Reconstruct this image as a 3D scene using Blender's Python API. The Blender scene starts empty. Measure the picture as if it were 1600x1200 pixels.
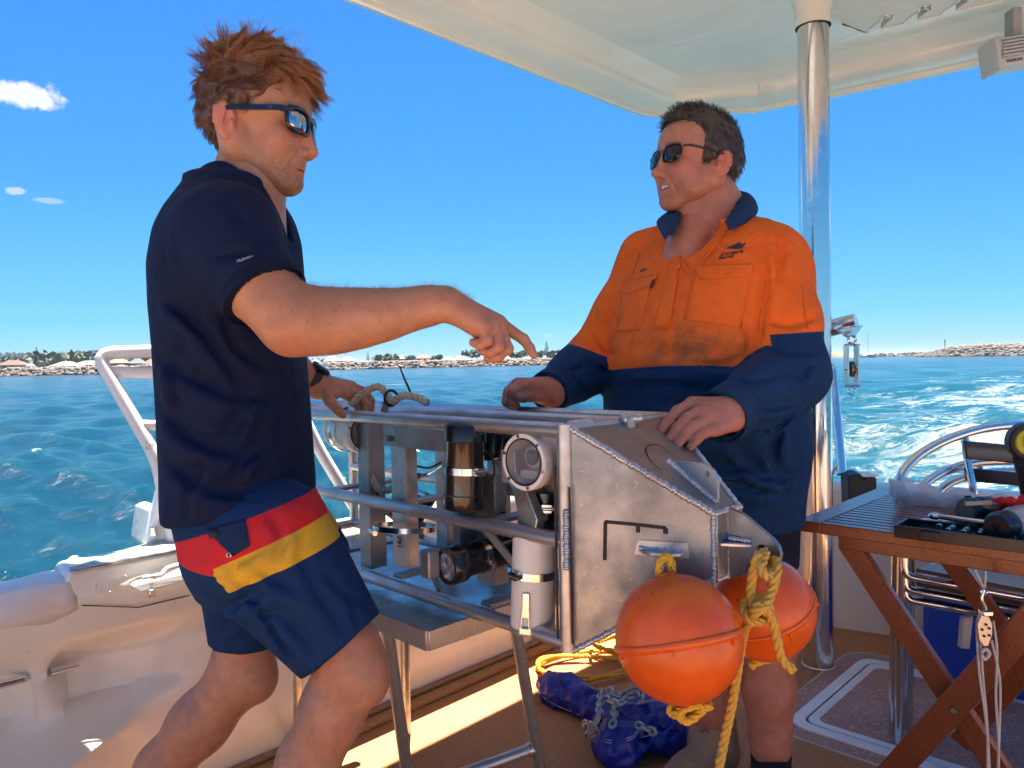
import bpy, bmesh, math, random
import numpy as np
from mathutils import Vector, Matrix, noise
from mathutils.bvhtree import BVHTree

# ------------------------------------------------------------------ camera
SC = bpy.context.scene
CAMH = 1.08
FPX = 1180.0
cam_data = bpy.data.cameras.new('camera')
cam = bpy.data.objects.new('camera', cam_data)
SC.collection.objects.link(cam)
cam_data.lens = 36.0*FPX/1600.0
cam_data.sensor_width = 36.0
cam_data.clip_start = 0.02
cam_data.clip_end = 30000
CAMM = Matrix.Translation((0, 0, CAMH)) @ Matrix.Rotation(math.radians(90-1.65), 4, 'X') @ Matrix.Rotation(-0.020, 4, 'Z')
cam.matrix_world = CAMM
SC.camera = cam

# ------------------------------------------------------------------ world, sun, exposure
SUN_DIR = Vector((0.0, 0.275, 1.0)).normalized()
world = bpy.data.worlds.new('World')
SC.world = world
world.use_nodes = True
wn = world.node_tree.nodes; wl = world.node_tree.links
wn.clear()
w_out = wn.new('ShaderNodeOutputWorld')
w_bg = wn.new('ShaderNodeBackground')
w_sky = wn.new('ShaderNodeTexSky')
w_sky.sky_type = 'NISHITA'
w_sky.sun_disc = False
w_sky.sun_elevation = math.asin(SUN_DIR.z)
w_sky.sun_rotation = 0.0
w_sky.altitude = 0
w_sky.air_density = 1.0
w_sky.dust_density = 0.35
w_sky.ozone_density = 3.0
w_bg.inputs['Strength'].default_value = 0.15
w_tint = wn.new('ShaderNodeMixRGB'); w_tint.blend_type = 'MULTIPLY'
w_tint.inputs[0].default_value = 1.0
w_tcr = wn.new('ShaderNodeTexCoord'); w_sp0 = wn.new('ShaderNodeSeparateXYZ')
wl.new(w_tcr.outputs['Generated'], w_sp0.inputs[0])
w_mx = wn.new('ShaderNodeVectorMath'); w_mx.operation = 'MAXIMUM'; w_mx.inputs[1].default_value = (-2, -2, .004)
wl.new(w_tcr.outputs['Generated'], w_mx.inputs[0]); wl.new(w_mx.outputs[0], w_sky.inputs['Vector'])
w_rmp = wn.new('ShaderNodeValToRGB')      # deepens the blue the way the phone camera recorded it
_e = w_rmp.color_ramp.elements
_st = [(0.0, (.20, .37, .67)), (.055, (.14, .34, .54)), (.14, (.135, .355, .50)), (.22, (.125, .36, .535)), (.30, (.12, .375, .58)), (.44, (.115, .375, .64))]
while len(_e) < len(_st): _e.new(.5)
for _i, (_p, _c) in enumerate(_st): _e[_i].position = _p; _e[_i].color = (*_c, 1)
wl.new(w_sp0.outputs[2], w_rmp.inputs[0])
w_bg.inputs['Strength'].default_value = 0.067
wl.new(w_sky.outputs[0], w_tint.inputs[1]); wl.new(w_rmp.outputs[0], w_tint.inputs[2])
# small fair-weather clouds low over the coast
w_tc = wn.new('ShaderNodeTexCoord')
def w_math(op, a, b=None, c=None):
    n = wn.new('ShaderNodeMath'); n.operation = op
    for i, v in enumerate((a, b, c)):
        if v is None: continue
        if isinstance(v, (int, float)): n.inputs[i].default_value = v
        else: wl.new(v, n.inputs[i])
    return n.outputs[0]
w_norm = wn.new('ShaderNodeVectorMath'); w_norm.operation = 'NORMALIZE'
wl.new(w_tc.outputs['Generated'], w_norm.inputs[0])
w_sep = wn.new('ShaderNodeSeparateXYZ'); wl.new(w_norm.outputs[0], w_sep.inputs[0])
w_az = w_math('ARCTAN2', w_sep.outputs[0], w_sep.outputs[1])
w_el = w_math('ARCSINE', w_sep.outputs[2])
w_n = wn.new('ShaderNodeTexNoise'); w_n.inputs['Scale'].default_value = 60; w_n.inputs['Detail'].default_value = 8
w_n.inputs['Roughness'].default_value = 0.62
wl.new(w_norm.outputs[0], w_n.inputs['Vector'])
CLOUDS = []   # azimuth, elevation, half width, half height
def _dir(px, py):
    v = CAMM.to_3x3() @ Vector(((px-800)/FPX, -(py-600)/FPX, -1))
    v.normalize(); return math.atan2(v.x, v.y), math.asin(v.z)
for px, py, hw, hh, st in ((40, 149, 48, 17, 1.0), (24, 298, 13, 5, .55), (74, 313, 18, 4, .35), (858, 524, 7, 3, .3), (-700, 220, 160, 40, 1), (2600, 160, 200, 46, 1), (830, 537, 6, 2, .3)):
    a, e = _dir(px, py)
    CLOUDS.append((a, e, hw/FPX, hh/FPX, st))
tot = None
for a, e, hw, hh, st in CLOUDS:
    dx = w_math('DIVIDE', w_math('SUBTRACT', w_az, a), hw)
    dy = w_math('DIVIDE', w_math('SUBTRACT', w_el, e), hh)
    q = w_math('SQRT', w_math('ADD', w_math('MULTIPLY', dx, dx), w_math('MULTIPLY', dy, dy)))
    v = w_math('SUBTRACT', w_math('ADD', w_math('MULTIPLY', w_n.outputs[0], 1.9), 0.12), q)
    v = w_math('MULTIPLY', w_math('MINIMUM', w_math('MAXIMUM', w_math('MULTIPLY', v, 2.4), 0), 1), st)
    tot = v if tot is None else w_math('MAXIMUM', tot, v)
w_mix = wn.new('ShaderNodeMixRGB')
wl.new(tot, w_mix.inputs[0]); wl.new(w_tint.outputs[0], w_mix.inputs[1])
w_mix.inputs[2].default_value = (3.0, 3.1, 3.3, 1)
wl.new(w_mix.outputs[0], w_bg.inputs['Color'])
wl.new(w_bg.outputs[0], w_out.inputs['Surface'])

sun_data = bpy.data.lights.new('sun', 'SUN')
sun_data.energy = 5.0
sun_data.angle = math.radians(0.55)
sun_data.color = (1.0, 0.94, 0.84)
sun = bpy.data.objects.new('sun', sun_data)
SC.collection.objects.link(sun)
sun.rotation_euler = SUN_DIR.to_track_quat('Z', 'Y').to_euler()
SC.view_settings.view_transform = 'Standard'
SC.view_settings.look = 'None'
SC.view_settings.gamma = 1
SC.view_settings.use_curve_mapping = False
SC.view_settings.exposure = 2.25
try:
    SC.cycles.max_bounces = 8; SC.cycles.diffuse_bounces = 5; SC.cycles.glossy_bounces = 4
    SC.cycles.transmission_bounces = 6; SC.cycles.sample_clamp_indirect = 6
    SC.cycles.caustics_reflective = False; SC.cycles.caustics_refractive = False
except Exception: pass

# ------------------------------------------------------------------ projection helpers
def P(px, py, d):
    """point seen at photo position (px,py), d metres away along the view axis"""
    return CAMM @ Vector(((px-800)/FPX*d, -(py-600)/FPX*d, -d))
def G(px, py, z):
    """where the sight line through (px,py) meets height z"""
    o = CAMM.translation; v = CAMM.to_3x3() @ Vector(((px-800)/FPX, -(py-600)/FPX, -1))
    return o + v*((z-o.z)/v.z)
U2 = Vector((0.69, 0.7238)).normalized()     # aft direction of the boat
N2 = Vector((U2.y, -U2.x))                   # towards starboard
def B(s, t, z):
    return Vector((0.12+U2.x*s+N2.x*t, 2.9+U2.y*s+N2.y*t, z))

# ------------------------------------------------------------------ object helpers
ROOTLOC = {}
def setp(o, label=None, cat=None, group=None, kind=None):
    if label: o['label'] = label
    if cat: o['category'] = cat
    if group: o['group'] = group
    if kind: o['kind'] = kind
    return o
def thing(name, label, cat, loc=(0, 0, 0), group=None):
    o = bpy.data.objects.new(name, None); SC.collection.objects.link(o)
    o.location = loc; o.empty_display_size = 0.05
    ROOTLOC[o.name] = Vector(loc)
    return setp(o, label, cat, group)
def _link(name, me, mat, parent, kind=None, label=None):
    o = bpy.data.objects.new(name, me); SC.collection.objects.link(o)
    if mat is not None and not me.materials:
        for m in (mat if isinstance(mat, (list, tuple)) else [mat]): me.materials.append(m)
    if parent is not None:
        o.parent = parent
        tot = Vector((0, 0, 0)); q = parent
        while q is not None:
            if q.name in ROOTLOC: tot += ROOTLOC[q.name]
            q = q.parent
        o.matrix_parent_inverse = Matrix.Translation(-tot)
    if kind: o['kind'] = kind
    if label: o['label'] = label
    return o
def copy_tree(o, delta, label=None):
    """copy a thing with its parts and sub-parts, moved by delta"""
    def rec(src, par):
        c = src.copy(); SC.collection.objects.link(c)
        if par is not None: c.parent = par
        for ch in list(src.children): rec(ch, c)
        return c
    r = rec(o, None)
    r.matrix_basis = delta @ o.matrix_basis
    if label: r['label'] = label
    return r

class MB:
    def __init__(s): s.v = []; s.f = []
    def add(s, vs, fs):
        b = len(s.v); s.v += [tuple(q) for q in vs]; s.f += [tuple(b+i for i in f) for f in fs]
        return s
    def obox(s, c, ax, h):
        c = Vector(c); X, Y, Z = [Vector(a).normalized() for a in ax]
        vs = [c+X*(h[0]*i)+Y*(h[1]*j)+Z*(h[2]*k) for k in (-1, 1) for j in (-1, 1) for i in (-1, 1)]
        fs = [(0, 2, 3, 1), (4, 5, 7, 6), (0, 1, 5, 4), (2, 6, 7, 3), (0, 4, 6, 2), (1, 3, 7, 5)]
        if X.cross(Y).dot(Z) < 0: fs = [f[::-1] for f in fs]
        return s.add(vs, fs)
    def beam(s, p0, p1, w, h, up=(0, 0, 1)):
        p0 = Vector(p0); p1 = Vector(p1); d = (p1-p0); L = d.length; d.normalize()
        r = d.cross(Vector(up)).normalized(); u = r.cross(d)
        return s.obox((p0+p1)/2, (r, d, u), (w/2, L/2, h/2))
    def prism(s, pts, off):
        """closed solid: polygon pts swept by vector off"""
        n = len(pts); off = Vector(off); pts = [Vector(p) for p in pts]
        nn = Vector((0, 0, 0))
        for i in range(n):
            a = pts[i]; b = pts[(i+1) % n]; nn += a.cross(b)
        vs = pts+[p+off for p in pts]
        bot = tuple(range(n)); top = tuple(range(2*n-1, n-1, -1))
        sides = [(i, i+n, (i+1) % n+n, (i+1) % n) for i in range(n)]
        fs = [bot, top]+sides
        if nn.dot(off) > 0: fs = [f[::-1] for f in fs]
        return s.add(vs, fs)
    def tube(s, pts, r, n=12, cap=True, closed=False):
        pts = [Vector(p) for p in pts]; m = len(pts)
        rs = r if isinstance(r, (list, tuple)) else [r]*m
        b = len(s.v); ref = None
        for i in range(m):
            if closed: d = pts[(i+1) % m]-pts[i-1]
            elif i == 0: d = pts[1]-pts[0]
            elif i == m-1: d = pts[-1]-pts[-2]
            else: d = (pts[i+1]-pts[i]).normalized()+(pts[i]-pts[i-1]).normalized()
            if d.length < 1e-9: d = Vector((0, 0, 1))
            d.normalize()
            if ref is None:
                ref = d.cross(Vector((0, 0, 1)))
                if ref.length < .1: ref = d.cross(Vector((1, 0, 0)))
            ref = (ref-d*ref.dot(d)).normalized(); w = d.cross(ref)
            for k in range(n):
                a = 2*math.pi*k/n
                s.v.append(tuple(pts[i]+(ref*math.cos(a)+w*math.sin(a))*rs[i]))
        for i in range(m if closed else m-1):
            i2 = (i+1) % m
            for k in range(n):
                k2 = (k+1) % n
                s.f.append((b+i*n+k, b+i*n+k2, b+i2*n+k2, b+i2*n+k))
        if cap and not closed:
            s.f.append(tuple(b+k for k in range(n-1, -1, -1)))
            s.f.append(tuple(b+(m-1)*n+k for k in range(n)))
        return s
    def cyl(s, p0, p1, r, n=20, r1=None):
        return s.tube([p0, p1], [r, r if r1 is None else r1], n)
    def lathe(s, p, axis, prof, n=32, ref=None):
        """prof: (radius, along) pairs; closed when radius 0"""
        p = Vector(p); d = Vector(axis).normalized()
        a = (Vector(ref) if ref else (d.cross(Vector((0, 0, 1))) if abs(d.z) < .9 else d.cross(Vector((1, 0, 0)))))
        a = (a-d*a.dot(d)).normalized(); w = d.cross(a); b = len(s.v)
        for r, h in prof:
            for k in range(n):
                t = 2*math.pi*k/n
                s.v.append(tuple(p+d*h+(a*math.cos(t)+w*math.sin(t))*max(r, 1e-5)))
        for i in range(len(prof)-1):
            for k in range(n):
                k2 = (k+1) % n
                s.f.append((b+i*n+k, b+i*n+k2, b+(i+1)*n+k2, b+(i+1)*n+k))
        return s
    def sphere(s, c, r, n=16, m=10, sc=(1, 1, 1), ax=None):
        c = Vector(c); ax = ax or (Vector((1, 0, 0)), Vector((0, 1, 0)), Vector((0, 0, 1))); b = len(s.v)
        for i in range(m+1):
            t = math.pi*i/m
            for k in range(n):
                a = 2*math.pi*k/n
                q = (math.sin(t)*math.cos(a)*r*sc[0], math.sin(t)*math.sin(a)*r*sc[1], math.cos(t)*r*sc[2])
                s.v.append(tuple(c+ax[0]*q[0]+ax[1]*q[1]+ax[2]*q[2]))
        for i in range(m):
            for k in range(n):
                k2 = (k+1) % n
                s.f.append((b+i*n+k, b+(i+1)*n+k, b+(i+1)*n+k2, b+i*n+k2))
        return s
    def torus(s, c, axis, R, r, n=28, m=10, sc=1.0, ref=None, arc=(0, 1)):
        c = Vector(c); d = Vector(axis).normalized()
        a = Vector(ref) if ref else (d.cross(Vector((0, 0, 1))) if abs(d.z) < .9 else d.cross(Vector((1, 0, 0))))
        a = (a-d*a.dot(d)).normalized(); w = d.cross(a)
        full = arc == (0, 1)
        pts = []
        k = n if full else n+1
        for i in range(k):
            t = 2*math.pi*(arc[0]+(arc[1]-arc[0])*i/n)
            pts.append(c+(a*math.cos(t)+w*math.sin(t)*sc)*R)
        return s.tube(pts, r, m, closed=full)
    def build(s, name, mat, parent=None, smooth=35, bevel=0, kind=None, label=None, attrs=None, subsurf=0):
        me = bpy.data.meshes.new(name)
        me.from_pydata(s.v, [], s.f); me.validate()
        finish(me, smooth)
        if attrs:
            for k, vals in attrs.items():
                a = me.attributes.new(k, 'FLOAT', 'POINT'); a.data.foreach_set('value', np.asarray(vals, dtype=np.float32))
        o = _link(name, me, mat, parent, kind, label)
        if bevel:
            m = o.modifiers.new('bevel', 'BEVEL'); m.width = bevel; m.segments = 2; m.limit_method = 'ANGLE'; m.angle_limit = math.radians(40)
        if subsurf:
            m = o.modifiers.new('sub', 'SUBSURF'); m.levels = subsurf; m.render_levels = subsurf
        return o
def finish(me, smooth=35):
    if smooth is None:
        me.update(); return
    me.polygons.foreach_set('use_smooth', [True]*len(me.polygons))
    if smooth < 180:
        try: me.set_sharp_from_angle(angle=math.radians(smooth))
        except Exception: pass
    me.update()
def npmesh(name, V, Fq, mat, parent=None, kind=None, attrs=None, smooth=180, label=None):
    """fast mesh from arrays of verts and quads (or tris)"""
    V = np.asarray(V, dtype=np.float32); Fq = np.asarray(Fq, dtype=np.int32)
    me = bpy.data.meshes.new(name); k = Fq.shape[1]
    me.vertices.add(len(V)); me.vertices.foreach_set('co', V.ravel())
    me.loops.add(Fq.size); me.loops.foreach_set('vertex_index', Fq.ravel())
    me.polygons.add(len(Fq)); me.polygons.foreach_set('loop_start', np.arange(0, Fq.size, k, dtype=np.int32))
    me.update(calc_edges=True)
    if smooth: me.polygons.foreach_set('use_smooth', np.ones(len(Fq), dtype=bool))
    if smooth and smooth < 180:
        me.set_sharp_from_angle(angle=math.radians(smooth))
    if attrs:
        for kk, vals in attrs.items():
            a = me.attributes.new(kk, 'FLOAT', 'POINT'); a.data.foreach_set('value', np.asarray(vals, dtype=np.float32))
    return _link(name, me, mat, parent, kind, label)
def rounded(pts, r, n=5):
    """polyline with its inner corners rounded"""
    pts = [Vector(p) for p in pts]; out = [pts[0]]
    for i in range(1, len(pts)-1):
        a, b, c = pts[i-1], pts[i], pts[i+1]
        d0 = (a-b); d1 = (c-b); q = min(r, d0.length*.48, d1.length*.48)
        p0 = b+d0.normalized()*q; p1 = b+d1.normalized()*q
        for k in range(n+1):
            t = k/n; out.append(p0*(1-t)**2+b*2*t*(1-t)+p1*t*t)
    out.append(pts[-1]); return out
def spline(pts, n=8):
    pts = [Vector(p) for p in pts]; out = []
    ext = [pts[0]*2-pts[1]]+pts+[pts[-1]*2-pts[-2]]
    for i in range(1, len(ext)-2):
        a, b, c, d = ext[i-1:i+3]
        for k in range(n):
            t = k/n
            out.append(0.5*((2*b)+(c-a)*t+(2*a-5*b+4*c-d)*t*t+(3*b-a-3*c+d)*t**3))
    out.append(pts[-1]); return out

# ------------------------------------------------------------------ materials
class NT:
    def __init__(s, name):
        s.m = bpy.data.materials.new(name); s.m.use_nodes = True
        s.t = s.m.node_tree; s.n = s.t.nodes; s.l = s.t.links
        s.b = s.n.get('Principled BSDF'); s.out = s.n.get('Material Output')
        s.tc = s.n.new('ShaderNodeTexCoord')
    def set(s, **k):
        for a, v in k.items():
            a = a.replace('_', ' ')
            i = s.b.inputs[a]
            if hasattr(v, 'is_linked'): s.l.new(v, i)
            elif isinstance(v, (tuple, list)) and len(v) == 3 and a in ('Base Color', 'Specular Tint', 'Sheen Tint', 'Emission Color'): i.default_value = (*v, 1)
            else: i.default_value = v
        return s
    def inp(s, node, i, v):
        if v is None: return
        if hasattr(v, 'is_linked'): s.l.new(v, node.inputs[i])
        elif isinstance(v, (tuple, list)) and len(v) == 3 and node.inputs[i].type == 'RGBA': node.inputs[i].default_value = (*v, 1)
        else: node.inputs[i].default_value = v
    def noise(s, scale=5, detail=4, rough=.5, vec=None, dist=0, col=False):
        n = s.n.new('ShaderNodeTexNoise'); n.inputs['Scale'].default_value = scale; n.inputs['Detail'].default_value = detail
        n.inputs['Roughness'].default_value = rough; n.inputs['Distortion'].default_value = dist
        s.l.new(vec or s.tc.outputs['Object'], n.inputs['Vector'])
        return n.outputs[1 if col else 0]
    def voro(s, scale=5, vec=None, feat='F1', out=0, rnd=1.0):
        n = s.n.new('ShaderNodeTexVoronoi'); n.feature = feat; n.inputs['Scale'].default_value = scale
        n.inputs['Randomness'].default_value = rnd
        s.l.new(vec or s.tc.outputs['Object'], n.inputs['Vector'])
        return n.outputs[out]
    def wave(s, scale=5, dist=2, detail=2, vec=None, dirn='X', prof='SIN', dscale=1.0):
        n = s.n.new('ShaderNodeTexWave'); n.inputs['Scale'].default_value = scale; n.inputs['Distortion'].default_value = dist
        n.inputs['Detail'].default_value = detail; n.bands_direction = dirn; n.wave_profile = prof
        n.inputs['Detail Scale'].default_value = dscale
        s.l.new(vec or s.tc.outputs['Object'], n.inputs['Vector'])
        return n.outputs[1]
    def mapping(s, scale=(1, 1, 1), rot=(0, 0, 0), loc=(0, 0, 0), src=None):
        n = s.n.new('ShaderNodeMapping'); n.inputs['Scale'].default_value = scale; n.inputs['Rotation'].default_value = rot
        n.inputs['Location'].default_value = loc
        s.l.new(src or s.tc.outputs['Object'], n.inputs['Vector']); return n.outputs[0]
    def attr(s, name):
        n = s.n.new('ShaderNodeAttribute'); n.attribute_name = name; return n.outputs['Fac']
    def ramp(s, fac, stops, interp='LINEAR'):
        n = s.n.new('ShaderNodeValToRGB'); n.color_ramp.interpolation = interp
        e = n.color_ramp.elements
        while len(e) < len(stops): e.new(0.5)
        for i, (p, c) in enumerate(stops):
            e[i].position = p; e[i].color = (*c, 1) if isinstance(c, (tuple, list)) else (c, c, c, 1)
        s.l.new(fac, n.inputs[0]); return n.outputs[0]
    def mix(s, fac, a, b, mode='MIX'):
        n = s.n.new('ShaderNodeMixRGB'); n.blend_type = mode
        s.inp(n, 0, fac); s.inp(n, 1, a); s.inp(n, 2, b); return n.outputs[0]
    def math(s, op, a, b=None, c=None, clamp=False):
        n = s.n.new('ShaderNodeMath'); n.operation = op; n.use_clamp = clamp
        s.inp(n, 0, a); s.inp(n, 1, b); s.inp(n, 2, c); return n.outputs[0]
    def step(s, v, at=0.0, w=0.0005):
        n = s.n.new('ShaderNodeMapRange'); n.inputs[1].default_value = at-w; n.inputs[2].default_value = at+w
        s.l.new(v, n.inputs[0]); return n.outputs[0]
    def bump(s, h, strength=.3, dist=.01, prev=None):
        n = s.n.new('ShaderNodeBump'); n.inputs['Strength'].default_value = strength; n.inputs['Distance'].default_value = dist
        s.l.new(h, n.inputs['Height'])
        if prev is not None: s.l.new(prev, n.inputs['Normal'])
        s.l.new(n.outputs[0], s.b.inputs['Normal']); return n.outputs[0]

def gelcoat(name, col=(.72, .70, .64), rough=.22, dirt=.5):
    t = NT(name)
    n1 = t.noise(3, 5, .6); n2 = t.noise(40, 4, .6)
    c = t.mix(t.ramp(n1, [(.35, 0.), (.75, dirt)]), col, (col[0]*.78, col[1]*.74, col[2]*.64))
    c = t.mix(t.ramp(n2, [(.62, 0.), (.75, .35*dirt)]), c, (.38, .33, .26))
    t.set(Base_Color=c, Roughness=t.ramp(n1, [(.3, rough), (.8, rough+.18)]), Coat_Weight=.25)
    t.bump(t.noise(9, 2, .5), .12, .004)
    return t.m
def metal(name, col=(.62, .62, .61), rough=.35, scratch=.5, brushed=None):
    t = NT(name)
    n1 = t.noise(14, 6, .65); n2 = t.noise(120, 3, .6, vec=t.mapping((1, 6, 1), (0.4, .3, .7)))
    n3 = t.noise(90, 3, .6, vec=t.mapping((7, 1, 1), (0.1, .9, .2)))
    c = t.mix(t.ramp(n1, [(.3, 0.), (.75, 1.)]), col, tuple(q*.62 for q in col))
    c = t.mix(t.ramp(n2, [(.66, 0.), (.72, scratch*.8)]), c, tuple(min(1, q*1.35) for q in col))
    r = t.mix(t.ramp(n1, [(.3, 0.), (.8, 1.)]), (rough,)*3, (min(1, rough+.25),)*3)
    t.set(Base_Color=c, Metallic=.92, Roughness=r)
    b = t.bump(n1, .12, .002); t.bump(n3, .1*scratch, .0006, b)
    return t.m
def chrome(name='stainless_steel', col=(.76, .75, .73), rough=.13):
    t = NT(name); n = t.noise(30, 5, .7); n2 = t.voro(70)
    c = t.mix(t.ramp(n2, [(.03, .8), (.07, 0.)]), col, (.18, .13, .10))
    t.set(Base_Color=c, Metallic=1.0, Roughness=t.ramp(n, [(.4, rough), (.8, rough+.12)]))
    return t.m
def plain(name, col, rough=.5, metallic=0., bump=.0, var=.25, scale=20, coat=0, spec=.5, trans=0):
    t = NT(name); n = t.noise(scale, 5, .6)
    c = t.mix(t.ramp(n, [(.3, 0.), (.75, 1.)]), col, tuple(q*(1-var) for q in col))
    t.set(Base_Color=c, Metallic=metallic, Roughness=rough, Coat_Weight=coat, Specular_IOR_Level=spec)
    if trans: t.set(Transmission_Weight=trans)
    if bump: t.bump(t.noise(scale*6, 4, .6), bump, .002)
    return t.m
rng = np.random.default_rng(7)
random.seed(7)
SEA = -0.60
# ------------------------------------------------------------------ sea
def build_sea():
    h = math.radians(44)
    ang = np.concatenate([np.linspace(-h, h, 620), np.linspace(h, 2*math.pi-h, 130)[1:-1]])
    n_a = len(ang)
    r = [2.0]
    while r[-1] < 9000: r.append(r[-1]*1.0108+0.004)
    r = np.array(r); R, A = np.meshgrid(r, ang, indexing='ij')
    X = R*np.sin(A); Y = R*np.cos(A)
    dx = np.zeros_like(X); dy = np.zeros_like(X); Z = np.zeros_like(X); crest = np.zeros_like(X)
    spacing = R*0.0108+.004
    wind = math.radians(205)
    for i in range(120):
        lam = 0.34*(11.0/0.34)**(rng.random()**1.25); k = 2*math.pi/lam
        th = wind+rng.normal(0, .62); ph = rng.random()*6.283
        st = .052 if lam < 1.6 else (.030 if lam < 4 else .012)
        a = st/k*(1.0 if lam < 12 else .6)
        ok = np.clip((lam/spacing-3.0)/3.0, 0, 1)
        c = np.cos(k*(X*math.cos(th)+Y*math.sin(th))+ph); s_ = np.sin(k*(X*math.cos(th)+Y*math.sin(th))+ph)
        Z += a*ok*c; dx -= a*ok*s_*math.cos(th)*.9; dy -= a*ok*s_*math.sin(th)*.9
        crest += st*ok*c
    # wake: foam field spreading behind the stern
    S = (X-0.12)*U2.x+(Y-2.9)*U2.y; T = (X-0.12)*N2.x+(Y-2.9)*N2.y-1.9
    half = 6.5+0.50*np.clip(S, 0, None)
    wk = np.clip(1.3-np.abs(T)/half, 0, 1)*np.clip((S-1)/4, 0, 1)*np.clip(1.15-S/190, 0.12, 1)
    Z *= (1+.25*wk)
    V = np.stack([X+dx, Y+dy, Z+SEA], -1).reshape(-1, 3)
    m = len(r); i = np.arange(m-1)[:, None]; j = np.arange(n_a)[None, :]; j2 = (j+1) % n_a
    Fq = np.stack([i*n_a+j, (i+1)*n_a+j, (i+1)*n_a+j2, i*n_a+j2], -1).reshape(-1, 4)
    # upward normals
    Fq = Fq[:, ::-1]
    t = NT('sea_water')
    fo = t.attr('wake'); cr = t.attr('crest')
    n1 = t.noise(.16, 5, .6); nb = t.noise(3.2, 6, .62, vec=t.mapping((1, .45, 1), (0, 0, .4)))
    nc = t.noise(12, 5, .65, vec=t.mapping((1, .5, 1), (0, 0, .2)))
    nd = t.noise(.5, 5, .6, vec=t.mapping((1, .4, 1), (0, 0, .4)))
    # streaky foam lace for the wake
    w1 = t.noise(1.35, 7, .66, vec=t.mapping((.55, 1.0, 1), (0, 0, .15)), dist=1.6)
    w2 = t.noise(.33, 4, .6, vec=t.mapping((.6, 1.0, 1), (0, 0, .15)), dist=.8)
    lace = t.math('SUBTRACT', 1.0, t.math('MULTIPLY', t.math('ABSOLUTE', t.math('SUBTRACT', w1, .5)), 7.0))
    lace = t.math('MAXIMUM', lace, t.math('MULTIPLY', t.math('SUBTRACT', w1, .54), 7.0))
    f1 = t.math('ADD', t.math('MULTIPLY', lace, .75), t.math('MULTIPLY', t.math('SUBTRACT', w2, .5), 2.6))
    f1 = t.math('SUBTRACT', t.math('ADD', f1, t.math('MULTIPLY', fo, 2.0)), 2.30, clamp=True)
    f1 = t.math('MULTIPLY', f1, t.math('MULTIPLY', fo, 2.2, clamp=True), clamp=True)
    # small whitecaps on the steepest crests
    wc = t.math('SUBTRACT', t.math('ADD', t.math('MULTIPLY', cr, 1.25), t.math('MULTIPLY', nc, 1.0)), 1.235)
    wc = t.math('MULTIPLY', wc, 26.0, clamp=True)
    n4 = t.noise(.07, 6, .7, vec=t.mapping((.5, 1.6, 1), (0, 0, 0)))
    far = t.math('MULTIPLY', t.math('SUBTRACT', n4, .665), 22.0, clamp=True)
    wc = t.math('MAXIMUM', wc, t.math('MULTIPLY', far, .8))
    foam = t.math('MAXIMUM', f1, wc, clamp=True)
    deep = t.mix(t.ramp(n1, [(.3, 0.), (.7, 1.)]), (.0006, .020, .034), (.001, .031, .044))
    deep = t.mix(t.math('MULTIPLY', t.math('ADD', cr, -.03), 2.2, clamp=True), deep, (.002, .036, .042))
    deep = t.mix(t.math('MULTIPLY', fo, .65, clamp=True), deep, (.008, .075, .10))
    col = t.mix(foam, deep, (.46, .50, .52))
    t.set(Base_Color=col, Roughness=t.math('ADD', .12, t.math('MULTIPLY', foam, .5)), IOR=1.33, Specular_IOR_Level=.42)
    b = t.bump(nb, .9, .12); b = t.bump(nc, .8, .03, b); b = t.bump(nd, .6, .35, b); t.bump(foam, .5, .03, b)
    npmesh('sea', V, Fq, t.m, kind='structure', attrs={'wake': wk.ravel(), 'crest': crest.ravel()})
build_sea()

# ------------------------------------------------------------------ boat: deck, bulwark, transom, hard top
M_gel = gelcoat('white_gelcoat', (.80, .78, .72), .2, .4)
M_gel_in = gelcoat('cream_gelcoat', (.84, .78, .66), .26, .55)
M_roof = NT('hardtop_gelcoat')
_n = M_roof.noise(2.2, 5, .6, dist=1.2)
M_roof.set(Base_Color=M_roof.mix(M_roof.ramp(_n, [(.3, 0.), (.7, 1.)]), (.86, .85, .79), (.78, .77, .71)), Roughness=.20, Coat_Weight=.25, Coat_Roughness=.05)
M_roof.bump(M_roof.noise(3.4, 3, .55, dist=.7), .35, .02); M_roof = M_roof.m
def carpet(name, c0, c1, c2, sc=1.0):
    t = NT(name)
    n = t.noise(260*sc, 3, .7); n2 = t.noise(95*sc, 4, .7); n3 = t.noise(2.5, 4, .6)
    c = t.mix(t.ramp(n, [(.36, 0.), (.62, 1.)]), c0, c1)
    c = t.mix(t.ramp(n2, [(.56, 0.), (.66, .8)]), c, c2)
    c = t.mix(t.ramp(n3, [(.35, 0.), (.7, .3)]), c, tuple(q*.6 for q in c0))
    t.set(Base_Color=c, Roughness=.95, Specular_IOR_Level=.2)
    b = t.bump(n, .6, .002); t.bump(n2, .6, .003, b); return t.m
M_carpet = carpet('deck_nonskid_tan', (.40, .165, .066), (.60, .30, .145), (.24, .10, .045))
M_hatchc = carpet('hatch_nonskid_red', (.36, .18, .14), (.60, .40, .34), (.74, .62, .56), .8)
def sstep(x): x = min(1, max(0, x)); return x*x*(3-2*x)

def trans_s(t): return 1.0-.45*((t-1.9)/1.9)**2
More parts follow.
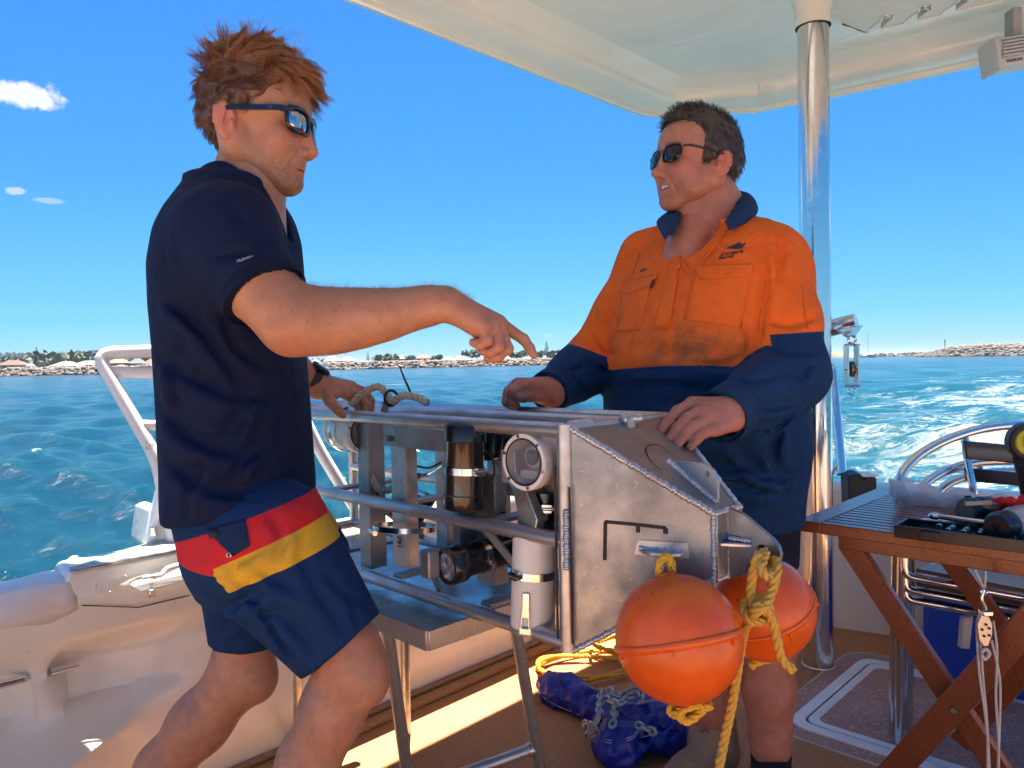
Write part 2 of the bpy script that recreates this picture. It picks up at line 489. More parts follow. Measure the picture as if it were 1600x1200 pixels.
# inner bulwark path, port side first, round the corner and along the transom
path = []
for i in range(0, 170): path.append((-4.6+i*(4.6+.33)/170, 0.0))
for k in range(9):
    a = math.radians(k*10); path.append((.33+.27*math.sin(a)*.95, .25-.25*math.cos(a)))
t_ = .33
while t_ <= 3.55: path.append((trans_s(t_), t_)); t_ += .06
nport = 170
prof = []
for i in range(28): prof.append((0.0, i*.42/27))
prof += [(-.004, .44), (-.012, .465), (-.018, .48), (-.020, .49), (-.022, .56), (-.018, .582), (-.008, .596), (.006, .603),
         (.05, .606), (.09, .604), (.118, .597), (.132, .58), (.135, .52), (.122, .508), (.122, .47), (.14, .0), (.10, -.45), (.0, -1.3)]
def wall_off(s, z):
    """how far the port lining stands inboard (negative) at this place"""
    if z > .47: return 0.0
    q = sstep((-1.46-s)/.42)
    shelf = -.235*q*sstep((.285-z)/.035)
    rec = .075*sstep((-1.36-s)/.25)*sstep((z-.285)/.03)*sstep((.455-z)/.05)
    pill = sstep((.05-abs(s+1.70+0.12*(z-.3)))/.022)
    rec *= (1-pill*.95)
    bul = -.016*math.sin(min(1, z/.42)*math.pi)
    return shelf+rec+bul
mb = MB(); npf = len(prof)
for i, (s, t) in enumerate(path):
    a = path[max(0, i-1)]; b = path[min(len(path)-1, i+1)]
    ds, dt = b[0]-a[0], b[1]-a[1]; L = math.hypot(ds, dt); ds /= L; dt /= L
    for (o, z) in prof:
        if i < nport: o = o+wall_off(s, z)*sstep((s+4.4)/.3)
        zz = z if z < .1 else z*(1 if s < .2 else 1-.045*sstep((s-.2)/.3))
        p = B(s+dt*o, t-ds*o, zz)
        mb.v.append(tuple(p))
for i in range(len(path)-1):
    for k in range(npf-1):
        a = i*npf+k; mb.f.append((a, a+npf, a+npf+1, a+1))
mb.build('hull', M_gel_in, smooth=50, kind='structure')
# teak coving strip along the foot of the bulwark
M_teak = NT('teak_trim')
_g = M_teak.noise(30, 6, .6, vec=M_teak.mapping((.4, 9, 9), (0, 0, -.81)))
M_teak.set(Base_Color=M_teak.ramp(_g, [(.3, (.20, .085, .025)), (.7, (.48, .25, .09))]), Roughness=.45); M_teak = M_teak.m
M_black = plain('black_sealant', (.02, .018, .016), .6)
tr = thing('teak_trim', 'long varnished teak strip at the foot of the port bulwark', 'trim', B(-1, .03, 0))
for t0, t1, h in ((.004, .03, .026), (.036, .075, .018)):
    m = MB(); m.prism([B(-4.2, t0, 0), B(.42, t0, 0), B(.42, t1, 0), B(-4.2, t1, 0)], (0, 0, h)); m.build('teak_strip', M_teak, tr, bevel=.003)
m = MB(); m.prism([B(-4.2, .0305, 0), B(.42, .0305, 0), B(.42, .0355, 0), B(-4.2, .0355, 0)], (0, 0, .014)); m.build('seam', M_black, tr)

# deck
m = MB(); pts = [B(s, t, 0) for s, t in path[3:]]+[B(trans_s(3.5), 3.7, 0), B(-4.4, 3.7, 0)]
m.add([p+Vector((0, 0, 0)) for p in pts], [tuple(range(len(pts)))])
n0 = len(m.v)
dk = m.build('deck', M_carpet, kind='structure', smooth=None)
if dk.data.polygons[0].normal.z < 0: dk.data.flip_normals()
m = MB(); m.prism([B(-7.4, -.1, -.02), B(-4.4, -.1, -.02), B(-4.4, 3.9, -.02), B(-7.4, 3.9, -.02)], (0, 0, .35))
m.build('bounce_foredeck', M_gel, kind='structure', bevel=.03)  # unseen white slab, added so its sunlit top bounces fill into the cockpit
# starboard bulwark
m = MB()
m.prism([B(-4.6, 3.7, 0), B(.7, 3.6, 0), B(.7, 3.85, 0), B(-4.6, 3.95, 0)], (0, 0, .63)); m.build('starboard_bulwark', M_gel, kind='structure', bevel=.04)
m = MB()
m.prism([B(-7.4, -.3, -.85), B(-4.55, -.25, -.85), B(-4.55, 3.9, -.85), B(-7.4, 3.9, -.85)], (0, 0, .82)); m.build('bow', M_gel, kind='structure', bevel=.04)

# hard top
rp = []
for i in range(60):
    _s = -2.35+i*(2.35+.84)/60; rp.append((_s, -.16-.42*sstep((-1.15-_s)/.28)))
for k in range(1, 12):
    a = math.radians(k*7.2); rp.append((.84+.35*math.sin(a), .19-.35*math.cos(a)))
t_ = .24
def roof_s(t): return 1.455-.26*((t-1.9)/2.1)**2
while t_ < 1.95: rp.append((roof_s(t_), t_)); t_ += .08
for k in range(1, 12):
    a = math.radians(90+k*7.2); rp.append((1.10+.35*math.sin(a), 1.92-.35*math.cos(a)))
rp += [(.3, 2.27), (-.5, 2.27), (-1.3, 2.27), (-1.36, 2.22), (-1.38, 1.6), (-2.28, 1.22), (-2.35, 1.1)]  # unseen starboard and forward edges, cut back so sunlit deck gives fill
rprof = [(.06, 2.42), (.0, 2.37), (-.004, 2.31), (.0, 2.262), (.008, 2.25), (.028, 2.247), (.036, 2.252), (.04, 2.268), (.165, 2.274),
         (.176, 2.283), (.18, 2.30), (.185, 2.312), (.20, 2.325), (.255, 2.345), (.27, 2.352)]
mb = MB(); nr = len(rp)
for i, (s, t) in enumerate(rp):
    a = rp[i-1] if i else (rp[0][0]-.1, rp[0][1]); b = rp[i+1] if i < nr-1 else (rp[-1][0]-.1, rp[-1][1])
    ds, dt = b[0]-a[0], b[1]-a[1]; L = math.hypot(ds, dt); ds /= L; dt /= L
    for (o, z) in rprof: mb.v.append(tuple(B(s-dt*o, t+ds*o, z)))
k = len(rprof)
for i in range(nr-1):
    for j in range(k-1):
        a = i*k+j; mb.f.append((a, a+1, a+k+1, a+k))
mb.f.append(tuple(i*k+k-1 for i in range(nr)))
mb.f.append(tuple(i*k for i in range(nr-1, -1, -1)))
mb.f.append(tuple([j for j in range(k)]+[(nr-1)*k+j for j in range(k-1, -1, -1)]))
hard = thing('boat_hardtop', 'glossy white moulded hard top roof over the cockpit', 'roof', B(-1, 1.9, 2.3))
mb.build('roof_moulding', M_roof, hard, smooth=40)
# moulded sleeve round the head of the post
pp = B(.43, .875, 0)
prf = [(.058, 2.20), (.0585, 2.235), (.062, 2.27), (.072, 2.315), (.10, 2.345), (.14, 2.356)]
MB().lathe((pp.x, pp.y, 0), (0, 0, 1), prf, 40).build('post_sleeve', M_roof, hard, smooth=60)
# rod rack under the roof: a board with hooked notches
def rack():
    z0 = 2.335
    o = G(1330, 2, z0)
    a = G(1356, 46, z0-.03)
    # board hangs below the ceiling, running towards starboard
    d = (G(1500, 12, z0)-G(1356, 46, z0)); d.z = 0; d.normalize()
    e = Vector((-d.y, d.x, 0))
    if e.y > 0: e = -e
    p0 = G(1352, 46, z0); q = []
    def q_(u, v): return p0+d*u+e*v
    W = .40
    poly = [q_(0, 0), q_(.008, -.004), q_(.016, .0)]
    u = .016
    for i in range(3):
        poly += [q_(u+.004, .03), q_(u+.05, .085), q_(u+.055, .12), q_(u+.066, .13), q_(u+.075, .115), q_(u+.07, .09),
                 q_(u+.078, .08), q_(u+.082, .1), q_(u+.09, .105)]
        # hook finger of board returning to front edge
        poly += [q_(u+.093, .085), q_(u+.04, .012), q_(u+.045, .002), q_(u+.115, .002)]
        u += .123
    poly += [q_(u+.05, 0), q_(u+.1, .4), q_(-.09, .4), q_(-.06, .14)]
    return poly
M_rack = plain('painted_board', (.70, .66, .56), .35, var=.1)
mr = thing('rod_rack', 'cream notched board fixed under the roof near the lamp', 'rack', G(1420, 10, 2.33))
mm = MB(); poly = rack(); mm.prism([p-Vector((0, 0, .012)) for p in poly], (0, 0, .02)); mm.build('notched_board', M_rack, mr, smooth=None)
M_rim = plain('white_paint', (.80, .79, .75), .3, var=.05)
mm = MB(); mm.tube([p-Vector((0, 0, .013)) for p in poly], .0035, 6, closed=True); mm.build('edge_bead', M_rim, mr)
M_steel = chrome()
# flood lamp at the edge of the roof
lm = thing('flood_lamp', 'grey finned flood lamp mounted at the roof edge, top right corner', 'lamp', P(1590, 90, 2.75))
M_lampg = plain('lamp_casting', (.62, .62, .62), .45, var=.1)
D = 2.75
lf = (P(1760, 55, D+.0)-P(1545, 92, D)).normalized(); lu = Vector((0, 0, 1)); lback = lf.cross(lu).normalized()
if lback.y < 0: lback = -lback
cen = P(1545, 92, D)+lf*.27
mm = MB(); mm.obox(cen, (lf, lback, lf.cross(lback)), (.262, .05, .050)); mm.build('lamp_body', M_lampg, lm, bevel=.012)
for i in range(6):
    mm = MB(); mm.obox(cen+Vector((0, 0, .044-.012*i))-lback*.055, (lf, lback, lf.cross(lback)), (.255, .008, .003)); mm.build('fin', plain('fin_grey', (.55, .55, .56), .4, var=.05) if i == 0 else bpy.data.materials['fin_grey'], lm)
mm = MB(); mm.obox(cen-lf*.266, (lf, lback, lf.cross(lback)), (.008, .055, .058)); mm.build('end_cap', M_lampg, lm, bevel=.006)
mm = MB(); mm.beam(cen-lf*.18+Vector((0, 0, .06)), cen-lf*.18+Vector((0, 0, .16)), .05, .03, lf); mm.build('bracket', plain('bracket_grey', (.4, .4, .4), .5), lm)
def text_mesh(body, size, extrude=.0004, font_shear=0, space=1.0):
    c = bpy.data.curves.new('text', 'FONT'); c.body = body; c.size = size; c.extrude = extrude; c.shear = font_shear
    c.space_character = space; c.resolution_u = 3; c.offset = size*.012
    o = bpy.data.objects.new('text', c); SC.collection.objects.link(o)
    bpy.context.view_layer.update()
    me = bpy.data.meshes.new_from_object(o.evaluated_get(bpy.context.evaluated_depsgraph_get()))
    bpy.data.objects.remove(o); bpy.data.curves.remove(c); return me
def place_text(body, size, origin, xd, yd, mat, parent, name='lettering', target=None, **k):
    me = text_mesh(body, size, **k); xd = Vector(xd).normalized(); yd = Vector(yd); yd = (yd-xd*yd.dot(xd)).normalized(); zd = xd.cross(yd)
    for v in me.vertices:
        p = Vector(origin)+xd*v.co.x+yd*v.co.y
        off = v.co.z+.0012
        if target is not None:
            hit = target.ray_cast(p+zd*.12, -zd)
            if hit[0] is not None: v.co = hit[0]+zd*(v.co.z+.0012); continue
        v.co = p+zd*off
    me.update(); me.materials.clear()
    return _link(name, me, mat, parent)
M_ink = plain('dark_ink', (.02, .02, .045), .5, var=.1)
place_text('NARVA', .0165, cen-lf*.238-lback*.052+Vector((0, 0, -.040)), lf, (0, 0, 1), M_ink, lm, space=1.1)

# stainless post
post = thing('stainless_post', 'thick polished stainless post standing on the deck and holding the roof', 'post', (pp.x, pp.y, 0))
MB().cyl((pp.x, pp.y, 0.002), (pp.x, pp.y, 2.25), .051, 48).build('tube', M_steel, post)
MB().lathe((pp.x, pp.y, 0), (0, 0, 1), [(.0, .0), (.056, .0), (.056, .006), (.0512, .008)], 48).build('foot_ring', M_steel, post)
MB().torus((pp.x, pp.y, 2.2365), (0, 0, 1), .0565, .0022, 40, 6).build('seal_ring', plain('rust_sealant', (.22, .11, .05), .7), post)

# deck hatch with white frames
def rrect(s0, s1, t0, t1, r, n=6):
    out = []
    for cs, ct, a0 in ((s1-r, t1-r, 0), (s0+r, t1-r, 90), (s0+r, t0+r, 180), (s1-r, t0+r, 270)):
        for k in range(n+1):
            a = math.radians(a0+90*k/n); out.append((cs+r*math.cos(a), ct+r*math.sin(a)))
    return out
def ringmesh(outer, inner, z, h):
    m = MB(); n = len(outer)
    for (s, t) in outer: m.v.append(tuple(B(s, t, z+h)))
    for (s, t) in inner: m.v.append(tuple(B(s, t, z+h)))
    for (s, t) in outer: m.v.append(tuple(B(s, t, z-.002)))
    for (s, t) in inner: m.v.append(tuple(B(s, t, z-.002)))
    for i in range(n):
        j = (i+1) % n
        m.f += [(i, j, n+j, n+i)[::-1], (i, 2*n+i, 2*n+j, j)[::-1], (n+i, n+j, 3*n+j, 3*n+i)[::-1]]
    return m
def st(p): q = Vector((p.x-.12, p.y-2.9)); return q.dot(U2), q.dot(N2)
c1 = st(G(1243, 1137, 0)); c2 = st(G(1325, 1033, 0)); c3 = st(G(1438, 1050, 0)); c4 = st(G(1480, 1192, 0))
hs0, hs1 = -.62, .28
ht0, ht1 = .98, 2.6
M_white = plain('white_frame', (.86, .87, .86), .35, var=.12)
M_caulk = plain('worn_caulk', (.60, .54, .46), .8, var=.3)
def hatch():
    s1 = (c1[0]+c4[0])/2; s0 = s1
    lo = min(c1[0], c4[0]); hi = max(c2[0], c3[0]); tl = (c1[1]+c2[1])/2
    h = thing('deck_hatch', 'locker hatch with double white frame and reddish speckled lid in the deck', 'hatch', B((lo+hi)/2, tl+.5, 0))
    e = .0
    R = [rrect(lo-.05+e, hi+.05-e, tl-.05+e, tl+1.35-e, .09-e)]
    ringmesh(rrect(lo-.062, hi+.062, tl-.062, tl+1.412, .10), rrect(lo-.056, hi+.056, tl-.056, tl+1.406, .094), .002, .002).build('caulk_line', M_caulk, h, smooth=None)
    ringmesh(rrect(lo-.056, hi+.056, tl-.056, tl+1.406, .094), rrect(lo, hi, tl, tl+1.35, .06), .0, .0025).build('nonskid_border', M_hatchc, h, smooth=None)
    ringmesh(rrect(lo, hi, tl, tl+1.35, .06), rrect(lo+.034, hi-.034, tl+.034, tl+1.316, .04), .0, .007).build('outer_frame', M_white, h, smooth=None)
    ringmesh(rrect(lo+.034, hi-.034, tl+.034, tl+1.316, .04), rrect(lo+.041, hi-.041, tl+.041, tl+1.309, .035), .0, .003).build('gap', M_black, h, smooth=None)
    ringmesh(rrect(lo+.041, hi-.041, tl+.041, tl+1.309, .035), rrect(lo+.066, hi-.066, tl+.066, tl+1.284, .03), .0, .008).build('lid_frame', M_white, h, smooth=None)
    m = MB(); q = rrect(lo+.066, hi-.066, tl+.066, tl+1.284, .03)
    m.add([B(s, t, .0065) for s, t in q], [tuple(range(len(q)))]); o = m.build('lid', M_hatchc, h, smooth=None)
    if o.data.polygons[0].normal.z < 0: o.data.flip_normals()
hatch()
print('hatch', c1, c2, c3, c4)
# ------------------------------------------------------------------ coast
def W(px, Y, z=0.0):
    """ground position on the sight line of image column px at distance Y"""
    return Vector(((px-800)/FPX*Y, Y, z))
def far_z(px, py, Y):
    hor = 566-.020*(px-800)
    return CAMH+(hor-py)/FPX*Y
M_rock = NT('breakwater_rock')
_a = M_rock.attr('tone'); _n = M_rock.noise(.9, 4, .6)
M_rock.set(Base_Color=M_rock.mix(M_rock.ramp(_n, [(.35, 0.), (.7, .45)]), M_rock.ramp(_a, [(0, (.06, .055, .055)), (.35, (.10, .086, .076)), (.6, (.17, .115, .078)), (.8, (.145, .128, .112)), (1, (.22, .185, .15))]), (.16, .12, .09)), Roughness=.9)
M_rock = M_rock.m
def rocks(name, label, pts_fn, n, size, seed, dark_low=0.0, zrange=(0, 1)):
    r = np.random.default_rng(seed)
    bm = bmesh.new(); bmesh.ops.create_icosphere(bm, subdivisions=1, radius=1)
    base = np.array([v.co[:] for v in bm.verts]); bf = np.array([[v.index for v in f.verts] for f in bm.faces]); bm.free()
    V = []; F_ = []; A = []
    for i in range(n):
        c = pts_fn(r)
        s = size*r.uniform(.55, 1.35)*np.array([r.uniform(.8, 1.4), r.uniform(.7, 1.2), r.uniform(.55, .95)])
        q = base*(1+r.uniform(-.28, .28, (len(base), 1)))
        a, b = r.uniform(0, 6.28), r.uniform(-.5, .5)
        Rz = np.array([[math.cos(a), -math.sin(a), 0], [math.sin(a), math.cos(a), 0], [0, 0, 1]])
        Rx = np.array([[1, 0, 0], [0, math.cos(b), -math.sin(b)], [0, math.sin(b), math.cos(b)]])
        q = (q*s)@Rx.T@Rz.T+np.array(c)
        F_.append(bf+len(base)*i); V.append(q)
        tone = r.uniform(0, 1)**.8
        if dark_low and c[2] < SEA+dark_low: tone *= .28
        A.append(np.full(len(base), tone))
    o = npmesh(name, np.concatenate(V), np.concatenate(F_), M_rock, attrs={'tone': np.concatenate(A)}, smooth=0, kind='stuff')
    return setp(o, label, 'breakwater')
def line_pts(pl, h, slope):
    """pl: list of (px, Y, top pixel height) along the wall; returns a sampler on its seaward face and crown"""
    P_ = [(W(a, b), c) for a, b, c in pl]
    L = [0]
    for i in range(len(P_)-1): L.append(L[-1]+(P_[i+1][0]-P_[i][0]).length)
    def f(r):
        u = r.uniform(0, L[-1]); i = max(k for k in range(len(L)-1) if L[k] <= u)
        t = (u-L[i])/(L[i+1]-L[i]); p = P_[i][0].lerp(P_[i+1][0], t); H = P_[i][1]*(1-t)+P_[i+1][1]*t
        d = (P_[i+1][0]-P_[i][0]).normalized(); n = Vector((d.y, -d.x, 0))
        v = r.uniform(0, 1.25)
        z = SEA-.3+(H-SEA)*min(1, v)
        off = -(min(1, v))*slope*(H-SEA)-max(0, v-1)*12+r.normal(0, .5)
        q = p+n*(-off if False else off)
        return (q.x, q.y, z)
    return f
rocks('rock_breakwater', 'long pale boulder breakwater on the left in front of the houses',
      line_pts([(-700, 250, 2.6), (-250, 300, 2.6), (0, 322, 2.5), (240, 322, 2.4), (500, 330, 2.2), (640, 345, 2.2), (900, 375, 2.3), (1010, 395, 1.8)], 1, 1.3), 7500, 1.15, 3)
rocks('rock_breakwater', 'dark based boulder breakwater with pale crown and a beacon on the far right',
      line_pts([(1432, 470, -.3), (1448, 445, 2.0), (1470, 425, 4.6), (1530, 400, 5.0), (1572, 385, 4.9), (1600, 372, 3.6), (1625, 360, 1.0)], 1, 1.2), 2300, 1.35, 5, dark_low=3.2)
rocks('rock_groyne', 'low pale stone groyne far behind the catamaran', line_pts([(1340, 700, 1.6), (1400, 700, 2.4), (1480, 640, 2.6), (1700, 600, 3)], 1, 1.2), 900, 1.3, 9)
# land behind the left breakwater
M_land = NT('scrub_land')
_n = M_land.noise(.05, 6, .65); _n2 = M_land.noise(.6, 4, .6)
M_land.set(Base_Color=M_land.mix(_n2, M_land.ramp(_n, [(.38, (.085, .10, .045)), (.52, (.16, .155, .085)), (.62, (.34, .29, .20))]), (.05, .075, .035)), Roughness=1.0)
M_land = M_land.m
def land(name, cols, mat, kind='structure'):
    """cols: list of (px, Yfront, zfront, [(Y,z)...])"""
    V = []; n = len(cols[0][1])
    for px, prof_ in cols:
        for (Y, z) in prof_: V.append(tuple(W(px, Y, z)))
    F_ = []
    for i in range(len(cols)-1):
        for j in range(n-1): a = i*n+j; F_.append((a, a+n, a+n+1, a+1))
    return npmesh(name, V, F_, mat, kind=kind)
cols = []
for px in range(-900, 1000, 6):
    e = sstep((1000-px)/200)
    nz = noise.noise(Vector((px*.02, 0, 1)))*1.3+noise.noise(Vector((px*.09, 3, 1)))*.6
    ridge = (18+noise.noise(Vector((px*.007, 5, 2)))*7+nz)*sstep((520-px)/420)+3.0*e
    if px < -100: ridge += 3
    cols.append((px, [(332+.13*max(0, px-500), SEA-2.5), (344+.13*max(0, px-500), 1.6*e), (425, 2.6*e+nz*.3), (560, (3.5+nz*.8)*e+ridge*.15), (900, ridge), (1300, ridge*.8), (1600, -2)]))
land('shore_land', cols, M_land)
cols = []
for px in range(1240, 1352, 4):
    h = 5.2*math.exp(-((px-1292)/28)**2)+1.0+noise.noise(Vector((px*.08, 9, 1)))*.5
    if px > 1335: h *= (1352-px)/17
    cols.append((px, [(640, SEA-.3), (652, h*.55), (675, h), (760, h*.7), (800, -1)]))
land('sand_spit', cols, M_land)

# trees
M_leaf = {}
for k, c in {'olive': (.085, .10, .05), 'green': (.05, .08, .045), 'grey': (.075, .095, .085), 'pine': (.035, .06, .035)}.items():
    t = NT('foliage_'+k); a = t.attr('tone')
    t.set(Base_Color=t.mix(a, tuple(q*.6 for q in c), tuple(q*1.5 for q in c)), Roughness=.8); M_leaf[k] = t.m
M_bark = plain('bark', (.14, .10, .07), .9)
def bush(name, label, px, Y, zb, w, h, mat, cat='tree', group=None, seed=0, n=420, trunk=True):
    r = np.random.default_rng(seed+int(px))
    o = W(px, Y, zb); root = thing(name, label, cat, o, group)
    cl = [(r.uniform(-.5, .5)*w*.75, r.uniform(-.3, .3)*w, h*r.uniform(.35, .8), r.uniform(.18, .32)*w) for _ in range(9)]
    V = []; F_ = []; A = []
    for i in range(n):
        c = cl[r.integers(len(cl))]; d = r.normal(0, 1, 3); d /= np.linalg.norm(d)
        q = np.array([c[0], c[1], c[2]])+d*c[3]*r.uniform(.55, 1.05)*np.array([1, 1, min(1, h*.9/w)])
        q[2] = max(.1, q[2]); e1 = r.normal(0, 1, 3); e1 /= np.linalg.norm(e1); e2 = np.cross(e1, r.normal(0, 1, 3)); e2 /= np.linalg.norm(e2)
        s = .075*w*r.uniform(.6, 1.4); k = len(V)
        V += [q-e1*s, q+e2*s*.7, q+e1*s, q-e2*s*.7]; F_.append((k, k+1, k+2, k+3)); A += [r.uniform(0, 1)]*4
    V = np.array(V)+np.array(o)
    npmesh('crown', V, F_, mat, root, attrs={'tone': A}, smooth=0)
    if trunk: MB().cyl(o-Vector((0, 0, .5)), o+Vector((0, 0, h*.6)), w*.03, 6, w*.015).build('trunk', M_bark, root)
    return root
def norfolk(px, Y, zb, h, label):
    r = np.random.default_rng(int(px)); o = W(px, Y, zb); root = thing('norfolk_pine', label, 'tree', o, 'norfolk pines on the shore')
    MB().cyl(o-Vector((0, 0, 1)), o+Vector((0, 0, h)), h*.018, 6, h*.004).build('trunk', M_bark, root)
    V = []; F_ = []; A = []
    for i in range(15):
        z = h*(.16+.83*(i/14)); L = h*.19*(1-i/15.5)+h*.012
        for k in range(8):
            a = k*math.pi/4+i*.4+r.uniform(-.2, .2); d = np.array([math.cos(a), math.sin(a), .12+r.uniform(-.06, .1)]); LL = L*r.uniform(.75, 1.15)
            w = np.array([-d[1], d[0], 0])*h*.016
            p0 = np.array([0, 0, z])
            for f in (.35, .7, 1.0):
                c = p0+d*LL*f; b = len(V); dz = np.array([0, 0, h*.014])
                V += [c-w-d*LL*.16, c+w-d*LL*.16, c+w+dz, c-w+dz]; F_.append((b, b+1, b+2, b+3))
                b = len(V); V += [c-d*LL*.18-dz, c+d*LL*.12-dz*.4, c+d*LL*.12+dz, c-d*LL*.18+dz]; F_.append((b, b+1, b+2, b+3)); A += [r.uniform(0, 1)]*8
    npmesh('crown', np.array(V)+np.array(o), F_, M_leaf['pine'], root, attrs={'tone': A}, smooth=0)
norfolk(59, 420, 3, 11.5, 'tall tiered norfolk pine standing above the houses at the far left')
norfolk(855, 430, 3, 9.5, 'tiered norfolk pine standing alone right of the pointing finger')
norfolk(576, 430, 3, 5.5, 'small dark pine between the pale roofs under the forearm')
for px, Y, w, h, k, lb in ((92, 430, 26, 9.5, 'olive', 'broad olive green tree behind the white roofs at far left'),
                           (60, 405, 9, 4.5, 'grey', 'grey green bush below the tall pine at far left'),
                           (196, 430, 8, 6, 'grey', 'dark bush between the houses behind the white rail'),
                           (598, 420, 11, 4.2, 'green', 'dark green bush right of the small pine'),
                           (614, 425, 7, 5.5, 'olive', 'light green tree left of the white roofed house'),
                           (636, 430, 9, 4.2, 'green', 'green bush in front of the white roofed house'),
                           (684, 420, 7, 4.6, 'green', 'round dark bush right of the red brick house'),
                           (738, 430, 10, 6.2, 'green', 'dark green tree directly under the curled fingers'),
                           (810, 430, 12, 5.4, 'green', 'green bush left of the pointing fingertip'),
                           (838, 440, 10, 5.0, 'olive', 'low scrub bush right of the pointing fingertip'),
                           (872, 440, 16, 4.6, 'grey', 'low grey green scrub next to the lone pine'),
                           (22, 520, 22, 9, 'grey', 'distant scrub tree above the red roof at far left'),
                           (150, 560, 30, 13, 'grey', 'distant grey scrub behind the large white roof'),
                           (215, 560, 24, 13, 'grey', 'distant grey scrub behind the orange roofs')):
    bush('tree' if h > 5 else 'bush', lb, px, Y, 2.3, w, h, M_leaf[k], cat='tree' if h > 5 else 'bush')
# low vegetation on the ridge: nobody could count it
def veg():
    r = np.random.default_rng(4); V = []; F_ = []; A = []
    for i in range(5200):
        px = r.uniform(-500, 520); Y = r.uniform(640, 940); zz = None
        e = 1.0; ridge = (18+noise.noise(Vector((px*.007, 5, 2)))*7)*sstep((520-px)/420)+3.0
        if px < -100: ridge += 3
        z0 = 3.5+ridge*.15; z = z0+(ridge-z0)*(Y-560)/340
        for k in range(4):
            c = np.array(W(px, Y, z+r.uniform(-.2, 2.2)))+r.normal(0, 1.2, 3)*np.array([1.5, 1, .5]); e1 = r.normal(0, 1, 3); e1 /= np.linalg.norm(e1); e2 = np.cross(e1, r.normal(0, 1, 3)); e2 /= np.linalg.norm(e2)
            s = r.uniform(.9, 2.2); b = len(V); V += [c-e1*s, c+e2*s*.7, c+e1*s, c-e2*s*.7]; F_.append((b, b+1, b+2, b+3)); A += [r.uniform(0, 1)]*4
    o = npmesh('ridge_scrub', V, F_, M_leaf['grey'], attrs={'tone': A}, smooth=0, kind='stuff'); setp(o, 'grey green scrub covering the far ridge on the left', 'scrub')
veg()
# houses
ROOF = {k: plain('roof_'+k, tuple(q*.45 for q in c), .7 if k != 'white' else .45, var=.15, scale=.5) for k, c in {'red': (.42, .12, .07), 'orange': (.55, .20, .10), 'white': (.72, .73, .74), 'yellow': (.62, .50, .30), 'grey': (.30, .31, .33), 'blue': (.16, .24, .36)}.items()}
WALL = {k: plain('wall_'+k, tuple(q*.6 for q in c), .8, var=.12, scale=.5) for k, c in {'cream': (.52, .44, .33), 'white': (.70, .69, .66), 'brick': (.36, .13, .08), 'blue': (.16, .22, .34), 'grey': (.33, .33, .34)}.items()}
M_win = plain('window_glass', (.03, .05, .07), .15)
def house(px0, px1, Y, ytop, ybase, roof, wall, label, storeys=1, pitch=.5):
    a = W(px0, Y); b = W(px1, Y); w = (b-a).length; zb = min(far_z((px0+px1)/2, ybase, Y), 3.2)-.5; zt = far_z((px0+px1)/2, ytop, Y)
    H = zt-zb; hr = H*pitch; he = H-hr; dpt = min(w*.7, 10)
    x0, x1, y0, y1 = a.x, b.x, Y, Y+dpt
    root = thing('house', label, 'house', ((x0+x1)/2, Y, zb), 'houses behind the breakwater')
    MB().obox(((x0+x1)/2, Y+dpt/2, zb+he/2), ((1, 0, 0), (0, 1, 0), (0, 0, 1)), (w/2*.94, dpt/2*.94, he/2)).build('wall', WALL[wall], root, smooth=None)
    e = zb+he; r = .32*w
    m = MB(); m.add([(x0, y0, e), (x1, y0, e), (x1, y1, e), (x0, y1, e), (x0+r, (y0+y1)/2, zt), (x1-r, (y0+y1)/2, zt)],
                    [(0, 1, 5, 4), (1, 2, 5), (2, 3, 4, 5), (3, 0, 4), (3, 2, 1, 0)])
    m.build('roof', ROOF[roof], root, smooth=None)
    n = max(2, int(w/3))
    for i in range(n):
        cx = x0+w*(i+.5)/n; ww = w/n*.28
        MB().obox((cx, Y+dpt*.03-.03, zb+he*.62), ((1, 0, 0), (0, 1, 0), (0, 0, 1)), (ww, .05, he*.2)).build('window', M_win, root, smooth=None)
for a in ((-8, 34, 380, 563, 576, 'red', 'cream', 'low house with red hip roof at the far left edge'),
          (76, 118, 385, 565, 577, 'white', 'blue', 'white roofed house with blue glazed front at far left'),
          (112, 153, 395, 563.5, 575, 'white', 'cream', 'wide house with large white hip roof left of the rail'),
          (168, 196, 395, 559, 574, 'yellow', 'brick', 'house with pale yellow roof and brick walls seen through the rail'),
          (200, 224, 400, 560, 574, 'grey', 'grey', 'grey two storey house seen through the white rail'),
          (222, 252, 395, 560, 575, 'orange', 'brick', 'orange roofed house beside the navy shirt'),
          (40, 52, 380, 567, 576, 'white', 'white', 'small white shed right of the red roof'),
          (44, 78, 440, 561, 575, 'grey', 'cream', 'weathered grey roofed house under the tall pine'),
          (-60, -16, 390, 562, 577, 'orange', 'cream', 'orange roofed house beyond the left edge'),
          (506, 531, 420, 557, 569, 'white', 'grey', 'white roofed house just above the wrist watch'),
          (486, 500, 430, 561, 570, 'white', 'cream', 'small pale house touching the navy shirt'),
          (532, 554, 425, 557.5, 568, 'white', 'cream', 'white roofed house left of the small pine'),
          (620, 634, 425, 555, 565, 'white', 'grey', 'small white topped house left of the brick house'),
          (650, 675, 415, 553.5, 565, 'red', 'brick', 'red brick two storey house under the forearm'),
          (690, 712, 425, 558, 566, 'white', 'white', 'long low white house right of the round bush'),
          (712, 730, 430, 556, 565, 'white', 'cream', 'cream house with white roof left of the curled fingers'),
          (775, 800, 430, 555, 564, 'white', 'cream', 'white roofed house between the fingers'),
          (800, 816, 440, 556, 563, 'yellow', 'cream', 'small yellow roofed house left of the fingertip')):
    house(*a)
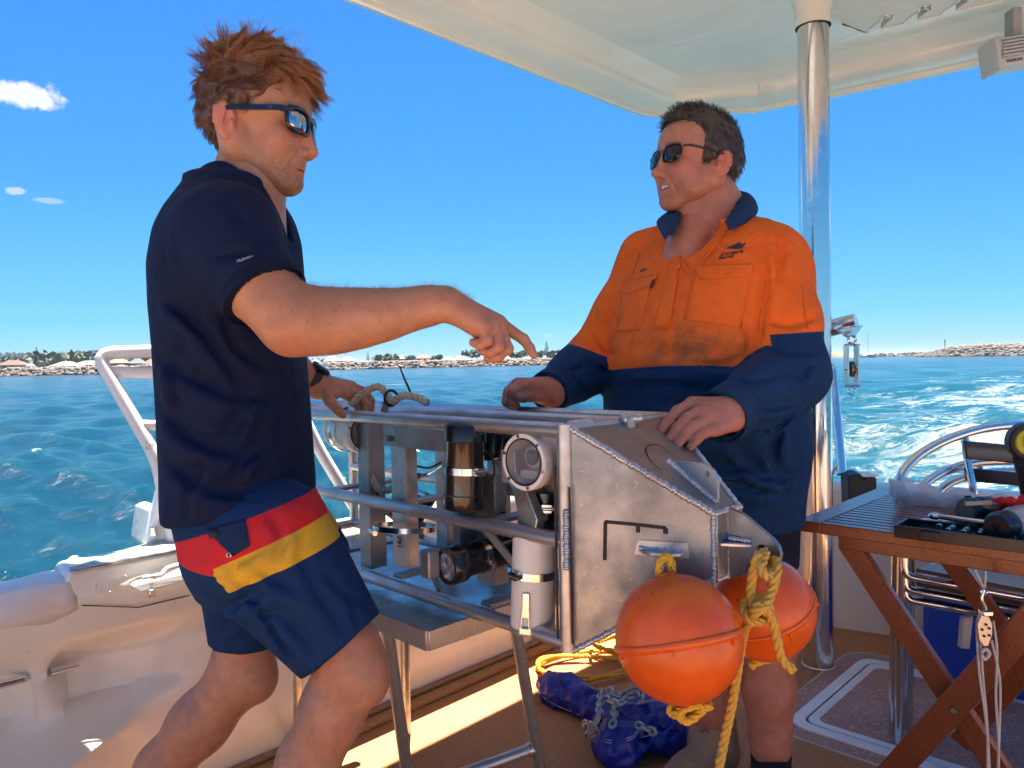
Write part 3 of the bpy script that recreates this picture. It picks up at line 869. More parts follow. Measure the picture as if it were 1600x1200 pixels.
# beacon and catamaran
bp = W(1477, 418, far_z(1477, 541, 418))
bc = thing('beacon', 'dark navigation beacon post on top of the far right breakwater', 'beacon', bp)
MB().cyl(bp-Vector((0, 0, 1)), bp+Vector((0, 0, 2.7)), .20, 8).build('post', M_black, bc)
MB().cyl(bp+Vector((0, 0, 2.7)), bp+Vector((0, 0, 3.8)), .30, 8, .22).build('lantern', plain('beacon_green', (.03, .10, .06), .5), bc)
cy = 520; cp = W(1357, cy, SEA)
ct = thing('catamaran', 'white sailing catamaran with bare mast anchored off the spit', 'boat', cp)
for sx in (-1, 1):
    m = MB()
    for (y, wd, z) in ((-5, .15, .9), (-3.5, .7, .2), (0, .9, 0), (4, .8, .1), (5, .6, .7)): pass
    V = []; F_ = []
    secs = [(-5.2, .1), (-3.5, .55), (0, .8), (4, .75), (5.2, .65)]
    for y, wd in secs:
        V += [cp+Vector((sx*2.8-wd, y, 1.5)), cp+Vector((sx*2.8+wd, y, 1.5)), cp+Vector((sx*2.8+wd*.6, y, .0)), cp+Vector((sx*2.8-wd*.6, y, .0))]
    for i in range(4):
        for k in range(4): F_.append((i*4+k, i*4+(k+1) % 4, i*4+4+(k+1) % 4, i*4+4+k))
    F_ += [(0, 1, 2, 3), (19, 18, 17, 16)]
    m.add(V, F_).build('hull', M_white, ct)
MB().obox(cp+Vector((0, .5, 1.9)), ((1, 0, 0), (0, 1, 0), (0, 0, 1)), (2.3, 3, .55)).build('cabin', M_white, ct, bevel=.3)
MB().cyl(cp+Vector((0, 0, 2)), cp+Vector((0, 0, far_z(1357, 517, cy)-SEA)), .12, 8, .08).build('mast', M_black, ct)

# sea air: far things pale a little
hz = MB(); hz.obox((0, 0, 14.0), ((1, 0, 0), (0, 1, 0), (0, 0, 1)), (9600, 9600, 18.0))
M_haze = bpy.data.materials.new('sea_haze'); M_haze.use_nodes = True; _t = M_haze.node_tree; _t.nodes.clear()
_o = _t.nodes.new('ShaderNodeOutputMaterial'); _v = _t.nodes.new('ShaderNodeVolumePrincipled'); _v.inputs['Density'].default_value = .00009
_v.inputs['Color'].default_value = (.66, .80, .94, 1); _v.inputs['Anisotropy'].default_value = .2; _t.links.new(_v.outputs[0], _o.inputs['Volume'])
ho = hz.build('haze', M_haze, smooth=None, kind='stuff'); setp(ho, 'thin pale sea haze over the water', 'haze')
# ------------------------------------------------------------------ the aluminium survey frame
FA = Vector((.70, -.714, 0)).normalized(); FB = Vector((.714, .70, 0)).normalized(); FC = Vector((0, 0, 1))
FO = P(884, 667, 1.15)
def FR(a, b, c): return FO+FA*a+FB*b+FC*c
M_alu = metal('raw_aluminium', (.62, .615, .60), .34, .6)
M_alu_pl = metal('scratched_aluminium_plate', (.33, .34, .35), .33, 1.8)
M_alu_d = metal('dull_aluminium', (.42, .42, .41), .45, .4)
M_weld = metal('weld_metal', (.66, .66, .66), .28, .2)
M_blackp = plain('black_plastic', (.012, .012, .014), .25, var=.3, coat=.4)
M_rub = plain('black_rubber', (.015, .015, .016), .55)
M_white_pl = plain('white_plastic', (.78, .77, .70), .4, var=.12, scale=9)
M_glass = NT('lens_glass'); M_glass.set(Base_Color=(.3, .33, .36), Roughness=.04, Alpha=.22, Specular_IOR_Level=.8); M_glass = M_glass.m
W_, H_ = .27, .345
FLEN = -1.02
fr = thing('survey_frame', 'welded aluminium camera frame of pipes with pointed plated nose resting on the stand', 'frame', FR(-.3, .13, -H_))
for b, c in ((0, -.006), (.14, -.004), (W_, -.006), (0, -H_*.51), (W_, -H_*.51), (0, -H_+.012), (W_, -H_+.012)):
    m = MB(); e = 0 if c > -.1 or b == 0 else -.01
    if b == .14: e = .02
    m.cyl(FR(FLEN, b, c), FR(e, b, c), .0122 if b != .14 else .011, 20); m.build('rail', M_alu, fr)
for b in (0, W_):
    m = MB(); m.cyl(FR(FLEN, b, -.006), FR(FLEN, b, -H_+.012), .0122); m.build('end_post', M_alu, fr)
for c in (-.006, -H_+.012):
    for a in (FLEN, -.003):
        m = MB(); m.cyl(FR(a, 0, c), FR(a, W_, c), .0118); m.build('cross_rail', M_alu, fr)
for b in (.0, W_):
    m = MB(); m.tube([FR(-.003, b, .004), FR(-.003, b, -H_)], .0125, 16); m.build('corner_post', M_alu, fr)
# nose plates
e0, e1 = .188, .135
def nose(b, c, k):   # k 0 at base, 1 at tip
    bb = b*W_*(1-k)+(e1+(b-.5)*.072)*k; cc = -c*H_*(1-k)+(-.171-(c-.5)*.096)*k
    return FR(.004+e0*k, bb, cc)
def plate(c0, c1_, name, label=None, mat=None, inn=.006):
    q = [nose(*c0, 0), nose(*c1_, 0), nose(*c1_, 1), nose(*c0, 1)]
    n = (q[1]-q[0]).cross(q[3]-q[0]).normalized(); cen = nose(.5, .5, .5)
    if n.dot(q[0]-cen) > 0: n = -n
    m = MB(); m.prism(q, n*inn); return m.build(name, mat or M_alu_pl, fr, smooth=None, label=label, bevel=.0012)
sp = plate((0, 0), (0, 1), 'side_plate'); plate((1, 0), (1, 1), 'side_plate'); plate((0, 0), (1, 0), 'top_plate'); plate((0, 1), (1, 1), 'bottom_plate')
m = MB(); q = [nose(0, 0, 1), nose(1, 0, 1), nose(1, 1, 1), nose(0, 1, 1)]; m.prism([p+FA*.0005 for p in q], FA*.006); m.build('nose_plate', M_alu_pl, fr, smooth=None, bevel=.001)
def weld(p0, p1, r=.0052, name='weld_bead', seed=1):
    rr = random.Random(seed); p0 = Vector(p0); p1 = Vector(p1); L = (p1-p0).length; n = max(3, int(L/(r*.62))); d = (p1-p0).normalized()
    m = MB(); a = d.cross(Vector((.3, .2, 1))).normalized(); b = d.cross(a)
    for i in range(n):
        p = p0.lerp(p1, (i+.5)/n)+Vector((rr.uniform(-1, 1), rr.uniform(-1, 1), rr.uniform(-1, 1)))*r*.12
        m.sphere(p, r*rr.uniform(.85, 1.1), 8, 5, (.62, 1, 1), (d, a, b))
    return m.build(name, M_weld, fr, smooth=180)
weld(nose(0, 0, .0), nose(0, 0, 1), .0058, seed=2); weld(nose(1, 0, 0), nose(1, 0, 1), .005, seed=3)
weld(nose(0, 1, 0), nose(0, 1, 1), .005, seed=4); weld(nose(0, 0, 1), nose(0, 1, 1), .0045, seed=5)
weld(nose(0, 0, 1)+FA*.004, nose(1, 0, 1)+FA*.004, .0042, seed=6); weld(nose(0, 1, 1)+FA*.004, nose(1, 1, 1)+FA*.004, .0042, seed=6)
weld(FR(.006, -.009, -.125), FR(.006, -.009, -.215), .0062, seed=7)
weld(FR(-.004, .012, .004), FR(.0, .06, .004), .005, seed=8); weld(FR(.01, .128, .004), FR(.02, .165, .004), .008, seed=9)
m = MB(); m.tube([FR(-.012, -.0135, -.06), FR(-.012, -.0135, -.325)], .0022, 6); m.build('seam_groove', M_black, fr)
m = MB(); m.tube([FR(.012, -.0075, -.09), FR(.012, -.006, -.33)], .0018, 6); m.build('seam_groove', M_black, fr)
# towing eye at the nose tip
def fc(a, c, b=e1): return FR(a, b, c)
out = [fc(.192, -.118), fc(.222, -.126)]
for k in range(0, 9):
    t = math.radians(55-k*26); out.append(fc(.252+.025*math.cos(t), -.176+.025*math.sin(t)))
out += [fc(.225, -.212), fc(.192, -.226)]
def plate_with_hole(outer, hole_c, hr, nrm, th, name, mat, parent, n=28):
    """flat plate outline with one round hole"""
    bm = bmesh.new(); nrm = Vector(nrm).normalized(); hole_c = Vector(hole_c)
    ax = (Vector(outer[0])-hole_c); ax = (ax-nrm*ax.dot(nrm)).normalized(); ay = nrm.cross(ax)
    # densify the outline and order by angle round the hole
    pts = []
    for i in range(len(outer)):
        a, b = Vector(outer[i]), Vector(outer[(i+1) % len(outer)]); k = max(1, int((b-a).length/.006))
        for j in range(k): pts.append(a.lerp(b, j/k))
    ring = []
    for p in pts:
        d = p-hole_c; d -= nrm*d.dot(nrm); ring.append(hole_c+d.normalized()*hr)
    N = len(pts); m = MB()
    m.v = [tuple(p-nrm*th/2) for p in pts]+[tuple(p-nrm*th/2) for p in ring]+[tuple(p+nrm*th/2) for p in pts]+[tuple(p+nrm*th/2) for p in ring]
    for i in range(N):
        j = (i+1) % N
        m.f += [(i, j, N+j, N+i), (2*N+i, 3*N+i, 3*N+j, 2*N+j), (i, 2*N+i, 2*N+j, j), (N+i, N+j, 3*N+j, 3*N+i)]
    o = m.build(name, mat, parent, smooth=35)
    bm2 = bmesh.new(); bm2.from_mesh(o.data); bmesh.ops.recalc_face_normals(bm2, faces=bm2.faces); bm2.to_mesh(o.data); bm2.free(); bm.free()
    return o
plate_with_hole(out, fc(.250, -.176), .0115, FB, .009, 'towing_eye', M_alu_pl, fr)
m = MB(); m.prism([FR(.194, e1-.03, -.166), FR(.194, e1+.03, -.166), FR(.236, e1+.006, -.166), FR(.236, e1-.006, -.166)], (0, 0, -.006)); m.build('gusset', M_alu, fr, bevel=.0015)
weld(FR(.196, e1-.006, -.118), FR(.196, e1-.006, -.222), .0042, seed=11); weld(FR(.200, e1-.008, -.162), FR(.234, e1-.006, -.162), .004, seed=12)
# lifting lug on the top plate
tn = (nose(1, 0, 0)-nose(0, 0, 0)).cross(nose(0, 0, 1)-nose(0, 0, 0)).normalized()
if tn.z < 0: tn = -tn
def tp(u, k): return nose(u, 0, k)+tn*.0005
l0, l1 = tp(.50, .48), tp(.50, .93)
ld = (l1-l0).normalized(); ln = tn.cross(ld).normalized(); L = (l1-l0).length
lug = [l0, l0+ld*.45*L+tn*.032, l0+ld*.58*L+tn*.037, l0+ld*.72*L+tn*.036, l0+ld*.82*L+tn*.029, l1]
plate_with_hole(lug, l0+ld*.64*L+tn*.025, .005, ln, .006, 'lifting_lug', M_alu, fr)
weld(l0-ln*.004, l1-ln*.004, .005, seed=13)
# welded handle on the near side plate
sn = (nose(0, 1, 0)-nose(0, 0, 0)).cross(nose(0, 0, 1)-nose(0, 0, 0)).normalized()
if sn.y > 0: sn = -sn
def spt(k, c): return nose(0, c, k)
h0, h1 = spt(.50, .56), spt(.80, .60)
hd = (h1-h0).normalized()
hp = [h0, h0+sn*.012+hd*.006, h0+sn*.021+hd*.018, h1+sn*.021-hd*.014, h1+sn*.012-hd*.003, h1]
m = MB(); m.prism(hp, sn.cross(hd)*.006); m.build('handle', M_alu, fr, bevel=.0015)
weld(h0+FC*.006, h1+FC*.004, .005, seed=14)
m = MB(); up = sn.cross(hd).normalized()
if up.z < 0: up = -up
m.prism([h0-hd*.008-up*.004+sn*.0008, h1+hd*.008-up*.004+sn*.0008, h1+hd*.006+up*.018+sn*.0008, h0-hd*.002+up*.018+sn*.0008], sn*.0012); m.build('doubler_plate', M_alu, fr)
# marker writing: a drawn corner bracket on the side and an arc on the top
def stroke(pts, r, mat, name='marker_stroke', off=sn):
    m = MB(); V = []; n = len(pts)
    for i in range(n):
        d = (pts[min(n-1, i+1)]-pts[max(0, i-1)]).normalized(); w = off.cross(d).normalized()*r
        V += [pts[i]-w+off*.0009, pts[i]+w+off*.0009]
    m.add(V, [(2*i, 2*i+1, 2*i+3, 2*i+2) for i in range(n-1)]); return m.build(name, mat, fr, smooth=None)
M_mark = plain('black_marker', (.012, .011, .012), .6, var=.5)
def on_side(px, py):
    v = (P(px, py, 1)-CAMM.translation); p0 = nose(0, 0, 0); t = (p0-CAMM.translation).dot(sn)/v.dot(sn); return CAMM.translation+v*t
def on_top(px, py):
    v = (P(px, py, 1)-CAMM.translation); p0 = nose(0, 0, 0); t = (p0-CAMM.translation).dot(tn)/v.dot(tn); return CAMM.translation+v*t
stroke([on_side(945, 875), on_side(946, 815)], .0028, M_mark); stroke([on_side(945, 815), on_side(1000, 820), on_side(1041, 825)], .0026, M_mark)
stroke([on_side(997, 822), on_side(997, 832)], .003, M_mark); stroke([on_side(1040, 825), on_side(1040, 834)], .0036, M_mark)
arc = spline([on_top(1046, 708), on_top(1028, 696), on_top(1013, 697), on_top(1009, 706), on_top(1018, 722), on_top(1034, 736)], 6)
stroke(arc, .0011, M_mark, off=tn)
# ------- stand-up members inside the frame
def fbox(a0, a1, b0, b1, c0, c1_, name, mat=M_alu_d, parent=None, bevel=.0015):
    m = MB(); m.obox(FR((a0+a1)/2, (b0+b1)/2, (c0+c1_)/2), (FA, FB, FC), (abs(a1-a0)/2, abs(b1-b0)/2, abs(c1_-c0)/2))
    return m.build(name, mat, parent or fr, bevel=bevel, smooth=30)
def channel(a, b, w, d, c0, c1_, th=.004, name='channel_post', mat=M_alu_d):
    """open U section: web faces the front"""
    m = MB()
    X = (FA, FB, FC); h = abs(c1_-c0)/2; cz = (c0+c1_)/2
    m.obox(FR(a, b, cz), X, (w/2, th/2, h)); m.obox(FR(a-w/2+th/2, b+d/2, cz), X, (th/2, d/2-th/2, h)); m.obox(FR(a+w/2-th/2, b+d/2, cz), X, (th/2, d/2-th/2, h))
    return m.build(name, mat, fr, smooth=30, bevel=.0008)
channel(-.580, .018, .040, .04, -.02, -.325); channel(-.455, .016, .046, .03, -.015, -.300, mat=M_alu); channel(-.285, .020, .020, .05, -.015, -.262)
channel(-.245, .055, .05, .03, -.1, -.30); channel(-.60, W_-.03, .04, .03, -.02, -.33); channel(-.42, W_-.03, .04, .03, -.02, -.33)
channel(-.105, .02, .028, .03, -.11, -.315); channel(-.09, .05, .05, .03, -.03, -.2)
fbox(-.50, -.285, .012, .040, -.022, -.062, 'cross_beam', M_alu_d); 
place_text('170', .016, FR(-.488, .0115, -.052), FA, FC, M_mark, fr)
place_text('187', .016, FR(-.448, .0125, -.262), FC, -FA, M_mark, fr)
fbox(-.145, -.112, .0, .035, -.045, -.10, 'clamp_block', M_alu)
for a in (-.72, -.46, -.20):
    fbox(a-.015, a+.015, .01, W_-.01, -H_*.51-.004, -H_*.51+.004, 'cross_bar', M_alu_d)
    fbox(a-.015, a+.015, .01, W_-.01, -H_+.022, -H_+.030, 'cross_bar', M_alu_d)
for p0, p1 in ((FR(-.30, .02, -.085), FR(-.39, .09, -.165)), (FR(-.53, .02, -.19), FR(-.46, .05, -.235)), (FR(-.20, .01, -.185), FR(-.13, .02, -.245)), (FR(-.39, .04, -.30), FR(-.34, .02, -.325)), (FR(-.46, .2, -.05), FR(-.36, .25, -.15)), (FR(-.3, .2, -.2), FR(-.4, .26, -.1)), (FR(-.7, .1, -.2), FR(-.62, .2, -.3))):
    m = MB(); m.beam(p0, p1, .014, .006, FB); m.build('brace', M_alu_d, fr, bevel=.001)
m = MB(); q = [FR(-.125, .012, -.10), FR(-.095, .002, -.10), FR(-.06, -.004, -.15), FR(-.075, .0, -.19), FR(-.12, .012, -.19)]; m.prism(q, FB*.02); m.build('bent_bracket', M_alu, fr, bevel=.002)

M_clamp = chrome('clamp_steel', (.66, .65, .63), .16)
def hose_clamp(c, axis, r, parent, w=.006, screw=(0, -1, 0)):
    m = MB(); m.lathe(Vector(c)-Vector(axis).normalized()*w, axis, [(r, 0), (r+.0016, 0), (r+.0016, 2*w), (r, 2*w)], 36)
    s = Vector(screw); ax = Vector(axis).normalized(); s = (s-ax*s.dot(ax)).normalized(); t = ax.cross(s)
    p = Vector(c)+s*(r+.005); m.cyl(p-t*.012, p+t*.014, .0042, 10); m.obox(p-s*.001, (t, ax, s), (.008, w*1.1, .004))
    return m.build('hose_clamp', M_clamp, parent, smooth=40)
# black upright canister
bc0, bc1 = P(724, 795, 1.315), P(727, 664, 1.315)
can = thing('battery_canister', 'upright glossy black canister clamped inside the frame', 'canister', bc0)
ax = (bc1-bc0).normalized(); Lc = (bc1-bc0).length
MB().lathe(bc0, ax, [(0, 0), (.035, 0), (.0365, .002), (.0365, Lc*.17), (.0345, Lc*.18), (.0340, Lc*.8), (.0345, Lc*.805), (.037, Lc*.81), (.037, Lc-.003), (.035, Lc), (.029, Lc), (.028, Lc-.003), (0, Lc-.003)], 48).build('housing', M_blackp, can, smooth=40)
hose_clamp(bc0+ax*Lc*.46, ax, .0345, can, screw=(.7, -.6, 0))
def disc_holes():
    pass
# white camera housing facing the left
def cam_housing(c, d, r, L, label, parent_mat, text=None, lens=True):
    d = Vector(d).normalized(); c = Vector(c); th = thing('camera_housing', label, 'camera', c-d*L*.5)
    MB().lathe(c, -d, [(r*.80, -.002), (r*.97, -.002), (r, .001), (r, .016), (r*.96, .018), (r*.94, .02), (r*.94, L-.012), (r, L-.012), (r, L), (0, L)], 48).build('housing', M_white_pl, th, smooth=35)
    MB().lathe(c, -d, [(r*.80, -.002), (r*.78, .004), (r*.77, .05), (0, .05)], 40).build('inner_wall', plain('housing_inside', (.55, .50, .40), .5) if 'housing_inside' not in bpy.data.materials else bpy.data.materials['housing_inside'], th, smooth=35)
    MB().torus(c+d*.0022, d, r*.80, .0016, 40, 6).build('o_ring', M_rub, th)
    MB().lathe(c-d*.003, d, [(0, 0), (r*.775, 0), (r*.775, .002), (0, .002)], 40).build('port_glass', M_glass, th, smooth=35)
    a = d.cross(Vector((0, 0, 1))).normalized(); b = a.cross(d)
    for k in range(6):
        t = k*math.pi/3+.3; MB().cyl(c+(a*math.cos(t)+b*math.sin(t))*r*.9, c+d*.004+(a*math.cos(t)+b*math.sin(t))*r*.9, .0028, 8).build('screw', M_clamp, th)
    if lens:
        o = c-d*.03
        MB().lathe(o+b*r*.12, d, [(0, 0), (r*.42, 0), (r*.42, .006), (r*.36, .010), (r*.30, .010), (r*.28, .006), (0, .004)], 32).build('lens_mount', plain('grey_lens_ring', (.55, .55, .56), .35) if 'grey_lens_ring' not in bpy.data.materials else bpy.data.materials['grey_lens_ring'], th, smooth=35)
        MB().lathe(o+b*r*.12+d*.0085, d, [(.0, .0), (r*.27, 0), (r*.27, .004), (r*.2, .002), (0, .001)], 28).build('lens', M_blackp, th, smooth=35)
        MB().obox(o-b*r*.5+d*.004, (a, b, d), (r*.55, r*.16, .008)).build('camera_body', bpy.data.materials['grey_lens_ring'], th, bevel=.002)
        MB().obox(o+b*r*.12-a*r*.52+d*.007, (a, b, d), (r*.07, r*.22, .001)).build('sticker', M_white, th)
    return th, a, b
ch, ha, hb = cam_housing(P(819, 722, 1.205), -FB*1.0+FA*.05, .0465, .085, 'white camera housing beside the nose plate, lens facing left', None)
place_text('1200', .024, P(868, 688, 1.215)+FB*.012, (0, 0, -1), -FA, M_mark, ch)
ch2, _, _ = cam_housing(P(573, 676, 1.60), FA*1.0+FB*(-.15), .046, .13, 'white camera housing held at the far left end of the frame under the hand', None)
hose_clamp(P(573, 676, 1.60)-FA*.075, FA, .0445, ch2, screw=(0, -.3, 1))
# white upright canister
w0, w1 = P(832, 984, 1.24), P(836, 835, 1.24)
wc_ = thing('white_canister', 'upright white canister with latch strapped beside the nose plate', 'canister', w0)
ax = (w1-w0).normalized(); Lc = (w1-w0).length
MB().lathe(w0, ax, [(0, 0), (.034, 0), (.036, .003), (.036, .007), (.0365, .008), (.0365, Lc-.002), (.0345, Lc), (.030, Lc), (.030, Lc-.01), (0, Lc-.01)], 44).build('housing', M_white_pl, wc_, smooth=35)
MB().lathe(w0, ax, [(.0372, -.001), (.0375, .0), (.0375, .007), (.037, .008)], 44).build('base_ring', M_alu_d, wc_)
hose_clamp(w0+ax*Lc*.60, ax, .0368, wc_, screw=(-.75, -.6, 0))
s = (Vector((-.35, -1, 0))).normalized(); t = ax.cross(s)
m = MB(); m.obox(w0+s*.0385+ax*Lc*.33, (t, ax, s), (.006, .020, .002)); m.build('latch_plate', M_clamp, wc_, bevel=.001)
m = MB(); m.tube(rounded([w0+s*.0395+ax*Lc*.27-t*.006, w0+s*.041+ax*Lc*.10-t*.007, w0+s*.041+ax*Lc*.10+t*.007, w0+s*.0395+ax*Lc*.27+t*.006], .003), .001, 6); m.obox(w0+s*.038+ax*Lc*.07, (t, ax, s), (.009, .005, .002)); m.build('latch_hook', M_clamp, wc_)
# black lamp pointing left
l_c = P(698, 886, 1.275); l_b = P(775, 862, 1.345)
lampt = thing('dive_light', 'black underwater light with three bulbs pointing left near the stand', 'lamp', l_c)
ax = (l_b-l_c).normalized(); Lc = (l_b-l_c).length
MB().lathe(l_c, ax, [(.0235, .003), (.025, -.002), (.030, -.002), (.0325, .002), (.0325, .028), (.029, .032), (.0275, .034), (.0275, Lc+.03), (0, Lc+.03)], 44).build('housing', M_blackp, lampt, smooth=35)
MB().lathe(l_c, ax, [(.0235, .003), (.022, .008), (.02, .012), (0, .012)], 36).build('reflector_bowl', M_clamp, lampt, smooth=35)
a = ax.cross(Vector((0, 0, 1))).normalized(); b = a.cross(ax)
for k in range(3):
    t = k*2.094+.5; p = l_c+ax*.010+(a*math.cos(t)+b*math.sin(t))*.0105
    MB().lathe(p, -ax, [(.008, 0), (.0078, .002), (.003, .0), (0, -.0)], 16).build('bulb', M_steel, lampt)
MB().lathe(l_c+ax*.002, -ax, [(0, 0), (.0235, 0), (.0235, .001), (0, .001)], 32).build('glass', M_glass, lampt)
hose_clamp(l_c+ax*.075, ax, .0280, lampt, screw=(.25, -.8, -.4)); 
m = MB(); m.obox(l_c+ax*.012-a*.0-Vector((.038, 0, -.004)), (FA, FB, FC), (.012, .012, .024)); m.build('side_bracket', M_alu_d, lampt, bevel=.003)
# more gear behind: black canister lying, small black canisters
for (x0, y0, d0, x1, y1, d1, r, lb) in ((760, 690, 1.42, 800, 692, 1.50, .036, 'short black canister behind the upright black one'),
                                      (852, 812, 1.26, 853, 768, 1.26, .030, 'black canister under the white camera housing'),
                                      (632, 812, 1.62, 656, 768, 1.62, .040, 'black canister in the shade at the back of the frame')):
    p0, p1 = P(x0, y0, d0), P(x1, y1, d1); ax = (p1-p0).normalized(); L = (p1-p0).length
    tt = thing('black_canister', lb, 'canister', p0)
    MB().lathe(p0, ax, [(0, 0), (r*.9, 0), (r, .002), (r, L*.2), (r*.93, L*.22), (r*.93, L*.78), (r, L*.8), (r, L), (r*.6, L), (0, L-.002)], 36).build('housing', M_blackp, tt, smooth=35)
    hose_clamp(p0+ax*L*.5, ax, r*.935, tt)
# spare hose clamp ring and plastic insulators
m = MB(); c = P(632, 828, 1.50); m.lathe(c, (0.05, .1, 1), [(.062, 0), (.0635, 0), (.0635, .010), (.062, .010)], 44); m.cyl(c+Vector((-.066, -.01, .004)), c+Vector((-.05, -.045, .004)), .005, 10)
m.build('strap_ring', M_clamp, fr, smooth=40)
m = MB(); m.tube(spline([P(645, 700, 1.55), P(636, 712, 1.53), P(640, 735, 1.52), P(665, 742, 1.5), P(690, 728, 1.5)], 6), .0035, 8); m.build('tube_loop', M_clamp, fr)
for k, pl in enumerate(([(627, 690, 1.6), (640, 662, 1.6), (668, 650, 1.6), (690, 655, 1.6)], [(628, 705, 1.55), (636, 722, 1.5), (668, 731, 1.5), (690, 722, 1.5)], [(752, 700, 1.35), (768, 715, 1.33), (772, 742, 1.33), (758, 756, 1.33)], [(560, 700, 1.6), (575, 740, 1.6), (600, 790, 1.55), (640, 830, 1.5)], [(650, 800, 1.5), (690, 815, 1.45), (740, 805, 1.4), (790, 800, 1.35)])):
    m = MB(); m.tube(spline([P(*q) for q in pl], 8), .0016+.0006*(k % 2), 8); m.build('cable', M_rub, fr)

# ------------------------------------------------------------------ ropes
def rope(path, r, turns_per_m, mat, name, parent=None, seg=None, n=6, strands=3):
    path = [Vector(p) for p in path]
    # resample evenly
    L = [0]
    for i in range(len(path)-1): L.append(L[-1]+(path[i+1]-path[i]).length)
    step = r*.55; N = max(4, int(L[-1]/step)); pts = []; j = 0
    for i in range(N+1):
        u = L[-1]*i/N
        while j < len(L)-2 and L[j+1] < u: j += 1
        pts.append(path[j].lerp(path[j+1], 0 if L[j+1] == L[j] else (u-L[j])/(L[j+1]-L[j])))
    m = MB(); ref = None; fr_ = []
    for i in range(N+1):
        d = (pts[min(N, i+1)]-pts[max(0, i-1)]).normalized()
        if ref is None:
            ref = d.cross(Vector((.3, .9, .2))).normalized()
        ref = (ref-d*ref.dot(d)).normalized(); fr_.append((ref, d.cross(ref)))
    for k in range(strands):
        q = []
        for i in range(N+1):
            t = 2*math.pi*(k/strands+turns_per_m*L[-1]*i/N); q.append(pts[i]+(fr_[i][0]*math.cos(t)+fr_[i][1]*math.sin(t))*r*.48)
        m.tube(q, r*.56, n)
    return m.build(name, mat, parent, smooth=180)
def rope_mat(name, c, c2, fl=None):
    t = NT(name); n = t.noise(420, 3, .7, vec=t.mapping((1, 1, .3))); n2 = t.noise(60, 3, .5)
    col = t.mix(t.ramp(n, [(.35, 0.), (.65, 1.)]), c, c2)
    if fl: col = t.mix(t.ramp(n2, [(.63, 0.), (.66, 1.)]), col, fl)
    t.set(Base_Color=col, Roughness=.75); t.bump(n, .6, .001); return t.m
M_ry = rope_mat('yellow_rope', (.70, .42, .06), (.50, .28, .04), (.25, .26, .14))
M_ry2 = rope_mat('bright_yellow_rope', (.78, .46, .03), (.62, .33, .02), (.65, .12, .03))
M_rw = rope_mat('natural_rope', (.62, .56, .45), (.42, .36, .27))
r1 = rope(spline([P(*q) for q in ((548, 632, 1.62), (566, 615, 1.6), (590, 604, 1.58), (604, 615, 1.57), (612, 628, 1.56), (630, 618, 1.54), (655, 622, 1.53), (668, 630, 1.52))], 8), .0085, 26, M_rw, 'natural_rope')
setp(r1, 'frayed off white rope tied over the top rails beside the hand', 'rope')
r1 = rope(spline([P(*q) for q in ((606, 620, 1.58), (596, 660, 1.6), (582, 700, 1.6), (578, 735, 1.58), (592, 765, 1.57), (620, 760, 1.55), (634, 740, 1.53), (645, 742, 1.52), (647, 765, 1.52))], 8), .0085, 26, M_rw, 'natural_rope')
setp(r1, 'off white rope hanging inside the frame below the rails', 'rope')
tie = MB(); tie.tube([P(*q) for q in ((624, 572, 1.55), (632, 592, 1.555), (641, 612, 1.56))], [.0016, .0022, .0026], 6)
tie.torus(P(611, 622, 1.555), FA, .016, .003, 20, 6)
setp(tie.build('cable_tie', M_rub), 'black cable tie with its tail sticking up above the rails', 'cable tie')

# ------------------------------------------------------------------ stand under the frame
sc_ = G(668, 985, .625); SZ = .625
stn = thing('metal_stand', 'aluminium tray topped stand with pipe legs carrying the frame', 'stand', (sc_.x-.2, sc_.y+.3, 0))
M_tray = metal('tray_aluminium', (.52, .53, .54), .22, .5)
def SP(a, b, z): return Vector((sc_.x, sc_.y, 0))+FA*a+FB*b+Vector((0, 0, z))
m = MB(); m.obox(SP(-.36, .21, SZ-.003), (FA, FB, FC), (.36, .21, .003)); m.build('tray_top', M_tray, stn, bevel=.002)
for c, h in ((SP(-.36, -.002, SZ-.018), (FA, .36)), (SP(-.36, .422, SZ-.018), (FA, .36)), (SP(.002, .21, SZ-.018), (FB, .21)), (SP(-.722, .21, SZ-.018), (FB, .21))):
    o_ = FB if h[0] == FA else FA
    m = MB(); m.obox(c, (h[0], o_, FC), (h[1], .0022, .0175)); m.build('tray_edge', M_tray, stn, bevel=.001)
legs = {'nl': (P(602, 985, 1.42), G(655, 1345, 0.0)), 'nr': (P(797, 955, 1.50), G(861, 1300, 0.0))}
for k, (p0, p1) in legs.items():
    p0 = Vector((p0.x, p0.y, SZ-.006))
    MB().cyl(p0, p1, .0125, 20).build('leg', M_alu, stn)
    q0, q1 = p0+FB*.05-FA*.42, p1-FA*.62+FB*.05
    MB().cyl(q0, q1, .0125, 20).build('leg', M_alu, stn)
a0 = legs['nl'][0].lerp(legs['nl'][1], .70); b0 = legs['nr'][0].lerp(legs['nr'][1], .62)
a0 = P(700, 1218, 1.45)
def online(p0, p1, y):
    best = None
    for i in range(101):
        q = p0.lerp(p1, i/100); v = CAMM.inverted()@q; py = 600-v.y/-v.z*FPX
        if best is None or abs(py-y) < best[0]: best = (abs(py-y), q)
    return best[1]
pr = online(Vector((legs['nr'][0].x, legs['nr'][0].y, SZ-.006)), legs['nr'][1], 1168)
pl_ = online(Vector((legs['nl'][0].x, legs['nl'][0].y, SZ-.006)), legs['nl'][1], 1240)
MB().cyl(pl_, pr, .0125, 18).build('rung', M_alu, stn)
MB().lathe(pr-(pr-pl_).normalized()*.02, (pr-pl_), [(.0125, 0), (.0145, .002), (.0145, .012), (.0125, .014)], 18).build('collar', M_weld, stn)

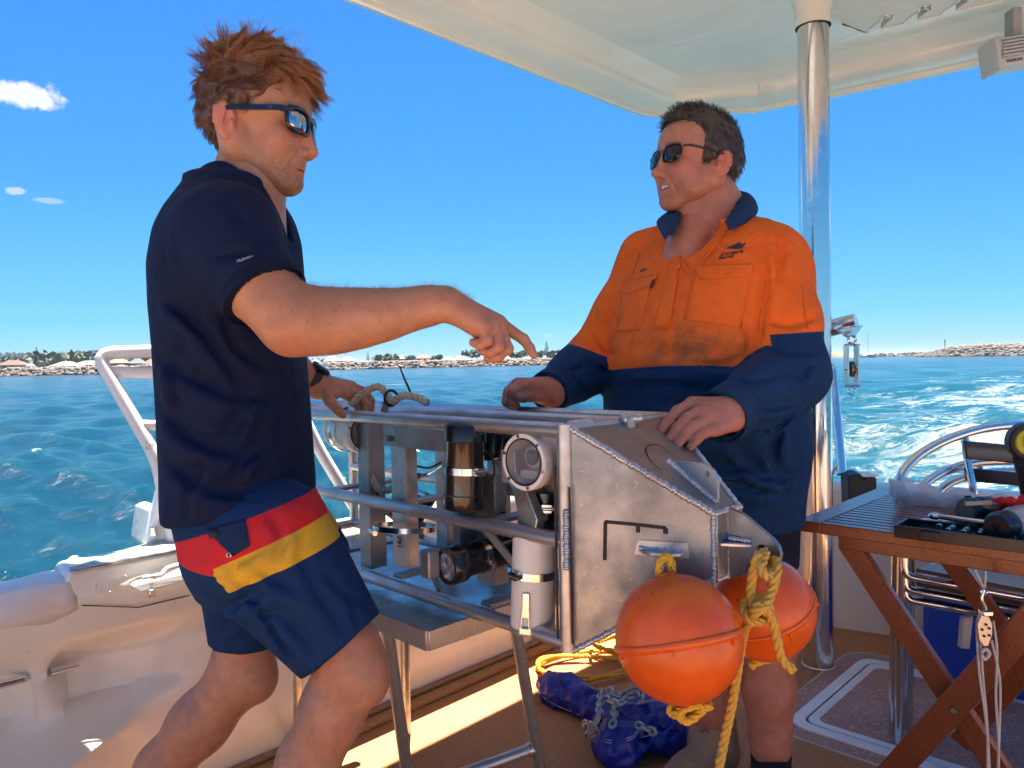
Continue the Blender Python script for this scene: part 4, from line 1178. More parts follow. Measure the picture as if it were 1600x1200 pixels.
# ------------------------------------------------------------------ buoys
M_orange = NT('orange_float')
_n = M_orange.noise(18, 5, .6); _v = M_orange.voro(42); _n3 = M_orange.noise(7, 3, .5)
_c = M_orange.mix(M_orange.ramp(_n, [(.35, 0.), (.7, 1.)]), (.74, .118, .004), (.58, .076, .003))
_c = M_orange.mix(M_orange.math('MULTIPLY', M_orange.ramp(_v, [(.05, 1.), (.13, 0.)]), M_orange.ramp(_n3, [(.50, 0.), (.60, .9)])), _c, (.10, .03, .015))
_c = M_orange.mix(M_orange.ramp(M_orange.noise(34, 6, .7, dist=1.), [(.60, 0.), (.70, .35)]), _c, (.30, .07, .03))
M_orange.set(Base_Color=_c, Roughness=.36, Subsurface_Weight=.0, Coat_Weight=.15, Coat_Roughness=.2); M_orange.bump(_n, .12, .003); M_orange = M_orange.m
def buoy(c, r, axis, label):
    c = Vector(c); ax = Vector(axis).normalized(); t = thing('buoy', label, 'buoy', c, 'orange trawl floats hanging from the nose')
    pr = []
    for k in range(41):
        a = math.pi*k/40; pr.append((math.sin(a)*r, -math.cos(a)*r))
    MB().lathe(c, ax, pr, 56).build('shell', M_orange, t, smooth=180)
    MB().lathe(c, ax, [(r*.985, -.009), (r*1.012, -.006), (r*1.035, -.003), (r*1.035, .002), (r*1.012, .0035), (r*.985, .004)], 56).build('seam_flange', M_orange, t, smooth=60)
    a = ax.cross(Vector((0, 0, 1))).normalized(); b = a.cross(ax)
    for k in range(6):
        th = k*1.047+.25; d = a*math.cos(th)+b*math.sin(th)
        MB().obox(c+d*r*1.01-ax*.010, (d, ax, d.cross(ax)), (.0022, .004, .0016)).build('nub', M_orange, t, bevel=.0006)
    MB().lathe(c+ax*r*.985, ax, [(.016, -.004), (.016, .002), (.012, .004), (.009, .002), (.009, -.02)], 24).build('rope_hole', M_orange, t)
    return t
bd1 = 1.02
bu1 = buoy(P(1060, 997, bd1), 98*bd1/FPX, (-.15, .30, 1), 'orange ball float hanging in front of the plated nose')
bd2 = 1.27
bu2 = buoy(P(1191, 950, bd2), 80*bd2/FPX, (-.40, -.16, 1), 'orange ball float hanging behind the knotted rope')
hh = P(1042, 862, 1.065)
shk = MB(); hp_ = (h0+h1)/2+hd*.008+sn*.016
shk.tube(spline([hp_+Vector((0, 0, .012)), hp_+sn*.012+Vector((0, 0, .008)), P(1043, 866, 1.052), P(1043, 882, 1.045), P(1039, 880, 1.052), hp_+Vector((0, 0, -.008))], 5), .0022, 8)
setp(shk.build('shackle', M_clamp), 'small galvanised shackle linking the handle and the front float', 'shackle')
lp = rope(spline([P(*q) for q in ((1031, 905, 1.04), (1030, 886, 1.04), (1035, 873, 1.043), (1043, 870, 1.045), (1049, 880, 1.042), (1050, 903, 1.038))], 8), .0060, 30, M_ry2, 'rope_loop')
setp(lp, 'bright yellow rope loop on top of the front float', 'rope')
kn = []
for k in range(60):
    t = k/59*2*math.pi*2; kn.append(P(1078, 1108, 1.03)+Vector((.020*math.cos(t*1.5)*(1+.3*math.sin(t)), .012*math.sin(t), .011*math.sin(t*1.5+.6))))
kn += [P(1098, 1106, 1.02), P(1112, 1102, 1.015)]
setp(rope(spline(kn, 2), .0062, 30, M_ry2, 'rope_knot'), 'bright yellow stopper knot under the front float', 'rope')
# rope through the towing eye
E = fc(.250, -.176); d_ = 1.03
def PE(px, py, dd=0): return P(px, py, 1.035+dd)
strandA = [PE(1203, 878, .03), PE(1193, 868, .005), PE(1183, 872, -.02), PE(1176, 900, -.012), PE(1173, 935, -.012), PE(1180, 950, -.02), PE(1192, 944, -.03), PE(1202, 950, -.024), PE(1196, 965, -.02),
           PE(1180, 972, -.03), PE(1165, 962, -.022), PE(1163, 945, -.008), PE(1176, 936, .0), PE(1192, 938, .0), PE(1200, 955, .0), PE(1186, 972, -.005), PE(1168, 975, .0), PE(1160, 1000, .005), PE(1152, 1050, .01), PE(1142, 1110, .015), PE(1131, 1160, .02), PE(1120, 1220, .02), PE(1112, 1290, .03)]
ro = rope(spline(strandA, 8), .0068, 26, M_ry, 'tow_rope'); setp(ro, 'worn yellow rope knotted through the towing eye and hanging to the deck', 'rope')
strandB = [PE(1186, 866, .02), PE(1196, 863, .0), PE(1190, 885, -.03), PE(1196, 900, -.035), PE(1204, 896, -.02), PE(1205, 880, .02), PE(1212, 876, .0), PE(1214, 895, -.02), PE(1206, 925, -.025), PE(1196, 945, -.035),
           PE(1184, 955, -.038), PE(1176, 962, -.03), PE(1186, 945, -.035), PE(1200, 958, -.035), PE(1208, 975, -.03), PE(1214, 1000, -.03), PE(1222, 1030, -.03), PE(1240, 1048, -.03)]
ro = rope(spline(strandB, 8), .0066, 26, M_ry, 'tow_rope'); setp(ro, 'short frayed rope end hanging from the knot in front of the second float', 'rope')
ro = rope(spline([PE(1172, 1042, .22), PE(1186, 1034, .22), PE(1205, 1030, .22), PE(1216, 1028, .23)], 8), .0068, 26, M_ry2, 'rope_knot'); setp(ro, 'yellow rope end poking out beneath the second float', 'rope')
# ------------------------------------------------------------------ smooth solid modelling (signed distance field, surface nets)
def V3(p): return np.array([p[0], p[1], p[2]], dtype=np.float32)
class SDF:
    def __init__(s, h): s.h = h; s.ops = []
    def add(s, fn, lo, hi, k=.01, op='u'): s.ops.append((fn, np.array(lo)-k, np.array(hi)+k, k, op)); return s
    def cone(s, p0, p1, r0, r1=None, k=.012, op='u', flat=None):
        p0 = V3(p0); p1 = V3(p1); r1 = r0 if r1 is None else r1; d = p1-p0; L2 = float(d@d)+1e-12
        rm = max(r0, r1)+.003
        def fn(X, Y, Z):
            t = np.clip(((X-p0[0])*d[0]+(Y-p0[1])*d[1]+(Z-p0[2])*d[2])/L2, 0, 1)
            q = np.sqrt((X-p0[0]-t*d[0])**2+(Y-p0[1]-t*d[1])**2+(Z-p0[2]-t*d[2])**2)
            return q-(r0+(r1-r0)*t)
        return s.add(fn, np.minimum(p0, p1)-rm, np.maximum(p0, p1)+rm, k, op)
    def chain(s, pts, rs, k=.008, op='u'):
        for i in range(len(pts)-1): s.cone(pts[i], pts[i+1], rs[i], rs[i+1], k, op)
        return s
    def sleeve(s, p0, p1, r0, r1, k=.012, hollow=.008, depth=.05, flat=1.0, fdir=None):
        """tapered tube whose far end is cut square and hollowed"""
        p0 = V3(p0); p1 = V3(p1); d = p1-p0; L = float(np.linalg.norm(d)); u = d/L; rm = max(r0, r1)+.004
        def base(X, Y, Z, rr0, rr1):
            tt = ((X-p0[0])*u[0]+(Y-p0[1])*u[1]+(Z-p0[2])*u[2]); t = np.clip(tt/L, 0, 1.3)
            q = np.sqrt((X-p0[0]-t*d[0])**2+(Y-p0[1]-t*d[1])**2+(Z-p0[2]-t*d[2])**2)
            return q-(rr0+(rr1-rr0)*t), tt
        def fn(X, Y, Z):
            a, tt = base(X, Y, Z, r0, r1); return np.maximum(a, tt-L)
        def fh(X, Y, Z):
            a, tt = base(X, Y, Z, r0-hollow, r1-hollow); return np.maximum(a, (L-depth)-tt)
        lo = np.minimum(p0, p1)-rm; hi = np.maximum(p0, p1)+rm
        s.add(fn, lo, hi, k, 'u')
        if depth <= 0: return s
        s.holes = getattr(s, 'holes', [])+[(fh, lo, hi)]
        return s
    def cut_holes(s):
        for fh, lo, hi in getattr(s, 'holes', []): s.add(fh, lo, hi, .002, 's')
        return s
    def ell(s, c, r, k=.012, op='u', ax=None):
        c = V3(c); r = np.array(r, dtype=np.float32); A = np.eye(3, dtype=np.float32) if ax is None else np.array([V3(a)/np.linalg.norm(V3(a)) for a in ax])
        R = float(max(r))+.002
        def fn(X, Y, Z):
            x, y, z = X-c[0], Y-c[1], Z-c[2]
            a = (x*A[0, 0]+y*A[0, 1]+z*A[0, 2])/r[0]; b = (x*A[1, 0]+y*A[1, 1]+z*A[1, 2])/r[1]; e = (x*A[2, 0]+y*A[2, 1]+z*A[2, 2])/r[2]
            k0 = np.sqrt(a*a+b*b+e*e)+1e-6; k1 = np.sqrt((a/r[0])**2+(b/r[1])**2+(e/r[2])**2)+1e-6
            return k0*(k0-1)/k1
        ext = np.sqrt(sum((A[i]*r[i])**2 for i in range(3)))+.002
        return s.add(fn, c-ext, c+ext, k, op)
    def rows(s, rows, fdir=None, k=.012, power=2.0, op='u', cap=.02):
        """stack of ellipses: rows of (centre, half along fdir, half across), sorted by z"""
        rows = sorted(rows, key=lambda r: r[0][2]); zs = np.array([r[0][2] for r in rows]); cx = np.array([r[0][0] for r in rows]); cy = np.array([r[0][1] for r in rows])
        A = np.array([r[1] for r in rows]); Bq = np.array([r[2] for r in rows]); f = V3(fdir)[:2]/np.linalg.norm(V3(fdir)[:2]); g = np.array([-f[1], f[0]])
        zz = np.linspace(zs[0], zs[-1], 240)
        def sm(v):
            q = np.interp(zz, zs, v); kk = 15; w = np.hanning(kk+2)[1:-1]; w /= w.sum(); qq = np.pad(q, kk//2, mode='edge'); return np.convolve(qq, w, 'valid')
        CX, CY, AA, BB = sm(cx), sm(cy), sm(A), sm(Bq)
        def fn(X, Y, Z):
            zc = np.clip(Z, zs[0], zs[-1]); x = X-np.interp(zc, zz, CX); y = Y-np.interp(zc, zz, CY)
            a = np.interp(zc, zz, AA); b = np.interp(zc, zz, BB)
            u = (x*f[0]+y*f[1])/a; v = (x*g[0]+y*g[1])/b
            q = (np.abs(u)**power+np.abs(v)**power)**(1/power)
            d = (q-1)*np.minimum(a, b)*.95
            return np.maximum(d, np.maximum(Z-zs[-1], zs[0]-Z))
        R = max(A.max(), Bq.max())+.01
        return s.add(fn, (cx.min()-R, cy.min()-R, zs[0]-.005), (cx.max()+R, cy.max()+R, zs[-1]+.005), k, op)
    def crease(s, pts, w, depth):
        """fold: moves the surface in (positive depth) or out along a polyline"""
        for i in range(len(pts)-1):
            p0 = V3(pts[i]); p1 = V3(pts[i+1]); d = p1-p0; L2 = float(d@d)+1e-12
            def fn(X, Y, Z, p0=p0, d=d, L2=L2):
                t = np.clip(((X-p0[0])*d[0]+(Y-p0[1])*d[1]+(Z-p0[2])*d[2])/L2, 0, 1)
                q = (X-p0[0]-t*d[0])**2+(Y-p0[1]-t*d[1])**2+(Z-p0[2]-t*d[2])**2
                return depth*np.exp(-q/(w*w))
            s.add(fn, np.minimum(p0, p1)-2.4*w, np.maximum(p0, p1)+2.4*w, 0, 'd')
        return s
    def mesh(s, noise_fn=None):
        h = s.h; lo = np.min([o[1] for o in s.ops if o[4] == 'u'], axis=0)-2*h; hi = np.max([o[2] for o in s.ops if o[4] == 'u'], axis=0)+2*h
        n = np.ceil((hi-lo)/h).astype(int)+1
        gx = (lo[0]+np.arange(n[0])*h).astype(np.float32); gy = (lo[1]+np.arange(n[1])*h).astype(np.float32); gz = (lo[2]+np.arange(n[2])*h).astype(np.float32)
        D = np.full(n, .05, dtype=np.float32)
        for fn, l, u, k, op in s.ops:
            i0 = np.clip(np.floor((l-lo)/h).astype(int)-2, 0, n); i1 = np.clip(np.ceil((u-lo)/h).astype(int)+3, 0, n)
            sl = tuple(slice(a, b) for a, b in zip(i0, i1))
            if any(b <= a for a, b in zip(i0, i1)): continue
            q = fn(gx[sl[0]][:, None, None], gy[sl[1]][None, :, None], gz[sl[2]][None, None, :])
            cur = D[sl]
            if op == 'u':
                if k > 0:
                    e = np.maximum(k-np.abs(cur-q), 0)/k; D[sl] = np.minimum(cur, q)-e*e*k*.25
                else: D[sl] = np.minimum(cur, q)
            elif op == 's':
                q = -q
                if k > 0:
                    e = np.maximum(k-np.abs(cur-q), 0)/k; D[sl] = np.maximum(cur, q)+e*e*k*.25
                else: D[sl] = np.maximum(cur, q)
            elif op == 'd': D[sl] = cur+q
        if noise_fn is not None:
            D += noise_fn(gx[:, None, None], gy[None, :, None], gz[None, None, :])
        D[0], D[-1] = .05, .05; D[:, 0], D[:, -1] = .05, .05; D[:, :, 0], D[:, :, -1] = .05, .05
        ins = D < 0
        c = np.zeros(np.array(D.shape)-1, dtype=np.int8)
        for a in (0, 1):
            for b in (0, 1):
                for e in (0, 1): c += ins[a:D.shape[0]-1+a, b:D.shape[1]-1+b, e:D.shape[2]-1+e]
        act = (c > 0) & (c < 8); idx = np.argwhere(act); vid = np.full(act.shape, -1, dtype=np.int64); vid[act] = np.arange(len(idx))
        I, J, K = idx.T; acc = np.zeros((len(idx), 3)); cnt = np.zeros(len(idx))
        co = [(0, 0, 0), (1, 0, 0), (0, 1, 0), (1, 1, 0), (0, 0, 1), (1, 0, 1), (0, 1, 1), (1, 1, 1)]
        val = [D[I+a, J+b, K+e] for a, b, e in co]
        for p, q in ((0, 1), (2, 3), (4, 5), (6, 7), (0, 2), (1, 3), (4, 6), (5, 7), (0, 4), (1, 5), (2, 6), (3, 7)):
            m = (val[p] < 0) != (val[q] < 0); t = np.where(m, val[p]/np.where(m, val[p]-val[q], 1), 0)
            for ax in range(3): acc[:, ax] += np.where(m, co[p][ax]+(co[q][ax]-co[p][ax])*t, 0)
            cnt += m
        V = (idx+acc/cnt[:, None])*h+lo
        F_ = []
        for ax in range(3):
            a = [0, 0, 0]; a[ax] = 1
            A0 = ins[:D.shape[0]-a[0], :D.shape[1]-a[1], :D.shape[2]-a[2]]; A1 = ins[a[0]:, a[1]:, a[2]:]
            e = np.argwhere(A0 != A1); e = e[(e > 0).all(1)]
            o1, o2 = [(ax+1) % 3, (ax+2) % 3]; d1 = np.zeros(3, int); d1[o1] = 1; d2 = np.zeros(3, int); d2[o2] = 1
            v = [vid[tuple((e-x).T)] for x in (d1+d2, d2, 0*d1, d1)]
            q = np.stack(v, 1); flip = A0[tuple(e.T)] == False
            q[flip] = q[flip][:, ::-1]
            F_.append(q)
        F_ = np.concatenate(F_); F_ = F_[(F_ >= 0).all(1)]
        return V, F_
def relax(V, F_, it=2, lam=.5):
    n = len(V); 
    a = np.concatenate([F_[:, 0], F_[:, 1], F_[:, 2], F_[:, 3]]); b = np.concatenate([F_[:, 1], F_[:, 2], F_[:, 3], F_[:, 0]])
    cnt = np.bincount(np.concatenate([a, b]), minlength=n)[:, None]
    for k in range(it*2):
        S = np.stack([np.bincount(a, V[b, i], n)+np.bincount(b, V[a, i], n) for i in range(3)], 1)/np.maximum(cnt, 1)
        V = V+(lam if k % 2 == 0 else -lam*1.04)*(S-V)
    return V
def bvh(V, F_): return BVHTree.FromPolygons([tuple(v) for v in V], [tuple(int(i) for i in f) for f in F_])
def wob(seed, scale, amp, aniso=(1, 1, 1), rot=0.0):
    """cheap smooth noise from warped sines, for cloth undulation"""
    r = np.random.default_rng(seed); W_ = []
    for i in range(7):
        d = r.normal(0, 1, 3)*np.array(aniso); d /= np.linalg.norm(d); W_.append((d*scale*r.uniform(.6, 1.7), r.uniform(0, 6.28)))
    def fn(X, Y, Z):
        q = 0
        for w, p in W_: q = q+np.sin(X*w[0]+Y*w[1]+Z*w[2]+p+.8*np.sin(Z*w[0]*.7+X*w[1]*.6))
        return (amp/3.0*q).astype(np.float32)
    return fn

def cast(bv, px, py, off=.001):
    o = CAMM.translation; v = (P(px, py, 1)-o).normalized(); h = bv.ray_cast(o, v)
    if h[0] is None: return None
    return h[0]+h[1]*off
def folds(s, items, drop=.017):
    """cloth folds: each is a valley with a ridge under it, laid on the garment's own surface"""
    h0 = s.h; s.h = .009; V, F_ = s.mesh(); s.h = h0; bv = bvh(V, F_)
    for pts, w, dp in items:
        sp_ = spline([Vector((a, b, 0)) for a, b in pts], 3); q = [cast(bv, p.x, p.y, -.001) for p in sp_]; q = [p for p in q if p is not None]
        if len(q) < 2: continue
        n = len(q)
        for i in range(n-1):
            t = (i+.5)/(n-1); k = math.sin(math.pi*min(1, max(0, t)))**.6
            if (q[i+1]-q[i]).length > .08: continue
            s.crease([q[i], q[i+1]], w, dp*k*1.15)
            d = (q[i+1]-q[i]).normalized(); off = Vector((-d.z, 0, d.x))*drop*(1 if d.x < 0 else -1)
            s.crease([q[i]+off, q[i+1]+off], w*1.2, -dp*k*.85)
    return s
# ------------------------------------------------------------------ materials for people
def skin_mat(name, c0, c1, c2):
    t = NT(name)
    n = t.noise(9, 5, .6); n2 = t.noise(160, 3, .6); n3 = t.noise(42, 4, .6); v = t.voro(95)
    c = t.mix(t.ramp(n, [(.3, 0.), (.72, 1.)]), c0, c1)
    c = t.mix(t.math('MULTIPLY', t.ramp(v, [(.10, 1.), (.2, 0.)]), t.ramp(n3, [(.40, 0.), (.55, .6)])), c, c2)
    c = t.mix(t.ramp(n3, [(.42, 0.), (.68, .45)]), c, tuple(q*.72 for q in c1)); c = t.mix(t.ramp(t.noise(22, 3, .6), [(.5, 0.), (.7, .3)]), c, (.62, .24, .16))
    c = t.mix(t.math('MULTIPLY', t.attr('blush'), .55, clamp=True), c, (.62, .17, .11))
    c = t.mix(t.math('MULTIPLY', t.attr('lips'), .8, clamp=True), c, (.48, .15, .12))
    c = t.mix(t.math('MULTIPLY', t.attr('stubble'), t.ramp(n2, [(.3, .25), (.6, .75)]), clamp=True), c, tuple(q*.42 for q in c1))
    c = t.mix(t.math('MULTIPLY', t.attr('scalp'), .93, clamp=True), c, t.attrcol if hasattr(t, 'attrcol') else tuple(q*.22 for q in c1))
    t.set(Base_Color=c, Roughness=t.ramp(n3, [(.3, .40), (.7, .58)]), Subsurface_Weight=.18, Subsurface_Radius=(.012, .004, .002), Subsurface_Scale=.6, Specular_IOR_Level=.4)
    b = t.bump(n2, .45, .0016); b = t.bump(t.noise(420, 2, .6), .3, .0006, b); t.bump(n3, .35, .0025, b); return t.m
M_skinA = skin_mat('fair_freckled_skin', (.50, .255, .15), (.38, .18, .10), (.24, .10, .05))
M_skinB = skin_mat('ruddy_skin', (.47, .215, .14), (.36, .15, .095), (.24, .085, .05))
def cloth(name, col, weave=900, rough=.85, sheen=.0, var=.25):
    t = NT(name); n = t.noise(12, 5, .6); n2 = t.noise(weave, 2, .5); n3 = t.noise(26, 4, .6, dist=.6)
    c = t.mix(t.ramp(n, [(.3, 0.), (.75, 1.)]), col, tuple(q*(1-var) for q in col))
    t.set(Base_Color=c, Roughness=rough, Sheen_Weight=sheen, Sheen_Roughness=.4, Specular_IOR_Level=.25)
    b = t.bump(n2, .35, .0006); t.bump(n3, .6, .010, b); t.col = c; return t
M_navy = cloth('navy_polo_cloth', (.003, .010, .044), sheen=0).m
M_cuff = cloth('navy_rib', (.003, .008, .034), 500).m
def hairmat(name, c0, c1, rough=.42):
    t = NT(name); a = t.attr('tone')
    t.set(Base_Color=t.mix(a, c0, c1), Roughness=rough, Specular_IOR_Level=.5); return t.m
M_hairA = hairmat('ginger_hair', (.075, .032, .014), (.46, .205, .075))
M_hairB = hairmat('dark_grey_hair', (.022, .016, .013), (.16, .135, .12))
M_tint = NT('dark_lens'); M_tint.set(Base_Color=(.006, .007, .012), Roughness=.05, Specular_IOR_Level=.45); M_tint = M_tint.m
M_mirror = chrome('mirrored_lens', (.42, .46, .55), .05)
M_eye = plain('eye_white', (.7, .68, .65), .2, var=.05)
M_teeth = plain('teeth', (.75, .70, .60), .3, var=.05)
M_mouth = plain('mouth_inside', (.10, .02, .02), .5)

# ------------------------------------------------------------------ heads, in their own frame: x forward, y to the person's left, z up, metres
def head_sdf(h, heavy=0.0, smile=0.0):
    s = SDF(h); w = 1+.07*heavy
    s.ell((.008 if heavy else .013, 0, .056), (.094 if heavy else .087, .077*w, .079), k=.0)
    s.ell((.050, 0, .045), (.052, .060*w, .056), k=.02)
    s.ell((.050, 0, -.015), (.049, .056*w, .072), k=.02)
    for y in (-1, 1):
        s.cone((.000, y*.050*w, -.030), (.060, y*.016, -.082-.004*heavy), .021+.006*heavy, .017, k=.022)
        s.cone((-.01, y*.05*w, .0), (.0, y*.050*w, -.035), .024, .021, k=.02)
        s.ell((.066, y*.036, -.020), (.022, .021*w, .022), k=.015)
        if heavy: s.ell((.040, y*.046, -.052), (.030, .018, .026), k=.02)
        s.cone((.091, y*.010, .030), (.080, y*.046, .027), .0095, .008, k=.012)
        s.ell((.098, y*.031, .008), (.013, .016, .011), k=.012, op='s')
        s.ell((.082, y*.031, .009), (.0125, .0145, .0125), k=.004)
        # eyelids
        s.cone((.0925, y*.022, .013), (.088, y*.042, .011), .0024, .0022, k=.003)
    s.ell((.073, 0, -.083-.003*heavy), (.020, .022, .018), k=.018)
    s.ell((.064, 0, -.052), (.029, .029, .027), k=.015)
    # nose
    s.cone((.094, 0, .024), (.108, 0, -.026), .0075, .0092+.001*heavy, k=.010)
    s.ell((.1105+.003*heavy, 0, -.032), (.0105+.002*heavy, .0105+.002*heavy, .0092+.001*heavy), k=.006)
    for y in (-1, 1):
        s.ell((.1005, y*.0115, -.036), (.0095, .0066+.001*heavy, .0072), k=.005)
        s.ell((.1055, y*.0065, -.0425), (.005, .0032, .0035), k=.002, op='s')
        # nasolabial folds
        s.crease([(.094, y*.018, -.036), (.085, y*.028, -.055), (.078, y*.031, -.072)], .0046, .0014+.0026*smile)
    # philtrum, lips
    s.crease([(.095, 0, -.044), (.096, 0, -.052)], .003, .0009)
    wl_ = .021+.010*smile; up = .008*smile
    for y in (-1, 1):
        s.cone((.0915, 0, -.0565), (.083, y*wl_, -.0615+up), .0050, .0022, k=.004)
        s.cone((.0885, 0, -.0690), (.081, y*wl_*.85, -.0650+up), .0058, .0026, k=.004)
    gap = .0010+.0044*smile
    s.ell((.098, 0, -.0627+up*.4), (.016, wl_*.92, gap), k=.0015, op='s')
    s.crease([(.088, -.012, -.0775), (.088, .012, -.0775)], .005, .0016)
    if heavy:      # an older face: forehead lines, crow's feet, chin crease
        for zz in (.048, .058, .068):
            s.crease([(.088-(zz-.05)*.5, -.036, zz-.003), (.103-(zz-.05)*.4, 0, zz), (.088-(zz-.05)*.5, .036, zz-.003)], .0026, .0011)
        for y in (-1, 1):
            for dz in (-.008, 0, .008): s.crease([(.074, y*.052, .008+dz*.4), (.056, y*.063, .006+dz)], .0022, .0010)
            s.crease([(.092, y*.020, -.003), (.086, y*.036, -.006)], .003, .0012)
            s.crease([(.082, y*.034, -.068), (.072, y*.036, -.084)], .004, .0016)
            s.crease([(.062, y*.050, -.030), (.058, y*.050, -.055)], .005, .0012)
    # ears
    for y in (-1, 1):
        c = (-.006, y*.077*w, .004); A = ((1, -y*.25, .10), (y*.25, 1, 0), (-.10, 0, 1))
        s.ell(c, (.0180, .0085, .031), k=.004, ax=A)
        s.ell((.0010, y*.0885*w, .006), (.0115, .0105, .0200), k=.003, op='s', ax=A)
        s.cone((-.018, y*.086*w, .022), (-.020, y*.086*w, -.004), .0026, .0022, k=.003)
        s.ell((.0075, y*.080*w, -.004), (.004, .005, .006), k=.003)
        s.cone((-.012, y*.081*w, -.014), (-.003, y*.080*w, -.025), .005, .005, k=.006)
        s.cone((-.003, y*.083*w, .017), (-.010, y*.084*w, -.010), .0024, .0026, k=.003)
    return s
def head_attrs(V, hairline, heavy=0, smile=0):
    x, y, z = V.T
    up = .008*smile
    g = lambda c, r: np.exp(-(((x-c[0])/r[0])**2+((np.abs(y)-c[1])/r[1])**2+((z-c[2])/r[2])**2))
    lips = np.clip((g((.092, 0, -.057+up*.3), (.012, .020, .0050))+g((.089, 0, -.069+up*.3), (.012, .018, .0055)))*1.3, 0, 1)*(x > .07)
    blush = np.clip(g((.112, 0, -.030), (.014, .014, .014))+.7*g((.07, .045, -.02), (.03, .022, .022))+.9*g((-.005, .085, .002), (.03, .014, .035)), 0, 1)
    stub = np.clip(1.3*g((.055, .0, -.078), (.06, .09, .030))*(x > -.01), 0, .8)*(1-lips)
    brow = np.exp(-((z-(.0335-.10*np.abs(np.abs(y)-.028)))/.0042)**2)*(np.abs(y) > .010)*(np.abs(y) < .050)*(x > .06)
    scalp = np.clip(hairline(x, y, z)/.004+.5, 0, 1)
    scalp *= 1-np.clip(1.6*g((-.004, .088, .002), (.026, .012, .034)), 0, 1)
    return {'lips': lips, 'blush': blush, 'stubble': stub, 'scalp': np.maximum(scalp, brow*.8)}
def frame_mat(origin, fwd, pitch=0, roll=0):
    f = Vector(fwd); f.z = 0; f.normalize(); l = Vector((-f.y, f.x, 0))
    M = Matrix((( f.x, l.x, 0), (f.y, l.y, 0), (0, 0, 1)))
    M = M @ Matrix.Rotation(-math.radians(pitch), 3, 'Y') @ Matrix.Rotation(math.radians(roll), 3, 'X')
    return Matrix.Translation(origin) @ M.to_4x4()
def xf(M, V):
    A = np.array(M); return V@A[:3, :3].T+A[:3, 3]
def join(parts):
    """parts: (V,F,attrs) merged into one mesh's arrays"""
    Vs = []; Fs = []; keys = set(k for p in parts for k in p[2]); at = {k: [] for k in keys}; b = 0
    for V, F_, a in parts:
        Vs.append(V); Fs.append(F_+b); b += len(V)
        for k in keys: at[k].append(a.get(k, np.zeros(len(V))))
    return np.concatenate(Vs), np.concatenate(Fs), {k: np.concatenate(v) for k, v in at.items()}

def strands(name, mat, parent, roots, nrm, path_fn, width, M=None, nseg=6, seed=0, tone_fn=None):
    """hair as thin tapered three sided tubes; path_fn(root, normal, rng) -> (nseg+1) points"""
    r = np.random.default_rng(seed); V = []; F_ = []; T = []; b = 0
    for i in range(len(roots)):
        pts = path_fn(roots[i], nrm[i], r)
        if pts is None: continue
        n = len(pts); d = np.gradient(pts, axis=0); d /= np.linalg.norm(d, axis=1)[:, None]+1e-9
        ref = np.cross(d, nrm[i]+r.normal(0, .2, 3)); ref /= np.linalg.norm(ref, axis=1)[:, None]+1e-9; w = np.cross(d, ref)
        rad = width*r.uniform(.7, 1.3)*np.linspace(1, .25, n)[:, None]
        ring = [pts+(ref*math.cos(a)+w*math.sin(a))*rad for a in (0, 2.094, 4.189)]
        V.append(np.stack(ring, 1).reshape(-1, 3))
        q = []
        for s in range(n-1):
            for k in range(3):
                k2 = (k+1) % 3; q.append((b+s*3+k, b+s*3+k2, b+s*3+3+k2, b+s*3+3+k))
        F_ += q; b += 3*n; tt = r.uniform(0, 1) if tone_fn is None else tone_fn(roots[i], r); T.append(np.full(3*n, tt))
    V = np.concatenate(V); 
    if M is not None: V = xf(M, V)
    return npmesh(name, V, F_, mat, parent, attrs={'tone': np.concatenate(T)})
def sample_surface(V, F_, n, mask_fn, seed=0):
    r = np.random.default_rng(seed); c = V[F_].mean(1); e1 = V[F_[:, 2]]-V[F_[:, 0]]; e2 = V[F_[:, 3]]-V[F_[:, 1]]; N = np.cross(e1, e2); A = np.linalg.norm(N, axis=1); N /= A[:, None]+1e-12
    w = A*mask_fn(c); i = r.choice(len(F_), n, p=w/w.sum()); u = r.uniform(0, 1, (n, 1)); v = r.uniform(0, 1, (n, 1))
    q = V[F_[i]]; p = (q[:, 0]*(1-u)+q[:, 1]*u)*(1-v)+(q[:, 3]*(1-u)+q[:, 2]*u)*v
    return p, N[i]

# ------------------------------------------------------------------ hands
def hand_px(s, palm, fingers, k=.004):
    """palm: list of (pt,pt,r0,r1); fingers: list of joint point lists with radii"""
    for p0, p1, r0, r1 in palm: s.cone(p0, p1, r0, r1, k=.012)
    for pts, rs in fingers:
        s.chain([Vector(p) for p in pts], rs, k=.003)
        # knuckle bulges and skin creases over the joints
        for j in range(1, len(pts)-1):
            s.ell(pts[j], (rs[j]*1.06,)*3, k=.002)
def nails(pairs, parent, mat):
    for p, d, n, r in pairs:
        d = Vector(d).normalized(); n = Vector(n).normalized(); n = (n-d*n.dot(d)).normalized(); a = d.cross(n)
        MB().sphere(p, r, 10, 6, (1.15, .85, .22), (d, a, n)).build('fingernail', mat, parent, smooth=180)
M_nail = plain('fingernail', (.50, .27, .20), .3, var=.08)

